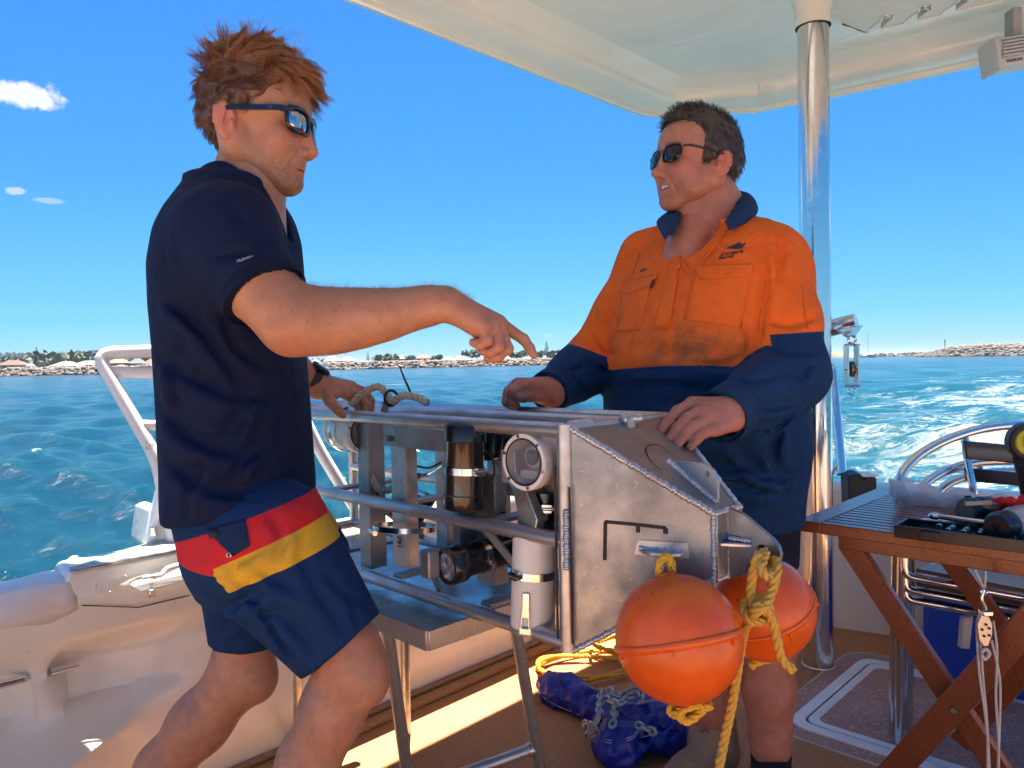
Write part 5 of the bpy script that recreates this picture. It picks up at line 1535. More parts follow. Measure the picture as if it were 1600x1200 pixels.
# ================================================================== the younger man (left)
dA = 1.29
headA = frame_mat(P(390, 211, dA), (1, -.10, 0), pitch=-1.5)
rootA = thing('person', 'man in navy polo shirt and striped board shorts pointing with his right hand', 'person', P(400, 1200, 1.3)-Vector((0, 0, .4)))
sh = head_sdf(.0021)
Vh, Fh = sh.mesh(); Vh = relax(Vh, Fh, 1)
def _hj(x, y, z): return .0030*np.sin(x*620+y*410)*np.sin(y*530+z*380+x*200)+.0018*np.sin(x*1400+z*900)
def hairlineA(x, y, z):
    return _hj(x, y, z)+z-np.interp(x, [-.12, -.05, -.032, -.022, -.004, .016, .026, .042, .056, .072, .10], [-.040, -.040, -.035, .005, .033, .022, .020, .036, .048, .066, .078])
def hairlineB(x, y, z):
    return _hj(x, y, z)+z-np.interp(x, [-.12, -.05, -.034, -.020, -.004, .014, .022, .040, .050, .066, .10], [-.055, -.055, -.048, .000, .034, .010, -.004, .004, .060, .086, .094])
aA = head_attrs(Vh, hairlineA)
parts = [(xf(headA, Vh), Fh, aA)]
# neck and upper chest
s = SDF(.0042)
s.cone(P(392, 236, dA), P(384, 300, dA), .050, .054, k=.02); s.cone(P(384, 300, dA), P(372, 350, dA), .054, .068, k=.03)
s.cone(P(410, 262, dA), P(398, 330, dA), .040, .045, k=.02)
s.cone(P(362, 385, dA-.03), P(362, 385, dA+.06), .085, .085, k=.04)
s.ell(P(427, 322, dA), (.010, .010, .012), k=.012)
s.crease([P(418, 300, dA-.05), P(400, 262, dA-.055)], .006, -.002)
parts.append((*s.mesh(), {}))
# right arm and pointing hand (near the camera)
s = SDF(.0030); d1 = 1.105
s.chain([P(350, 380, 1.13), P(405, 445, 1.11), P(452, 500, d1)], [.046, .049, .043], k=.03)
s.chain([P(455, 504, d1), P(490, 503, d1), P(530, 501, d1), P(572, 496, d1), P(612, 490, d1), P(652, 481, d1), P(680, 476, d1), P(697, 475, d1)], [.0415, .0415, .0395, .0345, .0285, .0225, .0192, .0185], k=.03)
s.ell(P(452, 530, d1+.005), (.018, .02, .018), k=.02)
s.cone(P(430, 478, 1.09), P(470, 486, d1), .032, .030, k=.02)
W0 = P(698, 474, d1)
palm = [(W0, P(757, 510, 1.088), .0185, .0115), (W0, P(768, 506, 1.103), .0185, .012), (W0, P(777, 503, 1.118), .0185, .012), (P(703, 474, 1.12), P(780, 504, 1.135), .018, .012),
        (P(712, 488, 1.10), P(748, 514, 1.10), .016, .014), (P(715, 486, 1.12), P(756, 512, 1.125), .016, .014)]
fing = [([P(780, 505, 1.137), P(818, 530, 1.135), P(828, 544, 1.133), P(834, 555, 1.132)], [.0105, .0082, .0074, .0062]),
        ([P(777, 504, 1.120), P(793, 545, 1.118), P(778, 558, 1.114), P(762, 560, 1.112)], [.0108, .0088, .0080, .0068]),
        ([P(768, 507, 1.104), P(779, 542, 1.098), P(766, 551, 1.098), P(754, 549, 1.100)], [.0105, .0086, .0078, .0066]),
        ([P(757, 511, 1.089), P(761, 532, 1.082), P(750, 539, 1.083), P(739, 535, 1.087)], [.0100, .0082, .0074, .0064]),
        ([P(722, 492, 1.135), P(748, 520, 1.150), P(770, 536, 1.145), P(786, 546, 1.138)], [.013, .0105, .009, .0072])]
hand_px(s, palm, fing)
for x in (697, 704, 711): s.crease([P(x, 500-(x-697)*-.6, 1.085), P(x+6, 492, 1.085)], .0022, .0016)
for q in ((735, 478, 774, 500, 1.10), (730, 486, 765, 505, 1.085)): s.crease([P(q[0], q[1], q[4]), P(q[2], q[3], q[4])], .003, -.0010)
Va, Fa = s.mesh(); bl = np.zeros(len(Va)); 
tipX = P(745, 530, 1.1)
bl = np.clip(1-np.abs(Va[:, 0]-tipX.x)/.06, 0, 1)*.45*(Va[:, 0] > W0.x)+np.exp(-((Va-np.array(P(452, 535, 1.09)))**2).sum(1)/.0009)*.5
parts.append((Va, Fa, {'blush': bl})); armA = (Va, Fa)
# left arm and hand on the rail
s = SDF(.0030)
Wl = P(497, 602, 1.585)
s.chain([P(330, 380, 1.48), P(400, 520, 1.52), P(450, 572, 1.55), Wl], [.050, .044, .038, .024], k=.02)
K = [P(540, 603, 1.64), P(536, 610, 1.61), P(528, 616, 1.588), P(520, 620, 1.57)]
s_palm = [(Wl, P(548, 603, 1.645), .024, .0125), (Wl, P(541, 607, 1.622), .024, .013), (Wl, P(532, 611, 1.60), .024, .013), (Wl, P(522, 616, 1.578), .024, .0125)]
s_f = [([P(548, 604, 1.645), P(570, 612, 1.65), P(580, 626, 1.655), P(580, 640, 1.65)], [.0115, .0095, .0085, .0075]),
       ([P(541, 608, 1.622), P(562, 618, 1.635), P(572, 632, 1.64), P(570, 648, 1.63)], [.0115, .0095, .0085, .0075]),
       ([P(532, 612, 1.60), P(552, 624, 1.64), P(562, 640, 1.64), P(556, 655, 1.61)], [.0115, .0095, .0088, .0078]),
       ([P(510, 616, 1.565), P(516, 628, 1.55), P(528, 641, 1.545), P(535, 648, 1.55)], [.0140, .0115, .010, .0085])]
hand_px(s, s_palm, s_f)
Vl, Fl = s.mesh(); parts.append((Vl, Fl, {'blush': np.full(len(Vl), .22)}))
# legs
s = SDF(.0050)
K1 = P(551, 1046, 1.20); A1 = K1+Vector((-.245, .01, -.50)); 
s.chain([P(420, 850, 1.22), P(490, 950, 1.21), P(540, 1015, 1.20), K1], [.078, .056, .0515, .052], k=.02)
s.chain([K1, P(520, 1110, 1.20), P(482, 1190, 1.205), K1.lerp(A1, .75), A1], [.050, .049, .047, .035, .030], k=.02)
s.ell(P(575, 1065, 1.185), (.030, .028, .036), k=.025); s.ell(P(520, 1105, 1.21), (.035, .04, .06), k=.03)
s.chain([A1, A1+Vector((.03, -.01, -.05)), A1+Vector((.13, -.03, -.065)), A1+Vector((.19, -.04, -.07))], [.033, .036, .030, .018], k=.02)
s.cone(A1+Vector((0, 0, 0)), A1+Vector((-.035, .01, -.055)), .03, .028, k=.02)
K2 = P(378, 1052, 1.40); A2 = K2+Vector((-.30, .03, -.47))
s.chain([P(390, 860, 1.38), P(385, 980, 1.39), P(380, 1018, 1.397), K2], [.070, .042, .046, .0525], k=.03)
s.chain([K2, P(312, 1130, 1.405), P(255, 1200, 1.41), K2.lerp(A2, .72), A2], [.052, .052, .046, .036, .030], k=.03)
s.chain([A2, A2+Vector((.03, -.01, -.05)), A2+Vector((.13, -.03, -.065)), A2+Vector((.19, -.04, -.07))], [.033, .036, .030, .018], k=.02)
s.ell(P(405, 1062, 1.385), (.03, .03, .036), k=.025)
Vg, Fg = s.mesh(); parts.append((Vg, Fg, {}))
V, F_, at = join(parts)
bodyA = npmesh('body', V, F_, M_skinA, rootA, attrs=at)
# fine arm hair catching the light
def arm_hair(mesh, n, parent, mat, mask, L, seed, flow):
    p, nr = sample_surface(mesh[0], mesh[1], n, mask, seed)
    fl = np.array(flow)
    def path(a, nn, r):
        d = nn*.6+fl*r.uniform(.6, 1.2)+r.normal(0, .35, 3); d /= np.linalg.norm(d); l = L*r.uniform(.5, 1.3); c = r.normal(0, .3, 3)
        return np.array([a+d*l*t+c*l*t*t*.6 for t in (0, .33, .66, 1)])
    return strands('arm_hair', mat, parent, p, nr, path, .00013, seed=seed, tone_fn=lambda q, r: r.uniform(.5, 1))
x0, x1 = P(470, 500, 1.1).x, P(770, 480, 1.1).x
arm_hair(armA, 2600, rootA, M_hairA, lambda c: ((c[:, 0] > x0) & (c[:, 0] < x1-.03)).astype(float)*(.3+1.2*(c[:, 2] > P(600, 490, 1.1).z)), .010, 5, (.5, 0, 0))

# shirt
def rowsA(tab, d):
    out = []
    for y, xl, xr, dc, hl in tab:
        c = P((xl+xr)/2, y, dc); out.append((c, (xr-xl)/2/FPX*dc, hl))
    return out
tabA = [(296, 315, 422, 1.29, .095), (310, 298, 432, 1.29, .125), (335, 280, 446, 1.29, .155), (370, 266, 456, 1.29, .178), (420, 257, 462, 1.29, .185), (480, 257, 464, 1.29, .178), (540, 261, 470, 1.29, .168), (600, 264, 475, 1.29, .163),
        (660, 267, 479, 1.29, .163), (720, 271, 481, 1.29, .165), (780, 272, 483, 1.29, .172), (840, 280, 480, 1.29, .174)]
s = SDF(.0042)
s.rows(rowsA(tabA, 1.29), (1, 0, 0), power=2.15, k=.0)
s.cone(P(350, 300, 1.25), P(350, 300, 1.34), .050, .050, k=.05)
for dd, sx in ((1.145, -1), (1.44, 1)):
    s.ell(P(360, 360, dd+(.02 if dd < 1.3 else -.02)), (.060, .048, .056), k=.05)
s.sleeve(P(358, 364, 1.145), P(415, 464, 1.100), .069, .0600, k=.03, depth=.02, hollow=.010)
s.sleeve(P(350, 365, 1.44), P(395, 480, 1.50), .075, .060, k=.03, depth=.03)
s.cut_holes()
# neck opening
s.cone(P(384, 262, 1.29), P(396, 330, 1.29), .056, .050, k=.006, op='s')
s.cone(P(420, 300, 1.29), P(442, 366, 1.29), .040, .014, k=.006, op='s')
# hem plane
hz0 = P(268, 806, 1.29); hz1 = P(487, 768, 1.29)
hn = Vector((-(hz1.z-hz0.z), 0, hz1.x-hz0.x)).normalized()
def hemcut(X, Y, Z): return ((X-hz0.x)*hn.x+(Z-hz0.z)*hn.z)+0*Y
s.add(lambda X, Y, Z: hemcut(X, Y, Z), (hz0.x-.2, .9, .6), (hz1.x+.2, 1.7, hz1.z+.1), .004, 's')
folds(s, [([(262, 470), (300, 500), (350, 560), (380, 610)], .009, .008), ([(352, 500), (372, 545), (420, 575), (470, 590)], .009, .007), ([(335, 400), (375, 395), (425, 385)], .008, .005),
          ([(285, 335), (276, 370), (284, 405), (305, 440)], .0040, .0018), ([(285, 335), (300, 315), (328, 304)], .0040, .0016), ([(355, 320), (395, 365), (440, 410)], .008, .005),
          ([(250, 560), (300, 590), (380, 620), (460, 620)], .012, .006), ([(255, 640), (310, 690), (400, 715)], .013, .007), ([(470, 600), (445, 660), (450, 740)], .012, .006),
          ([(265, 720), (330, 765), (420, 765), (478, 735)], .012, .008), ([(400, 580), (375, 650), (345, 700)], .013, .005), ([(300, 500), (275, 570), (280, 650)], .012, .006), ([(360, 770), (380, 720), (420, 690)], .009, .006), ([(290, 800), (300, 750), (330, 710)], .009, .006)])
Vs, Fs = s.mesh(wob(3, 26, .0024, (1, 1, .6)))
shirtA = npmesh('polo_shirt', Vs, Fs, M_navy, rootA)
bvA = bvh(Vs, Fs)
# collar: a folded band round the neck
def band(parent, name, mat, loops, thick=.0022, closed=True):
    """loops: list of point loops (same length) lofted into a thin solid sheet"""
    m = MB(); n = len(loops[0]); 
    for lp_ in loops: m.v += [tuple(p) for p in lp_]
    rng_ = n if closed else n-1
    for i in range(len(loops)-1):
        for k in range(rng_): k2 = (k+1) % n; m.f.append((i*n+k, i*n+k2, (i+1)*n+k2, (i+1)*n+k))
    o = m.build(name, mat, parent, smooth=180); q = o.modifiers.new('solid', 'SOLIDIFY'); q.thickness = thick; q.offset = 0
    q2 = o.modifiers.new('sub', 'SUBSURF'); q2.levels = 1; q2.render_levels = 1
    return o
def collar_ring(c, rx, ry, fwd, a0, a1, n, tilt):
    f = Vector(fwd).normalized(); l = Vector((-f.y, f.x, 0)); out = []
    for i in range(n):
        t = math.radians(a0+(a1-a0)*i/(n-1)); d = f*math.cos(t)*rx+l*math.sin(t)*ry
        out.append(Vector(c)+d+Vector((0, 0, tilt*(-math.cos(t)))))
    return out
cc = P(382, 296, 1.29); fA = (1, -.05, 0)
def cleaf(lines): return band(rootA, 'collar', M_cuff, [spline([P(*q) for q in l], 5) for l in lines], .003, closed=False)
cleaf([[(352, 262, 1.36), (338, 264, 1.30), (350, 272, 1.235), (376, 296, 1.215), (404, 326, 1.218), (430, 352, 1.23), (448, 378, 1.245)],
       [(348, 256, 1.37), (330, 260, 1.30), (343, 268, 1.222), (372, 294, 1.200), (402, 324, 1.205), (429, 350, 1.22), (448, 376, 1.24)],
       [(344, 264, 1.39), (320, 268, 1.30), (332, 282, 1.198), (362, 308, 1.176), (394, 338, 1.182), (424, 364, 1.200), (446, 390, 1.225)],
       [(344, 272, 1.40), (310, 278, 1.30), (322, 298, 1.185), (352, 322, 1.165), (386, 350, 1.170), (418, 376, 1.190), (441, 404, 1.218)]])
cleaf([[(425, 338, 1.325), (436, 350, 1.33), (447, 368, 1.32), (456, 394, 1.295)], [(428, 334, 1.34), (441, 346, 1.35), (452, 364, 1.34), (459, 392, 1.30)], [(430, 338, 1.36), (446, 350, 1.37), (457, 368, 1.35), (462, 400, 1.305)]])
# placket edge and lower opening lined with thicker cloth
pl0 = [P(414, 340, 1.215), P(432, 362, 1.23), P(447, 385, 1.25), P(458, 412, 1.27)]
pl1 = [P(420, 334, 1.225), P(438, 356, 1.24), P(452, 380, 1.26), P(462, 408, 1.275)]
def snap(bv, p, off=.0015, up=None):
    hit = bv.find_nearest(p); n = hit[1]; return hit[0]+n*off
band(rootA, 'placket', M_cuff, [[snap(bvA, p, .003) for p in pl0], [snap(bvA, p, .003) for p in pl1]], .003, False)
# sleeve hem band
def cuff_band(c, axis, r, w, parent, mat, name='sleeve_band', bv=None):
    m = MB(); m.lathe(Vector(c)-Vector(axis).normalized()*w, axis, [(r-.0035, w*2-.001), (r-.0035, w*2), (r, w*2), (r+.0008, w), (r, 0), (r-.0025, -.001)], 40); return m.build(name, mat, parent, smooth=70)
ca = (P(415, 464, 1.100)-P(352, 362, 1.145)).normalized()
cuff_band(P(415, 464, 1.100)-ca*.008, ca, .0636, .0085, rootA, M_cuff)
M_thr = plain('grey_thread', (.42, .44, .44), .7, var=.1)
xd = (P(398, 408, 1.07)-P(372, 420, 1.07)); place_text('PILBARA', .0060, P(364, 408, 1.03), xd, Vector((0, 0, 1)), M_thr, rootA, 'sleeve_lettering', target=bvA, space=.95)
MB().torus(snap(bvA, P(456, 405, 1.2)), (.6, -.8, 0), .0055, .0008, 20, 6, arc=(0.1, .85)).build('chest_emblem', M_thr, rootA)
MB().cyl(snap(bvA, P(452, 392, 1.24)), snap(bvA, P(452, 392, 1.24), .004), .0045, 16).build('button', M_black, rootA)

# board shorts
s = SDF(.0046)
s.rows(rowsA([(775, 280, 486, 1.30, .155), (800, 284, 500, 1.30, .160), (830, 297, 520, 1.30, .165), (865, 306, 540, 1.30, .168), (900, 316, 545, 1.30, .150)], 1.3), (1, 0, 0), k=0)
s.sleeve(P(412, 850, 1.215), P(534, 1009, 1.195), .112, .0765, k=.04, depth=.03, hollow=.013)
s.sleeve(P(388, 860, 1.385), P(381, 1003, 1.395), .100, .0625, k=.04, depth=0)
s.cut_holes()
folds(s, [([(345, 872), (400, 940), (440, 1000), (462, 1034)], .007, .009), ([(335, 960), (380, 940), (420, 915)], .010, .007), ([(340, 990), (380, 965), (415, 955)], .008, .005), ([(470, 870), (500, 930), (540, 985)], .011, .006), ([(395, 880), (430, 905), (470, 925)], .009, .006),
          ([(500, 890), (540, 925), (575, 945)], .010, .006), ([(430, 950), (465, 985), (500, 1030)], .010, .006), ([(420, 800), (440, 840), (430, 880)], .009, .005), ([(360, 880), (385, 870), (420, 850)], .008, .005), ([(560, 880), (550, 930), (560, 975)], .009, .005)])
Vp, Fp = s.mesh(wob(8, 24, .0022))
# stripe measure: distance along the leg axis from the waist
ax_ = P(560, 1040, 1.2)-P(436, 772, 1.2); ax_ = Vector((ax_.x, 0, ax_.z)).normalized()
# band lines in the side view: top of red passes (322,850)-(560,770); we use a slanted height
def line_val(V, pa, pb):
    a = P(*pa); b = P(*pb); nx, nz = -(b.z-a.z), (b.x-a.x); L = math.hypot(nx, nz); return ((V[:, 0]-a.x)*nx+(V[:, 2]-a.z)*nz)/L
m_yb = line_val(Vp, (372, 922, 1.10), (540, 846, 1.14))     # above: yellow
m_yr = line_val(Vp, (345, 885, 1.10), (514, 808, 1.14))     # above: red
m_rt = line_val(Vp, (380, 815, 1.10), (490, 772, 1.14))     # above: navy waist
pock = np.minimum(-line_val(Vp, (318, 820, 1.09), (378, 884, 1.09))*-1, 1)
far_leg = (Vp[:, 1] > 1.30)
m_far_lo = line_val(Vp, (300, 870, 1.20), (372, 893, 1.14)); m_far_hi = line_val(Vp, (316, 845, 1.35), (345, 858, 1.35))
t = NT('board_short_cloth'); n = t.noise(12, 5, .6); n2 = t.noise(800, 2, .5)
nav, yel, red = (.005, .028, .095), (.70, .40, .025), (.62, .02, .018)
c = t.mix(t.step(t.attr('m1')), nav, yel); c = t.mix(t.step(t.attr('m2')), c, red); c = t.mix(t.step(t.attr('m3')), c, nav)
c = t.mix(t.math('MULTIPLY', t.ramp(n, [(.35, 0.), (.75, .35)]), 1), c, (.01, .035, .09))
t.set(Base_Color=c, Roughness=.8, Specular_IOR_Level=.2); b = t.bump(n2, .3, .0005); t.bump(t.noise(24, 4, .6, dist=.8), .6, .009, b)
w_ = np.clip((Vp[:, 1]-1.285)/.05, 0, 1)
seamv = line_val(Vp, (338, 862, 1.15), (452, 1040, 1.15))
left_ = seamv < 0
m1 = np.where(left_, m_far_lo, m_yb); m_yr = np.where(left_, m_far_lo, m_yr)
shortsA = npmesh('board_shorts', Vp, Fp, t.m, rootA, attrs={'m1': m1, 'm2': m_yr, 'm3': m_rt})
bvS = bvh(Vp, Fp)
def applique(bv, poly, mat, parent, name, off=.0016, th=.0014, nu=10):
    """cloth piece lying on a garment: a quad of photo positions draped on the surface"""
    a, b, c, d = [Vector((p[0], p[1], 0)) for p in poly]; rows_ = []
    for i in range(nu+1):
        row = []
        for j in range(nu+1):
            u, v = j/nu, i/nu; q = a.lerp(b, u).lerp(d.lerp(c, u), v); h = cast(bv, q.x, q.y, off); row.append(h)
        rows_.append(row)
    if any(h is None for r in rows_ for h in r): print('applique miss', name); return None
    m = MB(); n = nu+1
    for r in rows_: m.v += [tuple(h) for h in r]
    for i in range(nu):
        for j in range(nu): m.f.append((i*n+j, (i+1)*n+j, (i+1)*n+j+1, i*n+j+1))
    o = m.build(name, mat, parent, smooth=180); q = o.modifiers.new('solid', 'SOLIDIFY'); q.thickness = th; q.offset = 1
    return o
M_navy2 = cloth('board_short_navy', (.008, .026, .078), 800).m
applique(bvS, [(322, 828), (384, 812), (391, 852), (364, 868)], M_navy2, rootA, 'pocket_flap', off=.001, th=.0016)
M_patch = plain('black_patch', (.012, .012, .014), .6, var=.1)
applique(bvS, [(324, 830), (340, 826), (345, 838), (330, 842)], M_patch, rootA, 'brand_patch', off=.003, th=.0005, nu=3)
h = cast(bvS, 359, 866, .003)
if h: MB().torus(h, (-.2, -1, .1), .0032, .0009, 16, 6).build('eyelet', M_clamp, rootA)

# sunglasses A
def glasses(M, parent, lens_w, lens_h, wrap, mat_frame, mat_lens, temple_h, heavy=0, thin=False):
    root = bpy.data.objects.new('sunglasses', None)
    w = 1+.07*heavy; fx = .107; m = MB(); zc = .010
    def L(p): return M @ Vector(p)
    def arc_x(y): return fx-wrap*(abs(y)/.068)**2
    g = None
    parts_ = []
    for sgn in (-1, 1):
        cy_ = sgn*.034
        # lens as a curved rounded plate
        n = 28; m = MB(); ring = []
        for i in range(n):
            a = 2*math.pi*i/n; ex = 3.2 if not thin else 2.6
            cx, sz = math.cos(a), math.sin(a); q = (abs(cx)**ex+abs(sz)**ex)**(-1/ex)
            yy = cy_+cx*q*lens_w; zz = zc+sz*q*lens_h-(.004 if sz < 0 and thin else 0)*0
            ring.append((yy, zz))
        inner = [(cy_+(y-cy_)*.5, zc+(z-zc)*.5) for y, z in ring]
        for rr, bulge in ((ring, 0), (inner, .0018)): m.v += [tuple(L((arc_x(y)+bulge, y, z))) for y, z in rr]
        m.v.append(tuple(L((arc_x(cy_)+.0026, cy_, zc))))
        for i in range(n):
            j = (i+1) % n
            f1 = (i, j, n+j, n+i); f2 = (n+i, n+j, 2*n)
            m.f += [f1, f2]
        o = m.build('lens', mat_lens, parent, smooth=180); q = o.modifiers.new('s', 'SOLIDIFY'); q.thickness = .0015
        m = MB(); m.tube([L((arc_x(y), y, z)) for y, z in ring], .0010 if thin else .0036, 8, closed=True); m.build('lens_rim', mat_frame, parent)
        # temple
        yo = sgn*(.034+lens_w+.003); yb = sgn*.080*w
        pts = [L((arc_x(yo)+.001, yo, zc+lens_h*.55)), L((.080, sgn*.0735*w, zc+lens_h*.55)), L((.035, yb, .0195)), L((-.004, sgn*.081*w, .019)), L((-.022, sgn*.079*w, .004))]
        m = MB(); sp_ = spline(pts, 6); uu = (M.to_3x3() @ Vector((0, 0, 1))); vs = []
        for k, p in enumerate(sp_):
            d = (sp_[min(len(sp_)-1, k+1)]-sp_[max(0, k-1)]).normalized(); side = d.cross(uu).normalized(); hh_ = temple_h*(1-.35*k/len(sp_)); th_ = .0013
            vs += [p-side*th_-uu*hh_, p+side*th_-uu*hh_, p+side*th_+uu*hh_, p-side*th_+uu*hh_]
        nn = len(sp_); m.add(vs, [(4*i+a, 4*i+(a+1) % 4, 4*i+4+(a+1) % 4, 4*i+4+a) for i in range(nn-1) for a in range(4)]+[(3, 2, 1, 0), tuple(4*(nn-1)+a for a in range(4))])
        o = m.build('temple', mat_frame, parent, smooth=30)
    m = MB()
    if thin:
        MB().tube([L((arc_x(.012), -.014, zc+.010)), L((fx+.001, 0, zc+.014)), L((arc_x(.012), .014, zc+.010))], .001, 6).build('brow_bar', mat_frame, parent); m.tube([L((arc_x(.012), -.012, zc+.004)), L((fx+.001, 0, zc+.006)), L((arc_x(.012), .012, zc+.004))], .001, 6)
    else:
        m.tube([L((arc_x(.012), -.012, zc+.008)), L((fx+.0015, 0, zc+.011)), L((arc_x(.012), .012, zc+.008))], [.004, .0035, .004], 8)
        for sgn in (-1, 1): MB().tube([L((arc_x(.06), sgn*(.034+lens_w-.004), zc+lens_h*.7)), L((arc_x(.065)-.004, sgn*(.034+lens_w+.004), zc+lens_h*.55))], .0045, 8).build('hinge', mat_frame, parent)
    m.build('bridge', mat_frame, parent)
M_frameA = plain('glossy_black_frame', (.012, .011, .016), .2, var=.1, coat=.4)
gA = thing('sunglasses', 'chunky black sunglasses worn by the ginger haired man', 'sunglasses', headA @ Vector((.1, 0, .01)))
glasses(headA, gA, .027, .0190, .020, M_frameA, M_mirror, .0048)
lg = headA @ Vector((.064, -.0795, .019)); lz = headA.to_3x3() @ Vector((0, -1, 0)); lx = headA.to_3x3() @ Vector((1, 0, 0))
MB().torus(headA @ Vector((.070, -.0778, .0205)), headA.to_3x3() @ Vector((.12, -1, 0)), .0028, .0007, 18, 5, sc=.6, ref=lx).build('temple_emblem', plain('violet_metal', (.30, .22, .55), .25, metallic=.8), gA)
# watch
wt = thing('wrist_watch', 'black digital watch on the left wrist resting by the rail', 'watch', P(495, 590, 1.57))
wa = (P(497, 602, 1.585)-P(450, 572, 1.55)).normalized(); wc0 = P(488, 594, 1.577)
MB().lathe(wc0-wa*.009, wa, [(.0268, 0), (.0285, .001), (.0285, .017), (.0268, .018)], 30).build('strap', M_rub, wt)
up_ = Vector((.1, -.25, 1)); up_ = (up_-wa*up_.dot(wa)).normalized()
MB().obox(wc0+up_*.031, (wa, wa.cross(up_), up_), (.019, .017, .0045)).build('case', M_rub, wt, bevel=.004)
MB().obox(wc0+up_*.0358, (wa, wa.cross(up_), up_), (.013, .012, .0006)).build('screen', M_tint, wt)

# ------------------------------------------------------------------ hair of both men
def hair_cap(lobes, hairline, ears=.077, h=.003, nz=None):
    c = SDF(h); first = True
    for ce, r in lobes: c.ell(ce, r, k=0 if first else .02); first = False
    c.add(lambda X, Y, Z: hairline(X, Y, Z)*.7, (-.2, -.2, -.2), (.2, .2, .25), .003, 's')
    for sg in (-1, 1): c.ell((-.004, sg*(ears+.010), -.002), (.026, .022, .034), k=.004, op='s')
    return c.mesh(nz)
def vnoise(p, sc, off=0.0):
    v = noise.noise_vector(Vector((p[0]*sc+off, p[1]*sc+off*2, p[2]*sc-off))); return np.array(v)
lobesA = [((.011, 0, .058), (.0905, .0805, .0825)), ((.050, 0, .046), (.054, .0635, .059)), ((.014, 0, .112), (.052, .054, .034)), ((-.018, 0, .106), (.046, .054, .040)), ((.074, .0, .080), (.028, .044, .022)), ((-.040, 0, .030), (.040, .060, .050)), ((-.012, 0, .03), (.056, .0785, .045))]
Vc, Fc = hair_cap(lobesA, hairlineA, nz=lambda X, Y, Z: wob(21, 140, .0030)(X, Y, Z)+wob(22, 75, .0040)(X, Y, Z)*(Z > .05))
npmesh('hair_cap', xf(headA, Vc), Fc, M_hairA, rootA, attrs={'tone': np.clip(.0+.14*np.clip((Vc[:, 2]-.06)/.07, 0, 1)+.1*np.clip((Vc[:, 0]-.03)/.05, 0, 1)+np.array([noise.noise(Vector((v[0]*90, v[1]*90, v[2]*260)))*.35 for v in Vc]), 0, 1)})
pr, nr = sample_surface(Vc, Fc, 11000, lambda c: (hairlineA(*c.T) > -.002)*(.75+1.0*(c[:, 2] > .075))*(c[:, 0] > -.2), 31)
def pathA(p, n, r):
    x, y, z = p; cl = vnoise(p, 24); cl2 = vnoise(p, 55, 7.)
    if x > .060 and z > .055:      # fringe
        L = r.uniform(.028, .056); d = np.array([.55, -.08, .02])+n*.35+cl*.6; g = np.array([.02, 0, -.50])+cl2*.3
    elif z > .088:                # tousled crown
        L = r.uniform(.024, .050)*(1 if x < .02 else .75); d = np.array([.45-.45*(x < -.01), 0, .40])+n*.45+cl*1.1; g = np.array([.20, 0, -.24])+cl2*.6
    elif z > .055:
        L = r.uniform(.016, .028); d = np.array([-.20, 0, -.25])+n*.50+cl*.6; g = np.array([-.1, 0, -.35])
    else:
        L = r.uniform(.009, .016); d = np.array([-.40, 0, -.80])+n*.40+cl*.3; g = np.array([0, 0, -.1])-n*.14
    d = d+r.normal(0, .14, 3); d /= np.linalg.norm(d); q = [p-n*.001]; k = 7
    for i in range(k):
        q.append(q[-1]+d*L/k); d = d+g*.42+cl2*.28*(i/k)+r.normal(0, .03, 3); d /= np.linalg.norm(d)
    return np.array(q)
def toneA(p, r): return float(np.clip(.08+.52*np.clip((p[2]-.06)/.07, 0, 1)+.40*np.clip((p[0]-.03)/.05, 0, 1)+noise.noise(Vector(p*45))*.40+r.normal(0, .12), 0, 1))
def locks(pr, nr, path, ng, seed, pull=.8):
    """hair falls in locks: every strand leans towards the nearest guide strand as it grows"""
    r = np.random.default_rng(seed); gi = r.choice(len(pr), ng, replace=False); gp = [path(pr[i], nr[i], r) for i in gi]; G_ = pr[gi]
    def f(p, n, r2):
        j = int(np.argmin(((G_-p)**2).sum(1))); q = path(p, n, r2); g = gp[j]; L = np.linalg.norm(g[-1]-g[0]); own = q-q[0]; m = len(q)
        t = np.linspace(0, 1, m)[:, None]; k = r2.uniform(.72, 1.12)
        base = p+(g-g[0])*k; tgt = g[0]+(g-g[0])*k
        out = base*(1-t*pull)+tgt*(t*pull)
        return out*.8+q*.2+r2.normal(0, .0004, 3)*t
    return f
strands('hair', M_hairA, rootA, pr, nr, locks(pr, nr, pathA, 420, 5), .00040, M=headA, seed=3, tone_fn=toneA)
# a few wild wisps on top
pw, nw = sample_surface(Vc, Fc, 110, lambda c: (c[:, 2] > .10).astype(float)+.3*((c[:, 0] > .06) & (c[:, 2] > .07)), 44)
def wisp(p, n, r):
    L = r.uniform(.045, .075); cl = vnoise(p, 20, 3.); d = np.array([-.1, 0, .8])+n*.7+cl*1.1; d /= np.linalg.norm(d); c = r.normal(0, .4, 3)+np.array([.2, 0, -.5]); q = [p]
    for i in range(9):
        q.append(q[-1]+d*L/9); d = d+c*.30; d /= np.linalg.norm(d)
    return np.array(q)
strands('hair_wisps', M_hairA, rootA, pw, nw, wisp, .00034, M=headA, seed=9, tone_fn=lambda p, r: r.uniform(.3, 1))
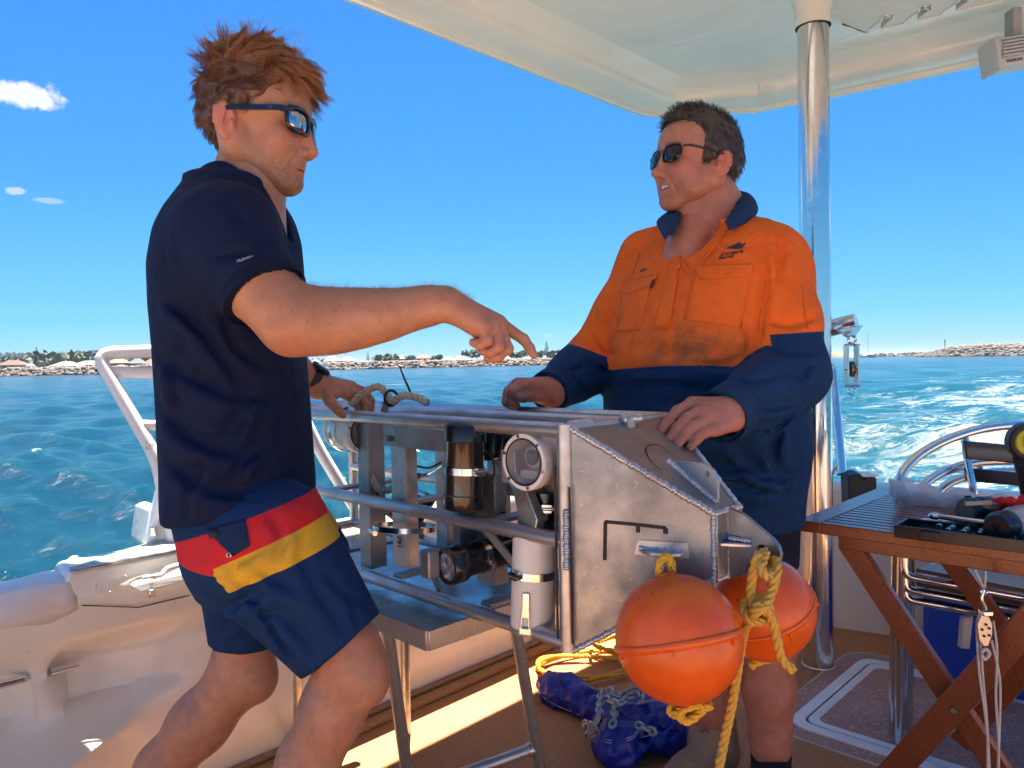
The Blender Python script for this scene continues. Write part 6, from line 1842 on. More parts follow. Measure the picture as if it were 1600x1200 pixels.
# ================================================================== the older man (right)
dB = 1.75
FBd = Vector((-.76, -.65, 0)).normalized(); LBd = Vector((-FBd.y, FBd.x, 0))   # his left is towards the right of the photo
earB = P(1126, 255, 1.70)
HF = Vector((-.92, -.39, 0)).normalized(); HL = Vector((-HF.y, HF.x, 0))
cB = earB-HL*.080
headB = frame_mat(cB, HF, pitch=9, roll=0) @ Matrix.Scale(1.0, 4)
rootB = thing('person', 'heavyset man in orange and navy work shirt with both hands on the metal frame', 'person', (P(1150, 800, 1.8).x, P(1150, 800, 1.8).y, 0))
sh = head_sdf(.0023, heavy=1.0, smile=1.0)
Vh, Fh = sh.mesh(); Vh = relax(Vh, Fh, 1)
aB = head_attrs(Vh, hairlineB, 1, 1); aB['blush'] = np.clip(aB['blush']*1.2+.12, 0, 1); aB['stubble'] = aB['stubble']*.55
parts = [(xf(headB, Vh), Fh, aB)]
def HB(x, y, z): return headB @ Vector((x, y, z))
s = SDF(.0046)
s.cone(HB(-.012, 0, -.02), P(1114, 345, 1.78), .061, .068, k=.02); s.cone(HB(.026, 0, -.070), P(1094, 350, 1.755), .038, .042, k=.02)
s.cone(P(1114, 330, 1.79), P(1108, 400, 1.81), .070, .10, k=.03)
s.cone(P(1094, 352, 1.76), P(1084, 405, 1.745), .040, .044, k=.03)
# trunk and arms under the shirt
s.cone(P(1108, 420, 1.80), P(1108, 800, 1.80), .11, .12, k=.03)
for a_, b_, c_, r_ in ((P(1205, 425, 1.70), P(1234, 590, 1.55), P(1142, 644, 1.335), .03), (P(1015, 420, 1.86), P(927, 565, 1.83), P(862, 612, 1.66), .028)):
    s.chain([P(1110, 425, 1.80), a_, b_, c_], [.05, .045, .036, r_], k=.01)
s.crease([HB(.060, -.03, -.096), HB(.062, 0, -.108), HB(.060, .03, -.096)], .006, .002)
parts.append((*s.mesh(), {'blush': None})); Vn = parts[-1][0]; parts[-1] = (parts[-1][0], parts[-1][1], {'blush': np.full(len(Vn), .22)})
# left hand, flat on the nose plate
s = SDF(.0028); dh = 1.275
WB = P(1142, 644, 1.335)
kn_ = [P(1081, 632, 1.315), P(1096, 643, 1.292), P(1108, 657, 1.275), P(1117, 671, 1.262)]
tips = [P(1034, 673, 1.272), P(1046, 686, 1.258), P(1059, 694, 1.248), P(1078, 699, 1.245)]
palm = [(WB, kn_[0], .026, .0140), (WB, kn_[1], .027, .0140), (WB, kn_[2], .027, .0135), (WB+Vector((0, -.012, -.008)), kn_[3], .025, .0125), (P(1152, 638, 1.355), WB, .029, .028), (WB, (kn_[1]+kn_[2])/2, .026, .016)]
fing = []
for i, (a, b) in enumerate(zip(kn_, tips)):
    up = Vector((0, -.2, 1))*(.010 if i < 3 else .008); p1 = a.lerp(b, .48)+up; p2 = a.lerp(b, .76)+up*.7
    fing.append(([a, p1, p2, b], [.0118, .0100, .0092, .0078] if i < 3 else [.0108, .009, .0082, .0070]))
fing.append(([P(1100, 640, 1.37), P(1078, 655, 1.36), P(1062, 668, 1.34)], [.014, .0115, .0095]))
hand_px(s, palm, fing)
for i in range(3):
    g = (kn_[i]+kn_[i+1])/2+Vector((0, -.01, .006)); s.crease([g, g.lerp(WB, .3)], .005, .0022)
for i in range(4): s.crease([kn_[i]+Vector((0, 0, .012)), kn_[i].lerp(WB, .6)+Vector((0, 0, .024))], .0035, -.0014)
Vl, Fl = s.mesh(); parts.append((Vl, Fl, {'blush': np.full(len(Vl), .40)}))
nails([(tips[i]+(tips[i]-fing[i][0][2]).normalized()*.001+Vector((-.001, -.003, .0055)), tips[i]-fing[i][0][2], Vector((-.1, -.35, 1)), .0048) for i in range(4)], rootB, M_nail)
# right hand closed round the far rail
s = SDF(.0030); WR = P(862, 612, 1.66)
kk_ = [P(818, 602, 1.565), P(810, 601, 1.59), P(805, 604, 1.615), P(803, 608, 1.64)]
palm = [(WR, kk_[0], .030, .0155), (WR, kk_[1], .030, .0155), (WR, kk_[2], .028, .015), (WR, kk_[3], .027, .014), (P(874, 606, 1.68), WR, .029, .030)]
fing = [([kk_[0], P(800, 612, 1.555), P(797, 627, 1.56), P(806, 634, 1.585)], [.0150, .0125, .0115, .010]),
        ([kk_[1], P(796, 612, 1.585), P(793, 627, 1.59), P(803, 634, 1.61)], [.0148, .0122, .0115, .010]),
        ([kk_[2], P(794, 616, 1.61), P(792, 628, 1.615), P(802, 636, 1.63)], [.0140, .0118, .0110, .0095]),
        ([kk_[3], P(795, 618, 1.635), P(795, 630, 1.64), P(803, 636, 1.65)], [.0130, .0108, .010, .009]),
        ([P(846, 616, 1.62), P(830, 617, 1.585), P(818, 619, 1.565), P(808, 620, 1.555)], [.019, .0155, .0135, .0115])]
hand_px(s, palm, fing)
s.crease([P(826, 603, 1.56), P(812, 614, 1.545)], .004, .003)
Vl, Fl = s.mesh(); parts.append((Vl, Fl, {'blush': np.full(len(Vl), .42)}))
# legs
s = SDF(.0055)
kL = P(1200, 1010, 1.80); aL = G(1205, 1205, .085)
s.chain([P(1188, 850, 1.77), kL], [.070, .062], k=.03); s.chain([kL, kL.lerp(aL, .35), kL.lerp(aL, .75), aL], [.062, .060, .047, .040], k=.02)
kR = P(1115, 985, 1.86); aR = G(1118, 1135, .13); print('ankleR', aR, 'ankleL', aL)
s.chain([P(1120, 850, 1.80), kR], [.088, .066], k=.03); s.chain([kR, kR.lerp(aR, .35), kR.lerp(aR, .8), aR], [.064, .058, .044, .042], k=.02)
Vg, Fg = s.mesh(); parts.append((Vg, Fg, {'blush': np.full(len(Vg), .15)}))
# teeth in the smile
m = MB()
for i in range(-4, 5): m.obox(HB(.0905-abs(i)*.0015, i*.0048, -.0578+abs(i)*.0010), (headB.to_3x3() @ Vector((1, -i*.06, 0)), headB.to_3x3() @ Vector((i*.06, 1, 0)), (0, 0, 1)), (.0016, .0022, .0031))
m.build('teeth', M_teeth, rootB, bevel=.0005)

# shirt, orange above and navy below
s = SDF(.0046)
def rowsB(tab):
    out = []; k = .80; c_ = abs(LBd.x); s_ = abs(FBd.x)
    for y, xl, xr, dc, kk in tab:
        W2 = (xr-xl)/2/FPX*dc; a = W2/math.sqrt(c_**2+(kk*s_)**2); out.append((P((xl+xr)/2, y, dc), a*kk, a))
    return out
tb = [(352, 1060, 1180, 1.77, .62), (366, 1034, 1208, 1.77, .56), (390, 1006, 1222, 1.77, .56), (430, 984, 1236, 1.76, .64), (480, 966, 1236, 1.75, .74), (530, 957, 1234, 1.74, .84), (580, 953, 1238, 1.73, .90), (640, 953, 1246, 1.73, .90), (700, 958, 1251, 1.74, .86), (750, 966, 1243, 1.75, .82), (806, 975, 1236, 1.76, .80)]
s.rows(rowsB(tb), tuple(FBd), power=2.2, k=0, cap=.02)
shL = P(1204, 422, 1.68); elL = P(1234, 588, 1.53); cuL = P(1128, 650, 1.335)
shR = P(1015, 405, 1.90); elR = P(925, 565, 1.84); cuR = P(858, 612, 1.66)
s.cone(P(1158, 384, 1.74), shL, .058, .072, k=.05); s.cone(P(1080, 375, 1.84), shR, .06, .066, k=.05)
s.chain([shL, shL.lerp(elL, .5), elL], [.074, .076, .070], k=.03)
s.cone(elL, elL.lerp(cuL, .5)+Vector((0, 0, -.006)), 0.066, .058, k=.04); s.sleeve(elL.lerp(cuL, .35), cuL, .060, .0465, k=.03, depth=.03)
s.chain([shR, shR.lerp(elR, .5), elR], [.068, .064, .060], k=.03)
s.cone(elR, elR.lerp(cuR, .5), .060, .052, k=.03); s.sleeve(elR.lerp(cuR, .35), cuR, .056, .044, k=.03, depth=.03)
s.cut_holes()
s.cone(P(1110, 300, 1.77), P(1108, 348, 1.77), .078, .062, k=.006, op='s')
_h = s.h; s.h = .009; _V, _F = s.mesh(); s.h = _h; _bv = bvh(_V, _F); vp = []
for i in range(7):
    t_ = i/6; h = cast(_bv, 1094-26*t_, 352+52*t_, 0)
    if h is None: h = P(1094-26*t_, 352+52*t_, 1.66)
    vp.append((h, .040*(1-t_)**1.1+.002))
vd = (vp[3][0]-CAMM.translation).normalized()
for i in range(6):
    (a_, ra), (b_, rb_) = vp[i], vp[i+1]
    for q in (-.02, .0, .02): s.cone(a_+vd*q, b_+vd*q, ra, rb_, k=.002, op='s')
n_ = SDF(.0046)
for i in range(6):
    (a_, ra), (b_, rb_) = vp[i], vp[i+1]; n_.cone(a_+vd*.062, b_+vd*.062, .050, .048, k=.01)
n_.cone(P(1105, 340, 1.77), vp[1][0]+vd*.062, .058, .048, k=.02)
_V, _F = n_.mesh(); parts.append((_V, _F, {'blush': np.full(len(_V), .35)}))
V, F_, at = join(parts)
npmesh('body', V, F_, M_skinB, rootB, attrs=at)
folds(s, [([(1190, 380), (1196, 440), (1188, 505), (1184, 545)], .008, .011), ([(1215, 350), (1222, 400), (1205, 460)], .009, .005), ([(1200, 500), (1235, 508), (1280, 496)], .009, .009), ([(1195, 540), (1230, 552), (1278, 548)], .009, .012),
          ([(1165, 612), (1200, 636), (1245, 628)], .009, .012), ([(1135, 590), (1180, 596), (1235, 580)], .008, .010), ([(1180, 668), (1215, 662), (1250, 636)], .010, .011), ([(1150, 625), (1165, 650), (1165, 680)], .007, .007), ([(1210, 570), (1250, 590), (1270, 560)], .008, .009),
          ([(1004, 432), (990, 490), (978, 560)], .008, .007), ([(900, 558), (928, 572), (955, 590)], .008, .010), ([(880, 585), (905, 602), (925, 628)], .007, .009), ([(872, 580), (900, 578), (925, 566)], .007, .008), ([(930, 520), (945, 545), (960, 560)], .008, .008), ([(940, 480), (958, 500), (972, 510)], .008, .006),
          ([(965, 598), (1050, 590), (1140, 604)], .012, -.006), ([(980, 540), (1060, 553), (1140, 545)], .014, .006), ([(1060, 700), (1110, 730), (1190, 728)], .013, .010), ([(1150, 700), (1190, 742), (1238, 745)], .012, .011), ([(1005, 500), (1050, 520), (1100, 520)], .012, .004),
          ([(1222, 660), (1208, 710), (1225, 770)], .011, .011), ([(1120, 745), (1165, 762), (1230, 772)], .009, .006), ([(1010, 625), (1090, 640), (1140, 670)], .012, .007), ([(1160, 560), (1120, 572), (1070, 565)], .010, .007), ([(1150, 500), (1172, 530), (1165, 570)], .010, .008),
          ([(1120, 372), (1150, 385), (1180, 382)], .009, .004), ([(1010, 388), (1025, 410), (1030, 440)], .008, .004)])
_w1 = wob(5, 22, .0034, (1, 1, .7)); _w2 = wob(6, 55, .0013, (1, 1, .5))
Vs, Fs = s.mesh(lambda X, Y, Z: _w1(X, Y, Z)+_w2(X, Y, Z))
# colour split: torso line at y~572..., sleeves at the elbow
def d_line(V, pa, pb): a = P(*pa); b = P(*pb); nx, nz = -(b.z-a.z), (b.x-a.x); L = math.hypot(nx, nz); return ((V[:, 0]-a.x)*nx+(V[:, 2]-a.z)*nz)/L
belly = Vs[:, 2]-P(1050, 572, 1.50).z-.012*np.cos((Vs[:, 0]-P(1060, 572, 1.6).x)*9)+.012
Lx = d_line(Vs, (1188, 525, 1.60), (1292, 518, 1.60)); Rx = d_line(Vs, (905, 545, 1.84), (962, 566, 1.84))
def near_seg(V, a, b):
    a = V3(a); b = V3(b); d = b-a; t = np.clip(((V-a)@d)/(d@d), 0, 1); return np.linalg.norm(V-a-t[:, None]*d, axis=1)
segL = np.minimum(near_seg(Vs, shL, elL), near_seg(Vs, elL, cuL)); segR = np.minimum(near_seg(Vs, shR, elR), near_seg(Vs, elR, cuR))
isL = (segL < .095) & (Vs[:, 0] > P(1183, 500, 1.58).x) & (Vs[:, 2] < P(1200, 420, 1.6).z) | (near_seg(Vs, elL, cuL) < .078) & (Vs[:, 1] < P(0, 0, 1.50).y+.14) & (Vs[:, 2] < P(1200, 540, 1.55).z)
isR = (segR < .088) & (Vs[:, 0] < P(960, 500, 1.80).x)
val = np.where(isR, Rx, np.where(isL, Lx, belly))
t = NT('work_shirt_cloth'); n = t.noise(10, 5, .6); n2 = t.noise(700, 2, .5); n4 = t.noise(26, 5, .65)
org = t.mix(t.ramp(n, [(.35, 0.), (.75, 1.)]), (.86, .155, .018), (.70, .115, .016))
dirt = t.math('MULTIPLY', t.attr('dirt'), t.ramp(n4, [(.40, .15), (.62, 1.)]), clamp=True)
org = t.mix(dirt, org, (.26, .10, .045))
navc = t.mix(t.ramp(n, [(.35, 0.), (.75, 1.)]), (.008, .040, .115), (.006, .028, .085))
v = t.voro(38); navc = t.mix(t.math('MULTIPLY', t.ramp(v, [(.022, 1.), (.03, 0.)]), t.ramp(t.noise(5, 2, .5), [(.58, 0.), (.62, 1.)])), navc, (.5, .5, .5))
c = t.mix(t.step(t.attr('m1')), navc, org)
t.set(Base_Color=c, Roughness=.85, Specular_IOR_Level=.2); b = t.bump(n2, .35, .0006); b = t.bump(t.noise(24, 4, .6, dist=.9), .6, .011, b); t.bump(t.noise(60, 3, .6, dist=.5), .3, .003, b)
dv = np.exp(-((Vs[:, 2]-P(1090, 548, 1.5).z)/.045)**2)*np.exp(-((Vs[:, 0]-P(1090, 548, 1.5).x)/.10)**2)
dv = dv+.5*np.exp(-((Vs[:, 2]-P(1090, 500, 1.5).z)/.05)**2)*np.exp(-((Vs[:, 0]-P(1070, 500, 1.5).x)/.06)**2)
shirtB = npmesh('work_shirt', Vs, Fs, t.m, rootB, attrs={'m1': val, 'dirt': np.clip(dv, 0, 1)*.95})
bvB = bvh(Vs, Fs)
M_orgp = cloth('orange_cloth', (.84, .150, .018), 700, var=.2).m
M_nvp = cloth('navy_cloth', (.008, .038, .105), 700, var=.2).m
# chest pockets with flaps, placket, buttons
def poly_patch(poly, mat, name, off, th): return applique(bvB, poly, mat, rootB, name, off=off, th=th, nu=10)
poly_patch([(1086, 420), (1178, 417), (1158, 512), (1068, 500)], M_orgp, 'chest_pocket', .0006, .0012)
poly_patch([(974, 440), (1022, 428), (1000, 516), (964, 520)], M_orgp, 'chest_pocket', .0006, .0012)
poly_patch([(1086, 417), (1180, 414), (1168, 432), (1094, 438)], M_orgp, 'pocket_flap', .0024, .0016)
poly_patch([(970, 455), (1030, 428), (1022, 446), (980, 461)], M_orgp, 'pocket_flap', .0024, .0016)
poly_patch([(1052, 396), (1066, 392), (1048, 512), (1022, 514)], M_orgp, 'placket', .0024, .0018)
M_btn = plain('orange_button', (.75, .16, .03), .3, var=.05)
for q in ((1062, 418), (1128, 430), (992, 452), (1042, 470)):
    h = cast(bvB, *q, .0045)
    if h:
        n_ = bvB.find_nearest(h)[1]; MB().lathe(h, n_, [(0, -.002), (.0052, -.002), (.0052, .0008), (.004, .0004), (0, .0004)], 18).build('button', M_btn, rootB, smooth=30)
h = poly_patch([(1021, 440), (1026, 438), (1021, 452), (1017, 453)], M_patch, 'woven_tag', .005, .0008)
# seams on the sleeve
def seam(pts, bv, mat, parent, r=.0009, name='seam'):
    q = [cast(bv, *p, .0004) for p in pts]; q = [p for p in q if p is not None]
    if len(q) > 2: MB().tube(spline(q, 4), r, 6).build(name, mat, parent)
M_seam = plain('seam_thread', (.50, .10, .015), .8)
seam([(1198, 330), (1205, 380), (1196, 440), (1186, 500), (1184, 520)], bvB, M_seam, rootB); seam([(1254, 448), (1256, 480), (1262, 514)], bvB, M_seam, rootB); seam([(1000, 395), (985, 440), (968, 490), (958, 540)], bvB, M_seam, rootB)
seam([(958, 579), (1000, 572), (1060, 571), (1100, 573)], bvB, M_seam, rootB)
# lettering and emblem
xd = P(1162, 394, 1.5)-P(1126, 399, 1.5); xd = Vector((xd.x, xd.y-.02, xd.z)); zc = Vector((0, 0, 1))
def cfix(px, py):
    h = cast(bvB, px, py, .0); return h
hA_ = cfix(1126, 400); hB_ = cfix(1160, 395)
if hA_ and hB_:
    xd = (hB_-hA_); nn = bvB.find_nearest((hA_+hB_)/2)[1]
    yd = Vector((.12, 0, 1))
    place_text('Dongara', .0135, hA_+nn*.0, xd, yd, M_ink, rootB, 'shirt_lettering', target=bvB, space=1.0)
    place_text('Marine', .0110, cfix(1123, 405.5), xd, yd, M_ink, rootB, 'shirt_lettering', target=bvB, space=1.0)
    for tri in (((1135, 389), (1158, 378), (1152, 389)), ((1143, 389), (1160, 381), (1160, 388)), ((1150, 388), (1167, 379), (1160, 388))):
        pts = [cfix(*q) for q in tri]
        if all(pts):
            n_ = bvB.find_nearest(pts[0])[1]; MB().prism([p+n_*.0012 for p in pts], n_*.0006).build('emblem', M_ink, rootB, smooth=None)
p0 = cfix(1000, 426); p1 = cfix(1015, 420)
if p0 and p1: place_text('PAUL', .0098, p0, p1-p0, (0, 0, 1), M_ink, rootB, 'name_lettering', target=bvB)
# collar: two leaves standing off the neck
def leaf(lines, mat, name, th=.0035):
    L_ = [spline([P(*q) for q in l], 4) for l in lines]; return band(rootB, name, mat, L_, th, closed=False)
leaf([[(1100, 318, 1.86), (1140, 312, 1.79), (1148, 320, 1.715), (1140, 333, 1.665), (1131, 347, 1.635)],
      [(1100, 300, 1.87), (1146, 297, 1.81), (1166, 306, 1.72), (1157, 328, 1.655), (1134, 349, 1.625)],
      [(1100, 306, 1.90), (1160, 298, 1.83), (1181, 314, 1.72), (1175, 336, 1.650), (1137, 355, 1.618)],
      [(1100, 320, 1.91), (1166, 306, 1.84), (1185, 328, 1.72), (1170, 346, 1.650), (1136, 361, 1.618)]], M_nvp, 'collar')
leaf([[(1068, 322, 1.80), (1064, 334, 1.72), (1061, 350, 1.665), (1050, 370, 1.640)],
      [(1060, 320, 1.82), (1050, 331, 1.75), (1046, 344, 1.69), (1046, 366, 1.650)],
      [(1050, 326, 1.84), (1034, 338, 1.77), (1031, 350, 1.71), (1042, 371, 1.655)],
      [(1048, 332, 1.85), (1027, 344, 1.77), (1028, 356, 1.71), (1040, 377, 1.660)]], M_nvp, 'collar')
for pp_ in ([(1130, 352), (1112, 368), (1092, 385), (1074, 402)], [(1045, 374), (1052, 384), (1060, 394), (1067, 404)]):
    sg = 1 if pp_[0][0] > 1090 else -1
    a_ = []; b_ = []
    for (x, y) in pp_:
        d0 = 1.64-.05*(y-352)/50
        p = P(x, y, d0); a_.append(snap(bvB, p, .003)); b_.append(snap(bvB, P(x+sg*9, y+4, d0), .003))
    band(rootB, 'neck_facing', M_orgp, [a_, b_], .003, closed=False)
# cuffs
for c0, e0_, r in ((cuL, elL, .0475), (cuR, elR, .0455)):
    ax2 = (c0-e0_).normalized(); cuff_band(c0-ax2*.022, ax2, r+.0025, .026, rootB, M_nvp, 'cuff')
    MB().cyl(c0-ax2*.03+Vector((0, -r-.002, 0)), c0-ax2*.03+Vector((0, -r-.0045, 0)), .004, 12).build('button', M_ink, rootB)
# shorts, socks, boots
s = SDF(.0055)
s.cone(P(1168, 800, 1.77), P(1172, 850, 1.77), .100, .095, k=.03); s.sleeve(P(1188, 800, 1.76), P(1194, 884, 1.765), .088, .076, k=.03, depth=.02)
s.cone(P(1110, 800, 1.80), P(1112, 860, 1.81), .118, .105, k=.04); s.sleeve(P(1118, 800, 1.80), P(1112, 930, 1.85), .105, .088, k=.03, depth=.02); s.cut_holes()
s.ops[0] = s.ops[0]
Vq, Fq = s.mesh(wob(9, 24, .003)); npmesh('work_shorts', Vq, Fq, cloth('dark_shorts_cloth', (.010, .014, .035)).m, rootB)
M_sock = cloth('dark_sock', (.012, .016, .028), 300).m
M_boot = cloth('suede_boot', (.36, .24, .15), 500, var=.4).m
M_sole = plain('boot_sole', (.05, .045, .04), .8)
M_lace = rope_mat('boot_lace', (.22, .13, .08), (.10, .06, .04))
def boot(ank, fwd, sh_, sk_):
    f = Vector(fwd).normalized(); l = Vector((-f.y, f.x, 0)); a = Vector(ank)
    s = SDF(.0045); z0 = Vector((a.x, a.y, 0))
    s.cone(a+Vector((0, 0, sh_)), a+Vector((0, 0, -.01)), .052, .050, k=0)
    s.cone(a, z0+Vector((0, 0, .045))-f*.012, .050, .042, k=.02); s.cone(z0+Vector((0, 0, .05))-f*.01, z0+f*.12+Vector((0, 0, .042)), .046, .042, k=.03)
    s.ell(z0+f*.165+Vector((0, 0, .040)), (.055, .046, .036), k=.03, ax=(f, l, (0, 0, 1))); s.cone(a+f*.01+Vector((0, 0, -.02)), z0+f*.11+Vector((0, 0, .055)), .044, .036, k=.03)
    s.cone(a+Vector((0, 0, .13)), a+Vector((0, 0, sh_-.02)), .045, .045, k=.003, op='s')
    s.add(lambda X, Y, Z: (Z-.018)+0*X+0*Y, (z0.x-.4, z0.y-.4, -.1), (z0.x+.4, z0.y+.4, .03), .002, 's')
    V, F_ = s.mesh(wob(12, 60, .0016)); bt = npmesh('boot', V, F_, M_boot, rootB)
    out = []
    for k in range(30):
        t = 2*math.pi*k/30; out.append(z0+f*(.075+.135*math.cos(t))+l*.047*math.sin(t)*(1+.12*math.cos(t))+Vector((0, 0, .002)))
    MB().prism(out, (0, 0, .024)).build('sole', M_sole, bt, bevel=.004)
    for k in range(6):
        u = k/5; c = (a+f*.052+Vector((0, 0, .060))).lerp(z0+f*.135+Vector((0, 0, .088)), u)
        MB().tube(spline([c-l*.030-Vector((0, 0, .012)), c+Vector((0, 0, .004)), c+l*.030-Vector((0, 0, .010))], 5), .0022, 6).build('lace', M_lace, bt)
        MB().tube(spline([c+l*.028-Vector((0, 0, .012)), c+Vector((0, 0, .006))+f*.006, c-l*.030-Vector((0, 0, .014))+f*.012], 5), .0022, 6).build('lace', M_lace, bt)
    for sg in (-1, 1): MB().tube(spline([a+f*.055+Vector((0, 0, .055)), a+f*.07+l*sg*.02+Vector((0, 0, .03)), a+f*.075+l*sg*.035+Vector((0, 0, -.01))], 6), .0018, 6).build('lace', M_lace, bt)
    s = SDF(.0045); s.sleeve(a+Vector((0, 0, -.03)), a+Vector((0, 0, sk_)), .046, .0475, k=0, depth=.01, hollow=.005); s.cut_holes(); V, F_ = s.mesh(wob(13, 90, .0014)); npmesh('sock', V, F_, M_sock, rootB)
boot(Vector((aR.x, aR.y, .10)), (-.80, -.60, 0), .045, .125); boot(Vector((aL.x, aL.y, .055)), (-.45, -.9, 0), .02, .095)
# glasses
M_frameB = plain('matt_black_frame', (.02, .02, .022), .4, var=.1)
gB = thing('sunglasses', 'thin framed aviator style sunglasses worn by the man in orange', 'sunglasses', headB @ Vector((.1, 0, .01)))
glasses(headB, gB, .0275, .0205, .016, M_frameB, M_tint, .0022, heavy=1, thin=True)
# hair
lobesB = [((.002, 0, .062), (.097, .0845, .084)), ((.040, 0, .088), (.062, .062, .054)), ((-.035, 0, .030), (.066, .076, .060)), ((.010, 0, .036), (.052, .0885, .052))]
Vc, Fc = hair_cap(lobesB, hairlineB, .082, nz=lambda X, Y, Z: wob(25, 190, .0016)(X, Y, Z))
npmesh('hair_cap', xf(headB, Vc), Fc, M_hairB, rootB, attrs={'tone': np.clip(.12+np.array([noise.noise(Vector((v[0]*260, v[1]*260, v[2]*90)))*.3 for v in Vc]), 0, 1)})
pr, nr = sample_surface(Vc, Fc, 7000, lambda c: (hairlineB(*c.T) > -.002).astype(float), 33)
def pathB(p, n, r):
    x, y, z = p; cl_ = vnoise(p, 35)
    if z > .105 or (x > .06 and z > .08): L = r.uniform(.010, .020); d = np.array([.55, .1, .15])+n*.55+cl_*.5; g = np.array([.1, 0, -.25])
    else: L = r.uniform(.008, .014); d = np.array([-.30, 0, -.75])+n*.38+cl_*.3; g = -n*.12
    d = d+r.normal(0, .12, 3); d /= np.linalg.norm(d); q = [p-n*.001]
    for i in range(4): q.append(q[-1]+d*L/4); d = d+g*.4; d /= np.linalg.norm(d)
    return np.array(q)
def toneB(p, r): return float(np.clip(.10+.35*(p[2] < .06)*r.uniform(0, 1)+r.exponential(.10)+noise.noise(Vector(p*50))*.15, 0, 1))
strands('hair', M_hairB, rootB, pr, nr, locks(pr, nr, pathB, 900, 6, .5), .00045, M=headB, seed=4, tone_fn=toneB)
# ------------------------------------------------------------------ gear on the port gunwale
M_wpaint = NT('chipped_white_paint')
_n = M_wpaint.noise(26, 6, .7); _n2 = M_wpaint.noise(6, 3, .6)
M_wpaint.set(Base_Color=M_wpaint.mix(M_wpaint.ramp(_n, [(.62, 0.), (.68, 1.)]), M_wpaint.mix(_n2, (.74, .74, .76), (.62, .62, .64)), (.36, .27, .22)), Roughness=.4); M_wpaint = M_wpaint.m
rl = thing('gate_rail', 'chipped white painted pipe rail standing on the gunwale behind the younger man', 'rail', B(-1.40, -.1, .64))
dr = 1.95
p_base = P(262, 800, dr); p_base2 = P(250, 862, dr)
main = rounded([P(266, 852, dr), P(250, 742, dr), P(153, 562, dr+.02), P(178, 549, dr+.02), P(300, 549, dr+.10), P(430, 552, dr+.2), P(470, 640, dr+.2), P(560, 800, dr+.25)], .035, 7)
main = [P(272, 858, dr), P(262, 800, dr)]+rounded([P(262, 800, dr), P(245, 715, dr), P(150, 552, dr+.02), P(255, 548, dr+.08), P(428, 556, dr+.2), P(500, 705, dr+.22), P(566, 812, dr+.25)], .045, 8)[1:]
MB().tube(main, .0172, 20).build('top_pipe', M_wpaint, rl)
MB().cyl(P(163, 582, dr+.02), P(446, 584, dr+.18), .0150, 16).build('mid_pipe', M_wpaint, rl)
MB().cyl(P(224, 664, dr+.01), P(480, 668, dr+.2), .0135, 16).build('lower_pipe', M_wpaint, rl)
# moulded plinth at the foot of the rail with a clear strap
pl = thing('rail_plinth', 'white moulded plinth at the foot of the painted rail', 'plinth', B(-1.3, -.1, .64))
m = MB(); q = [P(228, 858, 1.93), P(236, 800, 1.95), P(252, 790, 1.95), P(275, 806, 1.95), P(310, 836, 1.97), P(322, 862, 1.98)]
m.prism(q, Vector((-.10, .11, 0))); m.build('plinth', M_gel, pl, bevel=.014)
m = MB(); m.prism([P(232, 838, 1.925), P(252, 752, 1.95), P(258, 752, 1.95), P(244, 842, 1.925)], Vector((-.02, .02, 0))); m.build('strap', M_white, pl, bevel=.003)
MB().obox(P(240, 830, 1.915), ((1, 0, 0), (0, 1, 0), (0, 0, 1)), (.007, .006, .012)).build('buckle', M_clamp, pl, bevel=.002)
# side locker moulding with cleat
lk = thing('gunwale_locker', 'cream moulded locker box with a glass like lid on the gunwale', 'locker', B(-1.5, 0, .6))
dk0 = 1.78
front = [P(103, 905, 1.70), P(112, 893, 1.71), P(300, 858, 1.92), P(318, 856, 1.94), P(322, 918, 1.94), P(215, 945, 1.80), P(125, 940, 1.715), P(106, 924, 1.70)]
m = MB(); m.prism(front, Vector((-.09, .10, 0))); m.build('moulding', M_gel, lk, bevel=.008)
M_lid = plain('aged_clear_lid', (.50, .54, .52), .15, var=.15)
m = MB(); lq = [P(108, 892, 1.705), P(298, 858, 1.92), P(282, 838, 2.00), P(178, 868, 1.93)]
m.prism(lq, Vector((0, 0, .008))); m.build('lid', M_lid, lk, bevel=.002)
m = MB(); m.tube([P(110, 891, 1.70), P(296, 857, 1.915)], .0035, 8); m.build('hinge_rod', M_clamp, lk)
m = MB(); sh_ = [P(200, 916, 1.765), P(206, 908, 1.77), P(300, 886, 1.87), P(306, 892, 1.87), P(304, 902, 1.87), P(214, 924, 1.77)]
m.prism(sh_, Vector((.018, -.018, 0))); m.build('fairlead_lip', M_gel, lk, bevel=.006)
cl_ = thing('mooring_cleat', 'white painted mooring cleat on the cream locker box', 'cleat', P(245, 898, 1.80))
MB().tube(spline([P(222, 903, 1.755), P(240, 900, 1.765), P(252, 898, 1.775), P(262, 888, 1.79), P(280, 883, 1.81), P(294, 880, 1.83)], 6), [.0045]*7+[.006]*24, 10).build('horn', M_wpaint, cl_)
MB().cyl(P(239, 905, 1.772), P(239, 898, 1.772), .0075, 14).build('bolt', M_clamp, cl_)
MB().obox(P(237, 927, 1.755), (U2.to_3d(), N2.to_3d(), (0, 0, 1)), (.007, .006, .009)).build('drain_fitting', M_clamp, lk, bevel=.002)
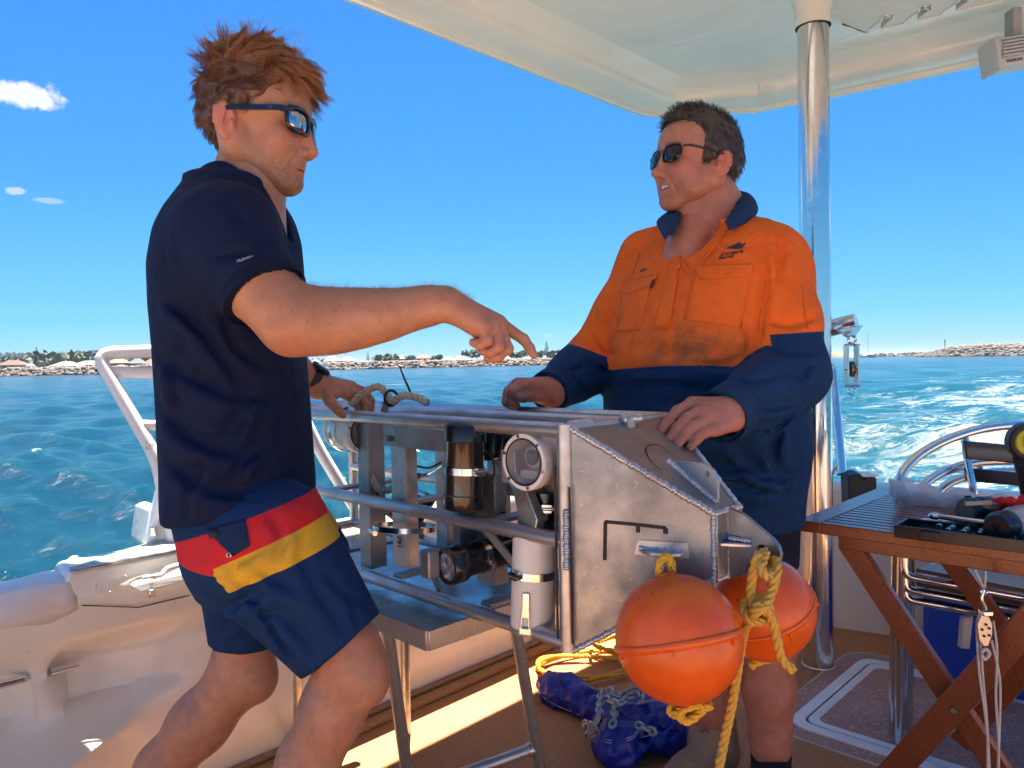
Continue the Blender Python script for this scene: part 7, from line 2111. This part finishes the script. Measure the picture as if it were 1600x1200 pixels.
# vinyl cover over the gunwale at the left edge
cv = MB(); n = 24; W2_ = []
for i in range(n+1):
    u = i/n; s_ = -2.25+u*(.61); row = []
    dip = .03*math.sin(u*9)+.012*math.sin(u*23)
    for k, (o, z) in enumerate(((-.142, .45+.02*math.sin(u*12)), (-.141, .58), (-.122, .604), (-.06, .613), (.0, .610), (.016, .602), (.024, .588), (.028, .565), (.027, .540-.4*abs(dip)))):
        row.append(B(s_, o+(.006*math.sin(u*17+k) if k > 4 else 0), z+.003*math.sin(u*31+k*1.7)))
    W2_.append(row)
kk = len(W2_[0])
for r in W2_: cv.v += [tuple(p) for p in r]
for i in range(n):
    for k in range(kk-1): a = i*kk+k; cv.f.append((a, a+1, a+kk+1, a+kk))
M_vinyl = plain('white_vinyl', (.70, .69, .68), .35, var=.1)
o = cv.build('gunwale_cover', M_vinyl, smooth=180); q = o.modifiers.new('s', 'SOLIDIFY'); q.thickness = .004
setp(o, 'creased white vinyl cover draped over the gunwale at the left edge', 'cover')
# stainless rails in the side recess
for a_, b_, lb in ((P(-30, 1078, 1.60), P(37, 1061, 1.66), 'short stainless rail in the recess left of the moulded pillar'), (P(77, 1051, 1.70), P(119, 1040, 1.76), 'short stainless rail in the recess right of the moulded pillar')):
    t = thing('recess_rail', lb, 'rail', a_); MB().cyl(a_, b_, .0085, 16).build('pipe', M_steel, t); MB().sphere(b_, .0085, 12, 6).build('end_cap', M_steel, t)
# stainless davit, hand rail and pulley block by the transom
dv_ = thing('davit_arm', 'stainless davit arm poking out behind the orange shirt', 'davit', P(1300, 500, 2.6))
MB().cyl(P(1240, 527, 2.75), P(1338, 503, 2.62), .030, 28).build('arm', M_steel, dv_)
m = MB(); m.prism([P(1311, 515, 2.60), P(1349, 508, 2.60), P(1337, 526, 2.60), P(1327, 527, 2.60)], Vector((0, .03, 0))); m.build('end_plate', M_steel, dv_, bevel=.002)
MB().cyl(P(1331, 518, 2.595), P(1331, 518, 2.575), .006, 12).build('bolt', M_clamp, dv_)
MB().cyl(P(1262, 530, 2.80), Vector((P(1262, 530, 2.80).x, P(1262, 530, 2.80).y, .6)), .024, 20).build('post', M_steel, dv_)
pb = thing('pulley_block', 'stainless pulley block hanging from the davit arm', 'pulley', P(1331, 570, 2.6)); D = 2.6
MB().torus(P(1331, 531, D), (0, 1, 0), .013, .0045, 24, 8).build('shackle', M_steel, pb)
for x in (1323, 1338):
    m = MB(); a = P(x, 540, D); b = P(x+(1 if x > 1330 else -1), 600, D); m.obox((a+b)/2, ((1, 0, 0), (0, 1, 0), (0, 0, 1)), (.0032, .017, (a.z-b.z)/2)); m.build('cheek', M_steel, pb, bevel=.001)
MB().lathe(P(1326, 577, D), (1, 0, 0), [(0, 0), (.024, 0), (.030, .002), (.024, .006), (.024, .009), (.030, .013), (.024, .015), (0, .015)], 28).build('sheave', plain('bronze_sheave', (.50, .36, .22), .25, metallic=1.), pb)
for y in (539, 603): MB().cyl(P(1319, y, D), P(1343, y, D), .0045, 10).build('pin', M_steel, pb)
MB().cyl(P(1319, 577, D), P(1343, 577, D), .004, 10).build('axle', M_steel, pb)
MB().torus(P(1331, 611, D), (0, 1, 0), .013, .0025, 24, 8).build('becket_ring', M_steel, pb)
hr = thing('hand_rail', 'bent stainless hand rail standing on the transom right of the post', 'rail', P(1312, 738, 2.8))
MB().tube(rounded([P(1270, 600, 2.95), P(1280, 566, 2.93), P(1300, 573, 2.9), P(1316, 740, 2.80)], .06, 6), .0165, 20).build('pipe', M_steel, hr)
MB().cyl(P(1316, 718, 2.81), P(1297, 738, 2.84), .010, 14).build('brace', M_steel, hr)
MB().lathe(P(1304, 741, 2.82), (0, 0, 1), [(0, 0), (.03, 0), (.03, .004), (0, .006)], 24).build('foot', M_steel, hr)
# black rod holder box on the transom face
rb = thing('bait_box', 'small black box hooked on the transom behind the table', 'box', P(1348, 755, 2.7))
m = MB(); m.prism([P(1325, 744, 2.70), P(1345, 740, 2.70), P(1345, 747, 2.70), P(1352, 748, 2.70), P(1352, 743, 2.7), P(1370, 747, 2.70), P(1370, 800, 2.70), P(1327, 800, 2.70)], Vector((.02, .11, 0))); m.build('body', M_rub, rb, bevel=.004)
m = MB(); m.obox(P(1352, 741, 2.74), ((1, 0, 0), (0, 1, 0), (0, 0, 1)), (.03, .04, .004)); m.build('lid', M_white, rb, bevel=.001)

# ------------------------------------------------------------------ blue bag, chain, yellow rope on the deck
M_tarp = NT('blue_tarpaulin'); _n = M_tarp.noise(14, 5, .6, dist=1.)
M_tarp.set(Base_Color=M_tarp.mix(_n, (.006, .014, .20), (.010, .026, .30)), Roughness=.42); M_tarp.bump(_n, .6, .008); M_tarp.bump(M_tarp.noise(300, 2), .15, .0005); M_tarp = M_tarp.m
def GG(px, py, z=0): return G(px, py, z)
s = SDF(.0042)
# long rim of the bag: a flattened tube lying on the deck, then two lobes
s.chain([GG(866, 1078, .035), GG(885, 1085, .035), GG(915, 1098, .035), GG(945, 1112, .035)], [.050, .050, .046, .050], k=.03)
s.cone(GG(858, 1068, .03), GG(880, 1075, .03), .040, .045, k=.02)
s.ell(GG(975, 1135, .05), (.085, .085, .060), k=.03); s.ell(GG(968, 1162, .05), (.075, .070, .065), k=.025); s.ell(GG(1030, 1140, .05), (.080, .090, .065), k=.025); s.ell(GG(1005, 1105, .04), (.10, .075, .05), k=.03)
s.ell(GG(868, 1070, .085), (.045, .030, .030), k=.01, op='s'); s.ell(GG(905, 1082, .085), (.055, .025, .026), k=.01, op='s'); s.ell(GG(1035, 1118, .12), (.040, .050, .05), k=.012, op='s')
s.add(lambda X, Y, Z: (Z-.004)+0*X+0*Y, (-1, 1, -.2), (1.2, 3.4, .02), .001, 's')
for pts, w, dp in (([(1001, 1120), (1003, 1150), (1000, 1185)], .012, .022), ([(930, 1090), (945, 1115), (940, 1140)], .010, .014), ([(960, 1115), (985, 1140), (1000, 1165)], .008, .010), ([(1015, 1120), (1030, 1140), (1050, 1150)], .008, .012), ([(870, 1090), (900, 1105), (930, 1115)], .008, .008), ([(950, 1130), (960, 1150), (958, 1175)], .007, .008), ([(1020, 1155), (1040, 1160), (1055, 1145)], .007, .010)):
    s.crease([GG(a, b, .07) for a, b in pts], w, dp); s.crease([GG(a, b, .03) for a, b in pts], w, dp*.6)
_a = wob(31, 55, .30); _b = wob(32, 95, .30); _c = wob(33, 34, .006)
Vb, Fb_ = s.mesh(lambda X, Y, Z: (np.abs(_a(X, Y, Z))*.030+np.abs(_b(X, Y, Z))*.016-.008+_c(X, Y, Z)).astype(np.float32)); bgt = npmesh('blue_bag', Vb, Fb_, M_tarp); setp(bgt, 'crumpled shiny blue canvas bag lying on the deck under the floats', 'bag')
bvT = bvh(Vb, Fb_)
M_stitch = plain('white_stitching', (.55, .58, .68), .7)
for li in ([(842, 1082), (862, 1098), (885, 1112), (905, 1117)], [(842, 1086), (862, 1102), (885, 1116), (905, 1121)], [(930, 1152), (955, 1157), (985, 1152), (996, 1138)], [(930, 1156), (955, 1161), (985, 1156), (998, 1142)], [(1000, 1152), (1020, 1148), (1045, 1146), (1054, 1130)]):
    pts = [cast(bvT, *q, .0008) for q in li]; pts = [p for p in pts if p]
    if len(pts) > 2:
        o = MB().tube(spline(pts, 5), .0009, 5).build('stitching', M_stitch, bgt)
M_galv = metal('galvanised_chain', (.42, .43, .43), .42, .3)
def chain_(pts, link, r, root):
    pts = spline([Vector(p) for p in pts], 12); L = [0]
    for i in range(len(pts)-1): L.append(L[-1]+(pts[i+1]-pts[i]).length)
    pitch = link*1.35; n = int(L[-1]/pitch); j = 0; rr = random.Random(3)
    for i in range(n):
        u = pitch*(i+.5)
        while j < len(L)-2 and L[j+1] < u: j += 1
        c = pts[j].lerp(pts[j+1], (u-L[j])/max(1e-6, L[j+1]-L[j])); d = (pts[j+1]-pts[j]).normalized()
        a = d.cross(Vector((.1, .2, 1))).normalized(); b = d.cross(a); th = (math.pi/2 if i % 2 else 0)+rr.uniform(-.35, .35)
        nrm = a*math.cos(th)+b*math.sin(th); side = d.cross(nrm)
        ring = []
        for k in range(14):
            t = 2*math.pi*k/14; ring.append(c+d*math.cos(t)*link*.92+side*math.sin(t)*link*.52)
        MB().tube(ring, r, 8, closed=True).build('link', M_galv, root)
cr_ = thing('chain', 'galvanised steel chain heaped on the blue bag', 'chain', GG(955, 1110, .1))
z1 = .135
chain_([GG(940, 1080, z1), GG(938, 1100, z1), GG(935, 1120, z1), GG(925, 1138, .11), GG(918, 1150, .08)], .017, .0042, cr_)
chain_([GG(957, 1075, .15), GG(958, 1095, z1), GG(960, 1115, z1), GG(956, 1138, .125)], .017, .0042, cr_)
chain_([GG(950, 1078, .15), GG(968, 1088, .145), GG(985, 1080, .145), GG(1000, 1082, .14), GG(1003, 1098, .13)], .017, .0042, cr_)
chain_([GG(946, 1092, .14), GG(965, 1100, .15), GG(980, 1092, .15), GG(996, 1092, .14)], .016, .0042, cr_)
chain_([GG(912, 1130, .07), GG(925, 1135, .09), GG(935, 1150, .08), GG(922, 1160, .04)], .016, .0042, cr_)
chain_([GG(995, 1132, .12), GG(1008, 1138, .12), GG(1020, 1144, .12), GG(1008, 1150, .11)], .015, .0040, cr_)
cp_ = []
for k in range(80):
    t = k/79*2*math.pi*2.6; R1 = .165-.012*k/79; cp_.append(GG(915, 1040, .012+.010*(k/79)*2)+Vector((R1*math.cos(t+.4)*1.05, R1*math.sin(t+.4)*.62+.02*math.sin(t*2.3), .006*math.sin(t*1.7))))
setp(rope(spline(cp_, 2), .0068, 26, M_ry2, 'deck_rope'), 'coil of bright yellow rope on the deck by the bulwark', 'rope')
cp_ = []
for k in range(50):
    t = k/49*2*math.pi*1.7; cp_.append(GG(945, 1005, .03+.03*k/49)+Vector((.055*math.cos(t), .05*math.sin(t), .012*math.sin(t*2.1))))
setp(rope(spline(cp_, 2), .0068, 26, M_ry2, 'deck_rope'), 'small tangled bundle of yellow rope at the far end of the sunlit strip', 'rope')

# seam, screws and chips on the port lining
MB().tube([P(128, 946, 1.715), P(218, 949, 1.80), P(322, 924, 1.935)], .0014, 6).build('seam', M_black, lk)
for q in ((150, 915, 1.72), (172, 926, 1.74), (196, 900, 1.755), (290, 905, 1.88), (312, 900, 1.92)):
    MB().sphere(P(*q), .0028, 10, 6).build('screw', M_clamp, lk)
# ------------------------------------------------------------------ slatted folding table
M_wood = NT('varnished_teak')
_g = M_wood.noise(24, 8, .65, vec=M_wood.mapping((9, 2.0, 9), (0, 0, .6)), dist=.4); _p = M_wood.noise(5, 4, .6)
M_wood.set(Base_Color=M_wood.mix(M_wood.ramp(_p, [(.4, 0.), (.7, .5)]), M_wood.ramp(_g, [(.3, (.13, .028, .008)), (.55, (.25, .062, .018)), (.75, (.34, .10, .030))]), (.16, .04, .014)), Roughness=.30, Coat_Weight=.4, Coat_Roughness=.12)
M_wood.bump(_g, .12, .001); M_wood = M_wood.m
TZ = .70
T0 = G(1245, 812, TZ); T1 = G(1378, 760, TZ)
tw = Vector((T1.x-T0.x, T1.y-T0.y, 0)); TW = tw.length; tv = tw.normalized()      # short side, away from the camera
T2 = G(1600, 886, TZ); tu = Vector((T2.x-T0.x, T2.y-T0.y, 0)).normalized(); tu = (tu-tv*tu.dot(tv)*1.0).normalized()
TL = 1.25
def TP(u, v, z=0): return Vector((T0.x, T0.y, TZ+z))+tu*u+tv*v
tb_ = thing('folding_table', 'varnished slatted wooden folding table with crossed legs', 'table', TP(.6, TW/2, -TZ))
def slat(u0, u1, v0, v1, z0, z1, name, parent=tb_, mat=M_wood, bev=.002):
    m = MB(); c = TP((u0+u1)/2, (v0+v1)/2, (z0+z1)/2); m.obox(c, (tu, tv, Vector((0, 0, 1))), ((u1-u0)/2, (v1-v0)/2, (z1-z0)/2)); return m.build(name, mat, parent, bevel=bev)
slat(0, .055, 0, TW, -.026, 0, 'end_rail'); slat(TL-.055, TL, 0, TW, -.026, 0, 'end_rail')
slat(.0555, TL-.0555, 0, .026, -.026, -.0005, 'side_rail'); slat(.0555, TL-.0555, TW-.026, TW, -.026, -.0005, 'side_rail')
ns = 17; gap = .0085; sw = (TW-.052-gap*(ns+1))/ns
for i in range(ns):
    v0 = .026+gap+i*(sw+gap); slat(.0557, TL-.0557, v0, v0+sw, -.018, -.001, 'slat', bev=.0012)
slat(.06, TL-.06, .09, .115, -.075, -.027, 'apron'); slat(.06, TL-.06, TW-.12, TW-.095, -.075, -.027, 'apron')
def leg(a, b, w, th, name='leg'):
    a = Vector(a); b = Vector(b); m = MB(); m.beam(a, b, th, w, (tv.cross(b-a)).normalized() if True else (0, 0, 1)); return m.build(name, M_wood, tb_, bevel=.003)
def onplane(px, py, v):
    """point of the vertical plane at table width v under the table seen at (px,py)"""
    o = CAMM.translation; d = P(px, py, 1)-o; p0 = TP(0, v); t = (p0-o).dot(tv)/d.dot(tv); return o+d*t
v1_, v2_ = .13, TW-.14
leg(onplane(1325, 846, v1_), onplane(1600, 1262, v1_), .050, .024)
leg(onplane(1668, 905, v1_-.03), onplane(1372, 1232, v1_-.03), .056, .024)
def toF(p, q): 
    p = Vector(p); q = Vector(q); t = (p.z-.0)/(p.z-q.z); return p.lerp(q, t)
leg(onplane(1476, 862, v2_), onplane(1690, 1150, v2_), .048, .024); leg(onplane(1790, 830, v2_-.03), onplane(1500, 1160, v2_-.03), .048, .024)
pv = onplane(1491, 1110, v1_-.045)
MB().cyl(pv, pv-tv*.004, .0065, 16).build('pivot_bolt', M_clamp, tb_)
# ------------------------------------------------------------------ things on the table
def on(px, py, h=0): return G(px, py, TZ+h)
# clear plastic bag
M_film = NT('clear_film'); _n = M_film.noise(20, 5, .6, dist=1.2)
M_film.set(Base_Color=(.80, .82, .86), Roughness=.12, Alpha=.62, Specular_IOR_Level=.9); M_film.bump(_n, .8, .01); M_film = M_film.m
s = SDF(.0050)
s.chain([on(1408, 772, .030), on(1430, 775, .018), on(1500, 784, .018), on(1560, 792, .018), on(1640, 800, .02)], [.014, .024, .022, .022, .022], k=.03)
s.chain([on(1430, 772, .02), on(1404, 764, .045), on(1390, 750, .07)], [.020, .012, .005], k=.02); s.cone(on(1440, 768, .03), on(1420, 752, .055), .016, .006, k=.02)
_a = wob(51, 70, .006)
Vb, Fb_ = s.mesh(_a); o = npmesh('plastic_bag', Vb, Fb_, M_film); setp(o, 'crinkled clear plastic bag lying on the far side of the table', 'bag')
# black socket set case
cs = thing('socket_case', 'open black socket set case at the near edge of the table', 'case', on(1500, 850))
C0, C1 = on(1394, 842), on(1418, 815)
cu = (on(1600, 868)-on(1394, 842)); cu.z = 0; cu.normalize(); cvv = Vector((-cu.y, cu.x, 0))
if cvv.y < 0: cvv = -cvv
def CP(u, v, z=0): return C0+cu*u+cvv*v+Vector((0, 0, z))
M_case = plain('case_plastic', (.016, .016, .019), .3, var=.2)
def cbox(u0, u1, v0, v1, z0, z1, name, mat=None, par=None, bev=.0015):
    m = MB(); m.obox(CP((u0+u1)/2, (v0+v1)/2, (z0+z1)/2), (cu, cvv, Vector((0, 0, 1))), ((u1-u0)/2, (v1-v0)/2, (z1-z0)/2)); return m.build(name, mat or M_case, par or cs, bevel=bev)
CW = .20; CL = .42
cbox(0, CL, .02, .11, .001, .008, 'tray'); cbox(0, CL, .012, .018, .001, .026, 'tray_wall'); cbox(0, .006, .019, .110, .001, .026, 'tray_wall'); cbox(0, CL, .112, .118, .001, .024, 'tray_wall')
cbox(.03, CL, .122, .195, .001, .006, 'lid'); cbox(.03, CL, .1955, .202, .001, .020, 'lid_wall'); cbox(.024, .0295, .122, .200, .001, .020, 'lid_wall')
cbox(.05, .085, .004, .0115, .004, .022, 'latch'); cbox(.26, .295, .004, .0115, .004, .022, 'latch')
for i in range(5): cbox(.03+.0, CL-.01, .034+i*.015, .037+i*.015, .0085, .016, 'divider')
for i in range(13):
    p = CP(.07+i*.025, .085, .018); MB().lathe(p-cvv*.010, cvv, [(0, 0), (.0075, 0), (.0078, .002), (.0078, .018), (.006, .020), (.0045, .020), (.0045, .012), (0, .012)], 16).build('socket', M_clamp, cs, smooth=35)
for i in range(7):
    p = CP(.09+i*.028, .060, .018); MB().lathe(p-cvv*.008, cvv, [(0, 0), (.0055, 0), (.0058, .002), (.0058, .014), (.0035, .015), (.0035, .008), (0, .008)], 14).build('socket', M_clamp, cs, smooth=35)
rt = thing('ratchet', 'chrome ratchet handle lying across the socket case', 'ratchet', CP(.1, .10, .03))
MB().cyl(CP(.06, .118, .034), CP(.34, .075, .034), .0055, 14, .0072).build('handle', M_clamp, rt); MB().sphere(CP(.055, .119, .034), .014, 18, 8, (1, 1, .55)).build('head', M_clamp, rt)
for i in range(3): MB().cyl(CP(.025+i*.018, .135+i*.004, .016), CP(.05+i*.018, .160+i*.004, .016), .0065, 14).build('adaptor', M_clamp, rt)
# power drill lying on its side
dl = thing('power_drill', 'dark green and black cordless drill lying on the table', 'drill', on(1540, 820)); dx = Vector((1, .1, 0)).normalized()
M_green = plain('dark_green_plastic', (.006, .035, .038), .4); 
q0 = on(1522, 802, .035)
MB().lathe(q0-dx*.022, dx, [(0, 0), (.030, 0), (.034, .004), (.034, .020), (.031, .024), (.031, .034), (.035, .036), (.035, .060), (.030, .066), (.026, .12), (0, .125)], 28).build('motor_housing', M_green, dl, smooth=35)
for k in range(9):
    t = k*.698; a = Vector((0, 1, 0)); b = Vector((0, 0, 1)); MB().obox(q0-dx*.010+(a*math.cos(t)+b*math.sin(t))*.033, (dx, a*math.cos(t)+b*math.sin(t), Vector((0, 1, 1))), (.008, .003, .003)).build('grip_rib', M_case, dl, bevel=.001)
q1 = on(1566, 822, .036)
MB().lathe(q1, Vector((-.80, -.60, .05)), [(0, -.035), (.022, -.035), (.026, -.03), (.030, -.01), (.030, .010), (.024, .020), (.024, .028), (.008, .028), (.006, .02), (0, .02)], 30).build('chuck', M_case, dl, smooth=35)
MB().lathe(q1+Vector((.02, .01, .0)), Vector((1, .35, 0)), [(0, 0), (.030, 0), (.036, .02), (.036, .11), (.02, .13), (0, .13)], 28).build('bare_metal_shell', plain('grey_shell', (.45, .46, .46), .3), dl, smooth=40)
MB().obox(on(1528, 786, .078), (dx, Vector((0, 1, 0)), Vector((0, 0, 1))), (.028, .004, .004)).build('wire_clip', plain('brass_wire', (.35, .28, .18), .4), dl, bevel=.001)
MB().obox(on(1548, 790, .062), (dx, Vector((0, 1, 0)), Vector((0, 0, 1))), (.010, .012, .006)).build('selector', plain('khaki_plastic', (.22, .21, .13), .5), dl, bevel=.001)
# yellow and black tape or tool hanging at the right edge
tp_ = thing('tape_measure', 'black and yellow tool standing at the right edge above the table', 'tool', on(1605, 800))
tc = P(1606, 690, 1.60)
MB().lathe(tc, (-.3, -1, .0), [(0, -.02), (.036, -.02), (.040, -.014), (.040, .014), (.036, .018), (0, .018)], 30).build('case', M_rub, tp_, smooth=35)
MB().lathe(tc+Vector((-.3, -1, 0)).normalized()*.018, (-.3, -1, 0), [(0, .003), (.027, .003), (.029, .0)], 28).build('label_disc', plain('lime_label', (.55, .55, .02), .5), tp_)
ldn = Vector((-.3, -1, 0)).normalized()
for k in range(3): MB().obox(tc+ldn*.0225+Vector((-.014+k*.008, 0, .003)), (Vector((1, -.3, 0)), ldn, Vector((0, 0, 1))), (.0015, .0005, .012)).build('mark', M_rub, tp_)
MB().cyl(tc-Vector((0, -.01, .035)), on(1612, 780, 0), .022, 20).build('handle', M_rub, tp_)
# red cloth
M_red = cloth('red_cloth', (.75, .03, .03), 400).m
s = SDF(.0045); s.cone(on(1556, 790, .055), on(1650, 800, .058), .016, .020, k=0); s.cone(on(1572, 786, .066), on(1583, 784, .080), .013, .006, k=.01); s.cone(on(1600, 786, .06), on(1620, 786, .075), .014, .008, k=.01)
s.cone(on(1560, 792, .02), on(1640, 800, .02), .018, .02, k=.02)
Vb, Fb_ = s.mesh(wob(61, 110, .0045)); setp(npmesh('red_cloth', Vb, Fb_, M_red), 'bunched bright red cloth behind the drill', 'cloth')

# ------------------------------------------------------------------ chairs behind the table
M_dwood = plain('dark_slat_wood', (.055, .022, .016), .3, var=.35, scale=30, coat=.3)
def arc_pts(px, d0, d1_):
    n = len(px); return [P(x, y, d0+(d1_-d0)*i/(n-1)) for i, (x, y) in enumerate(px)]
ch1 = thing('deck_chair', 'nearest stacked stainless deck chair with round arm rail and dark slats', 'chair', G(1412, 1160, 0), 'stainless deck chairs stacked behind the table')
MB().tube(spline(arc_pts([(1402, 790), (1408, 745), (1424, 722), (1450, 702), (1490, 683), (1540, 669), (1600, 664), (1680, 668)], 2.02, 2.12), 8), .0125, 18).build('arm_rail', M_steel, ch1)
MB().tube(spline([P(1507, 680, 2.10), P(1512, 720, 2.08), P(1520, 760, 2.06), P(1524, 800, 2.06)], 5), .010, 14).build('back_post', M_steel, ch1)
for y0, y1_ in ((689, 717), (731, 752)):
    m = MB(); m.prism([P(1508+(y0-689)*.06, y0, 2.07), P(1660, y0+14, 2.02), P(1660, y1_+14, 2.02), P(1510+(y0-689)*.06, y1_, 2.07)], Vector((0, .016, 0))); m.build('slat', M_dwood, ch1, bevel=.003)
ch2_ = thing('deck_chair', 'second stainless deck chair stacked under the nearest one', 'chair', G(1420, 1150, 0), 'stainless deck chairs stacked behind the table')
MB().tube(spline(arc_pts([(1425, 800), (1440, 764), (1460, 745), (1490, 732), (1530, 722), (1600, 720), (1680, 724)], 2.06, 2.16), 8), .0125, 18).build('arm_rail', M_steel, ch2_)
MB().tube(spline([P(1530, 728, 2.14), P(1534, 745, 2.13), P(1545, 752, 2.12)], 5), .009, 12).build('back_post', M_steel, ch2_)
ch3_ = thing('deck_chair', 'lowest stainless deck chair of the stack behind the table', 'chair', G(1428, 1140, 0), 'stainless deck chairs stacked behind the table')
MB().tube(spline(arc_pts([(1445, 800), (1470, 765), (1500, 748), (1550, 738), (1620, 736)], 2.1, 2.2), 8), .0115, 18).build('arm_rail', M_steel, ch3_)
MB().tube(spline(arc_pts([(1590, 735), (1620, 728), (1680, 728)], 2.15, 2.2), 5), .010, 12).build('back_post', M_steel, ch3_)
for k, (xt, xb, yb, cht, dd) in enumerate(((1400, 1395, 1150, ch1, 2.0), (1409, 1404, 1166, ch1, 2.0), (1417, 1415, 1140, ch2_, 2.06), (1424, 1420, 1128, ch3_, 2.10))):
    p1 = G(xb, yb, 0); a = P(xt, 780, dd); MB().cyl((a.x, a.y, a.z), p1, .0112, 16).build('leg', M_steel, cht)
    p2 = p1+tu*.50+tv*.10; MB().cyl((a.x+tu.x*.5+tv.x*.1, a.y+tu.y*.5+tv.y*.1, a.z), p2, .0112, 16).build('leg', M_steel, cht)
for y, cht, dd, z_ in ((900, ch1, 1.98, 0), (921, ch2_, 2.03, 0), (936, ch3_, 2.07, 0)):
    MB().tube(rounded([P(1413, y-30, dd), P(1413, y, dd), P(1660, y+45, dd-.12)], .03, 5), .0105, 14).build('seat_rail', M_steel, cht)
    m = MB(); m.prism([P(1430, y-6, dd), P(1660, y+38, dd-.12), P(1700, y+16, dd+.2), P(1490, y-22, dd+.25)], Vector((0, 0, .010))); m.build('seat_slat', M_dwood, cht, bevel=.003)
# blue cool box
M_blue = plain('blue_cooler_plastic', (.004, .050, .42), .35, var=.2, scale=8)
cb = thing('cool_box', 'bright blue plastic cool box behind the crossed table legs', 'cool box', G(1520, 1075, 0))
k0 = G(1441, 1066, 0); k1 = G(1600, 1100, 0); ku = (k1-k0).normalized(); kv = Vector((-ku.y, ku.x, 0))
if kv.y < 0: kv = -kv
m = MB(); hgt = .315; m.obox(k0+ku*.30+kv*.17+Vector((0, 0, hgt/2+.004)), (ku, kv, Vector((0, 0, 1))), (.30, .17, hgt/2)); m.build('body', M_blue, cb, bevel=.022)
m = MB(); m.obox(k0+ku*.30+kv*.17+Vector((0, 0, hgt+.024)), (ku, kv, Vector((0, 0, 1))), (.305, .175, .019)); m.build('lid', plain('white_lid', (.62, .62, .62), .4), cb, bevel=.012)
m = MB(); m.obox(k0+ku*.10-kv*.0015+Vector((0, 0, .262)), (ku, kv, Vector((0, 0, 1))), (.055, .001, .011)); m.build('tape_label', plain('masking_tape', (.62, .55, .38), .7), cb)
m = MB(); m.prism([P(1506, 965, 1.93), P(1522, 962, 1.93), P(1516, 1015, 1.93), P(1502, 1014, 1.93)], Vector((0, .02, 0))); m.build('handle', plain('grey_handle', (.50, .50, .54), .4), cb, bevel=.004)
# rope block hanging from the table
M_cord = rope_mat('white_cord', (.62, .60, .55), (.45, .43, .38))
bk = thing('hanging_block', 'stainless pulley block with white cords hanging under the table', 'pulley', P(1540, 960, 1.52)); D = 1.52
m = MB(); bp_ = [P(1533, 960, D), P(1545, 962, D), P(1551, 975, D), P(1551, 992, D), P(1545, 1010, D), P(1537, 1011, D), P(1529, 1000, D), P(1527, 975, D)]
m.prism(bp_, Vector((.004, .014, 0))); m.build('cheek_plate', chrome('brushed_cheek', (.50, .47, .43), .38), bk, bevel=.002)
for q in ((1541, 976), (1535, 984), (1546, 982), (1538, 994), (1546, 993)): MB().cyl(P(*q, D-.001), P(*q, D-.0025), .0026, 12).build('hole', M_black, bk)
MB().obox(P(1540, 957, D), ((1, 0, 0), (0, 1, 0), (0, 0, 1)), (.010, .010, .005)).build('head', M_steel, bk, bevel=.002)
MB().tube(spline([P(1538, 922, D), P(1534, 935, D), P(1540, 952, D)], 4), .0035, 8).build('snap_hook', M_steel, bk)
MB().torus(P(1538, 925, D), (0, 1, 0), .006, .002, 18, 6).build('swivel', M_steel, bk)
for pts in ([(1523, 890), (1534, 912), (1537, 922)], [(1540, 892), (1539, 912), (1538, 922)], [(1526, 980), (1530, 1050), (1541, 1130), (1546, 1200), (1548, 1290)], [(1531, 985), (1536, 1060), (1543, 1150), (1542, 1290)], [(1552, 970), (1558, 1020), (1556, 1090), (1560, 1160), (1561, 1290)], [(1549, 1000), (1562, 1060), (1562, 1130), (1556, 1290)]):
    MB().tube(spline([P(a, b, D+.01) for a, b in pts], 6), .0024, 8).build('cord', M_cord, bk)
MB().tube(spline([P(1533, 1020, D), P(1540, 1014, D), P(1546, 1022, D), P(1538, 1030, D), P(1533, 1022, D)], 4), .0035, 8).build('cord_knot', M_cord, bk)
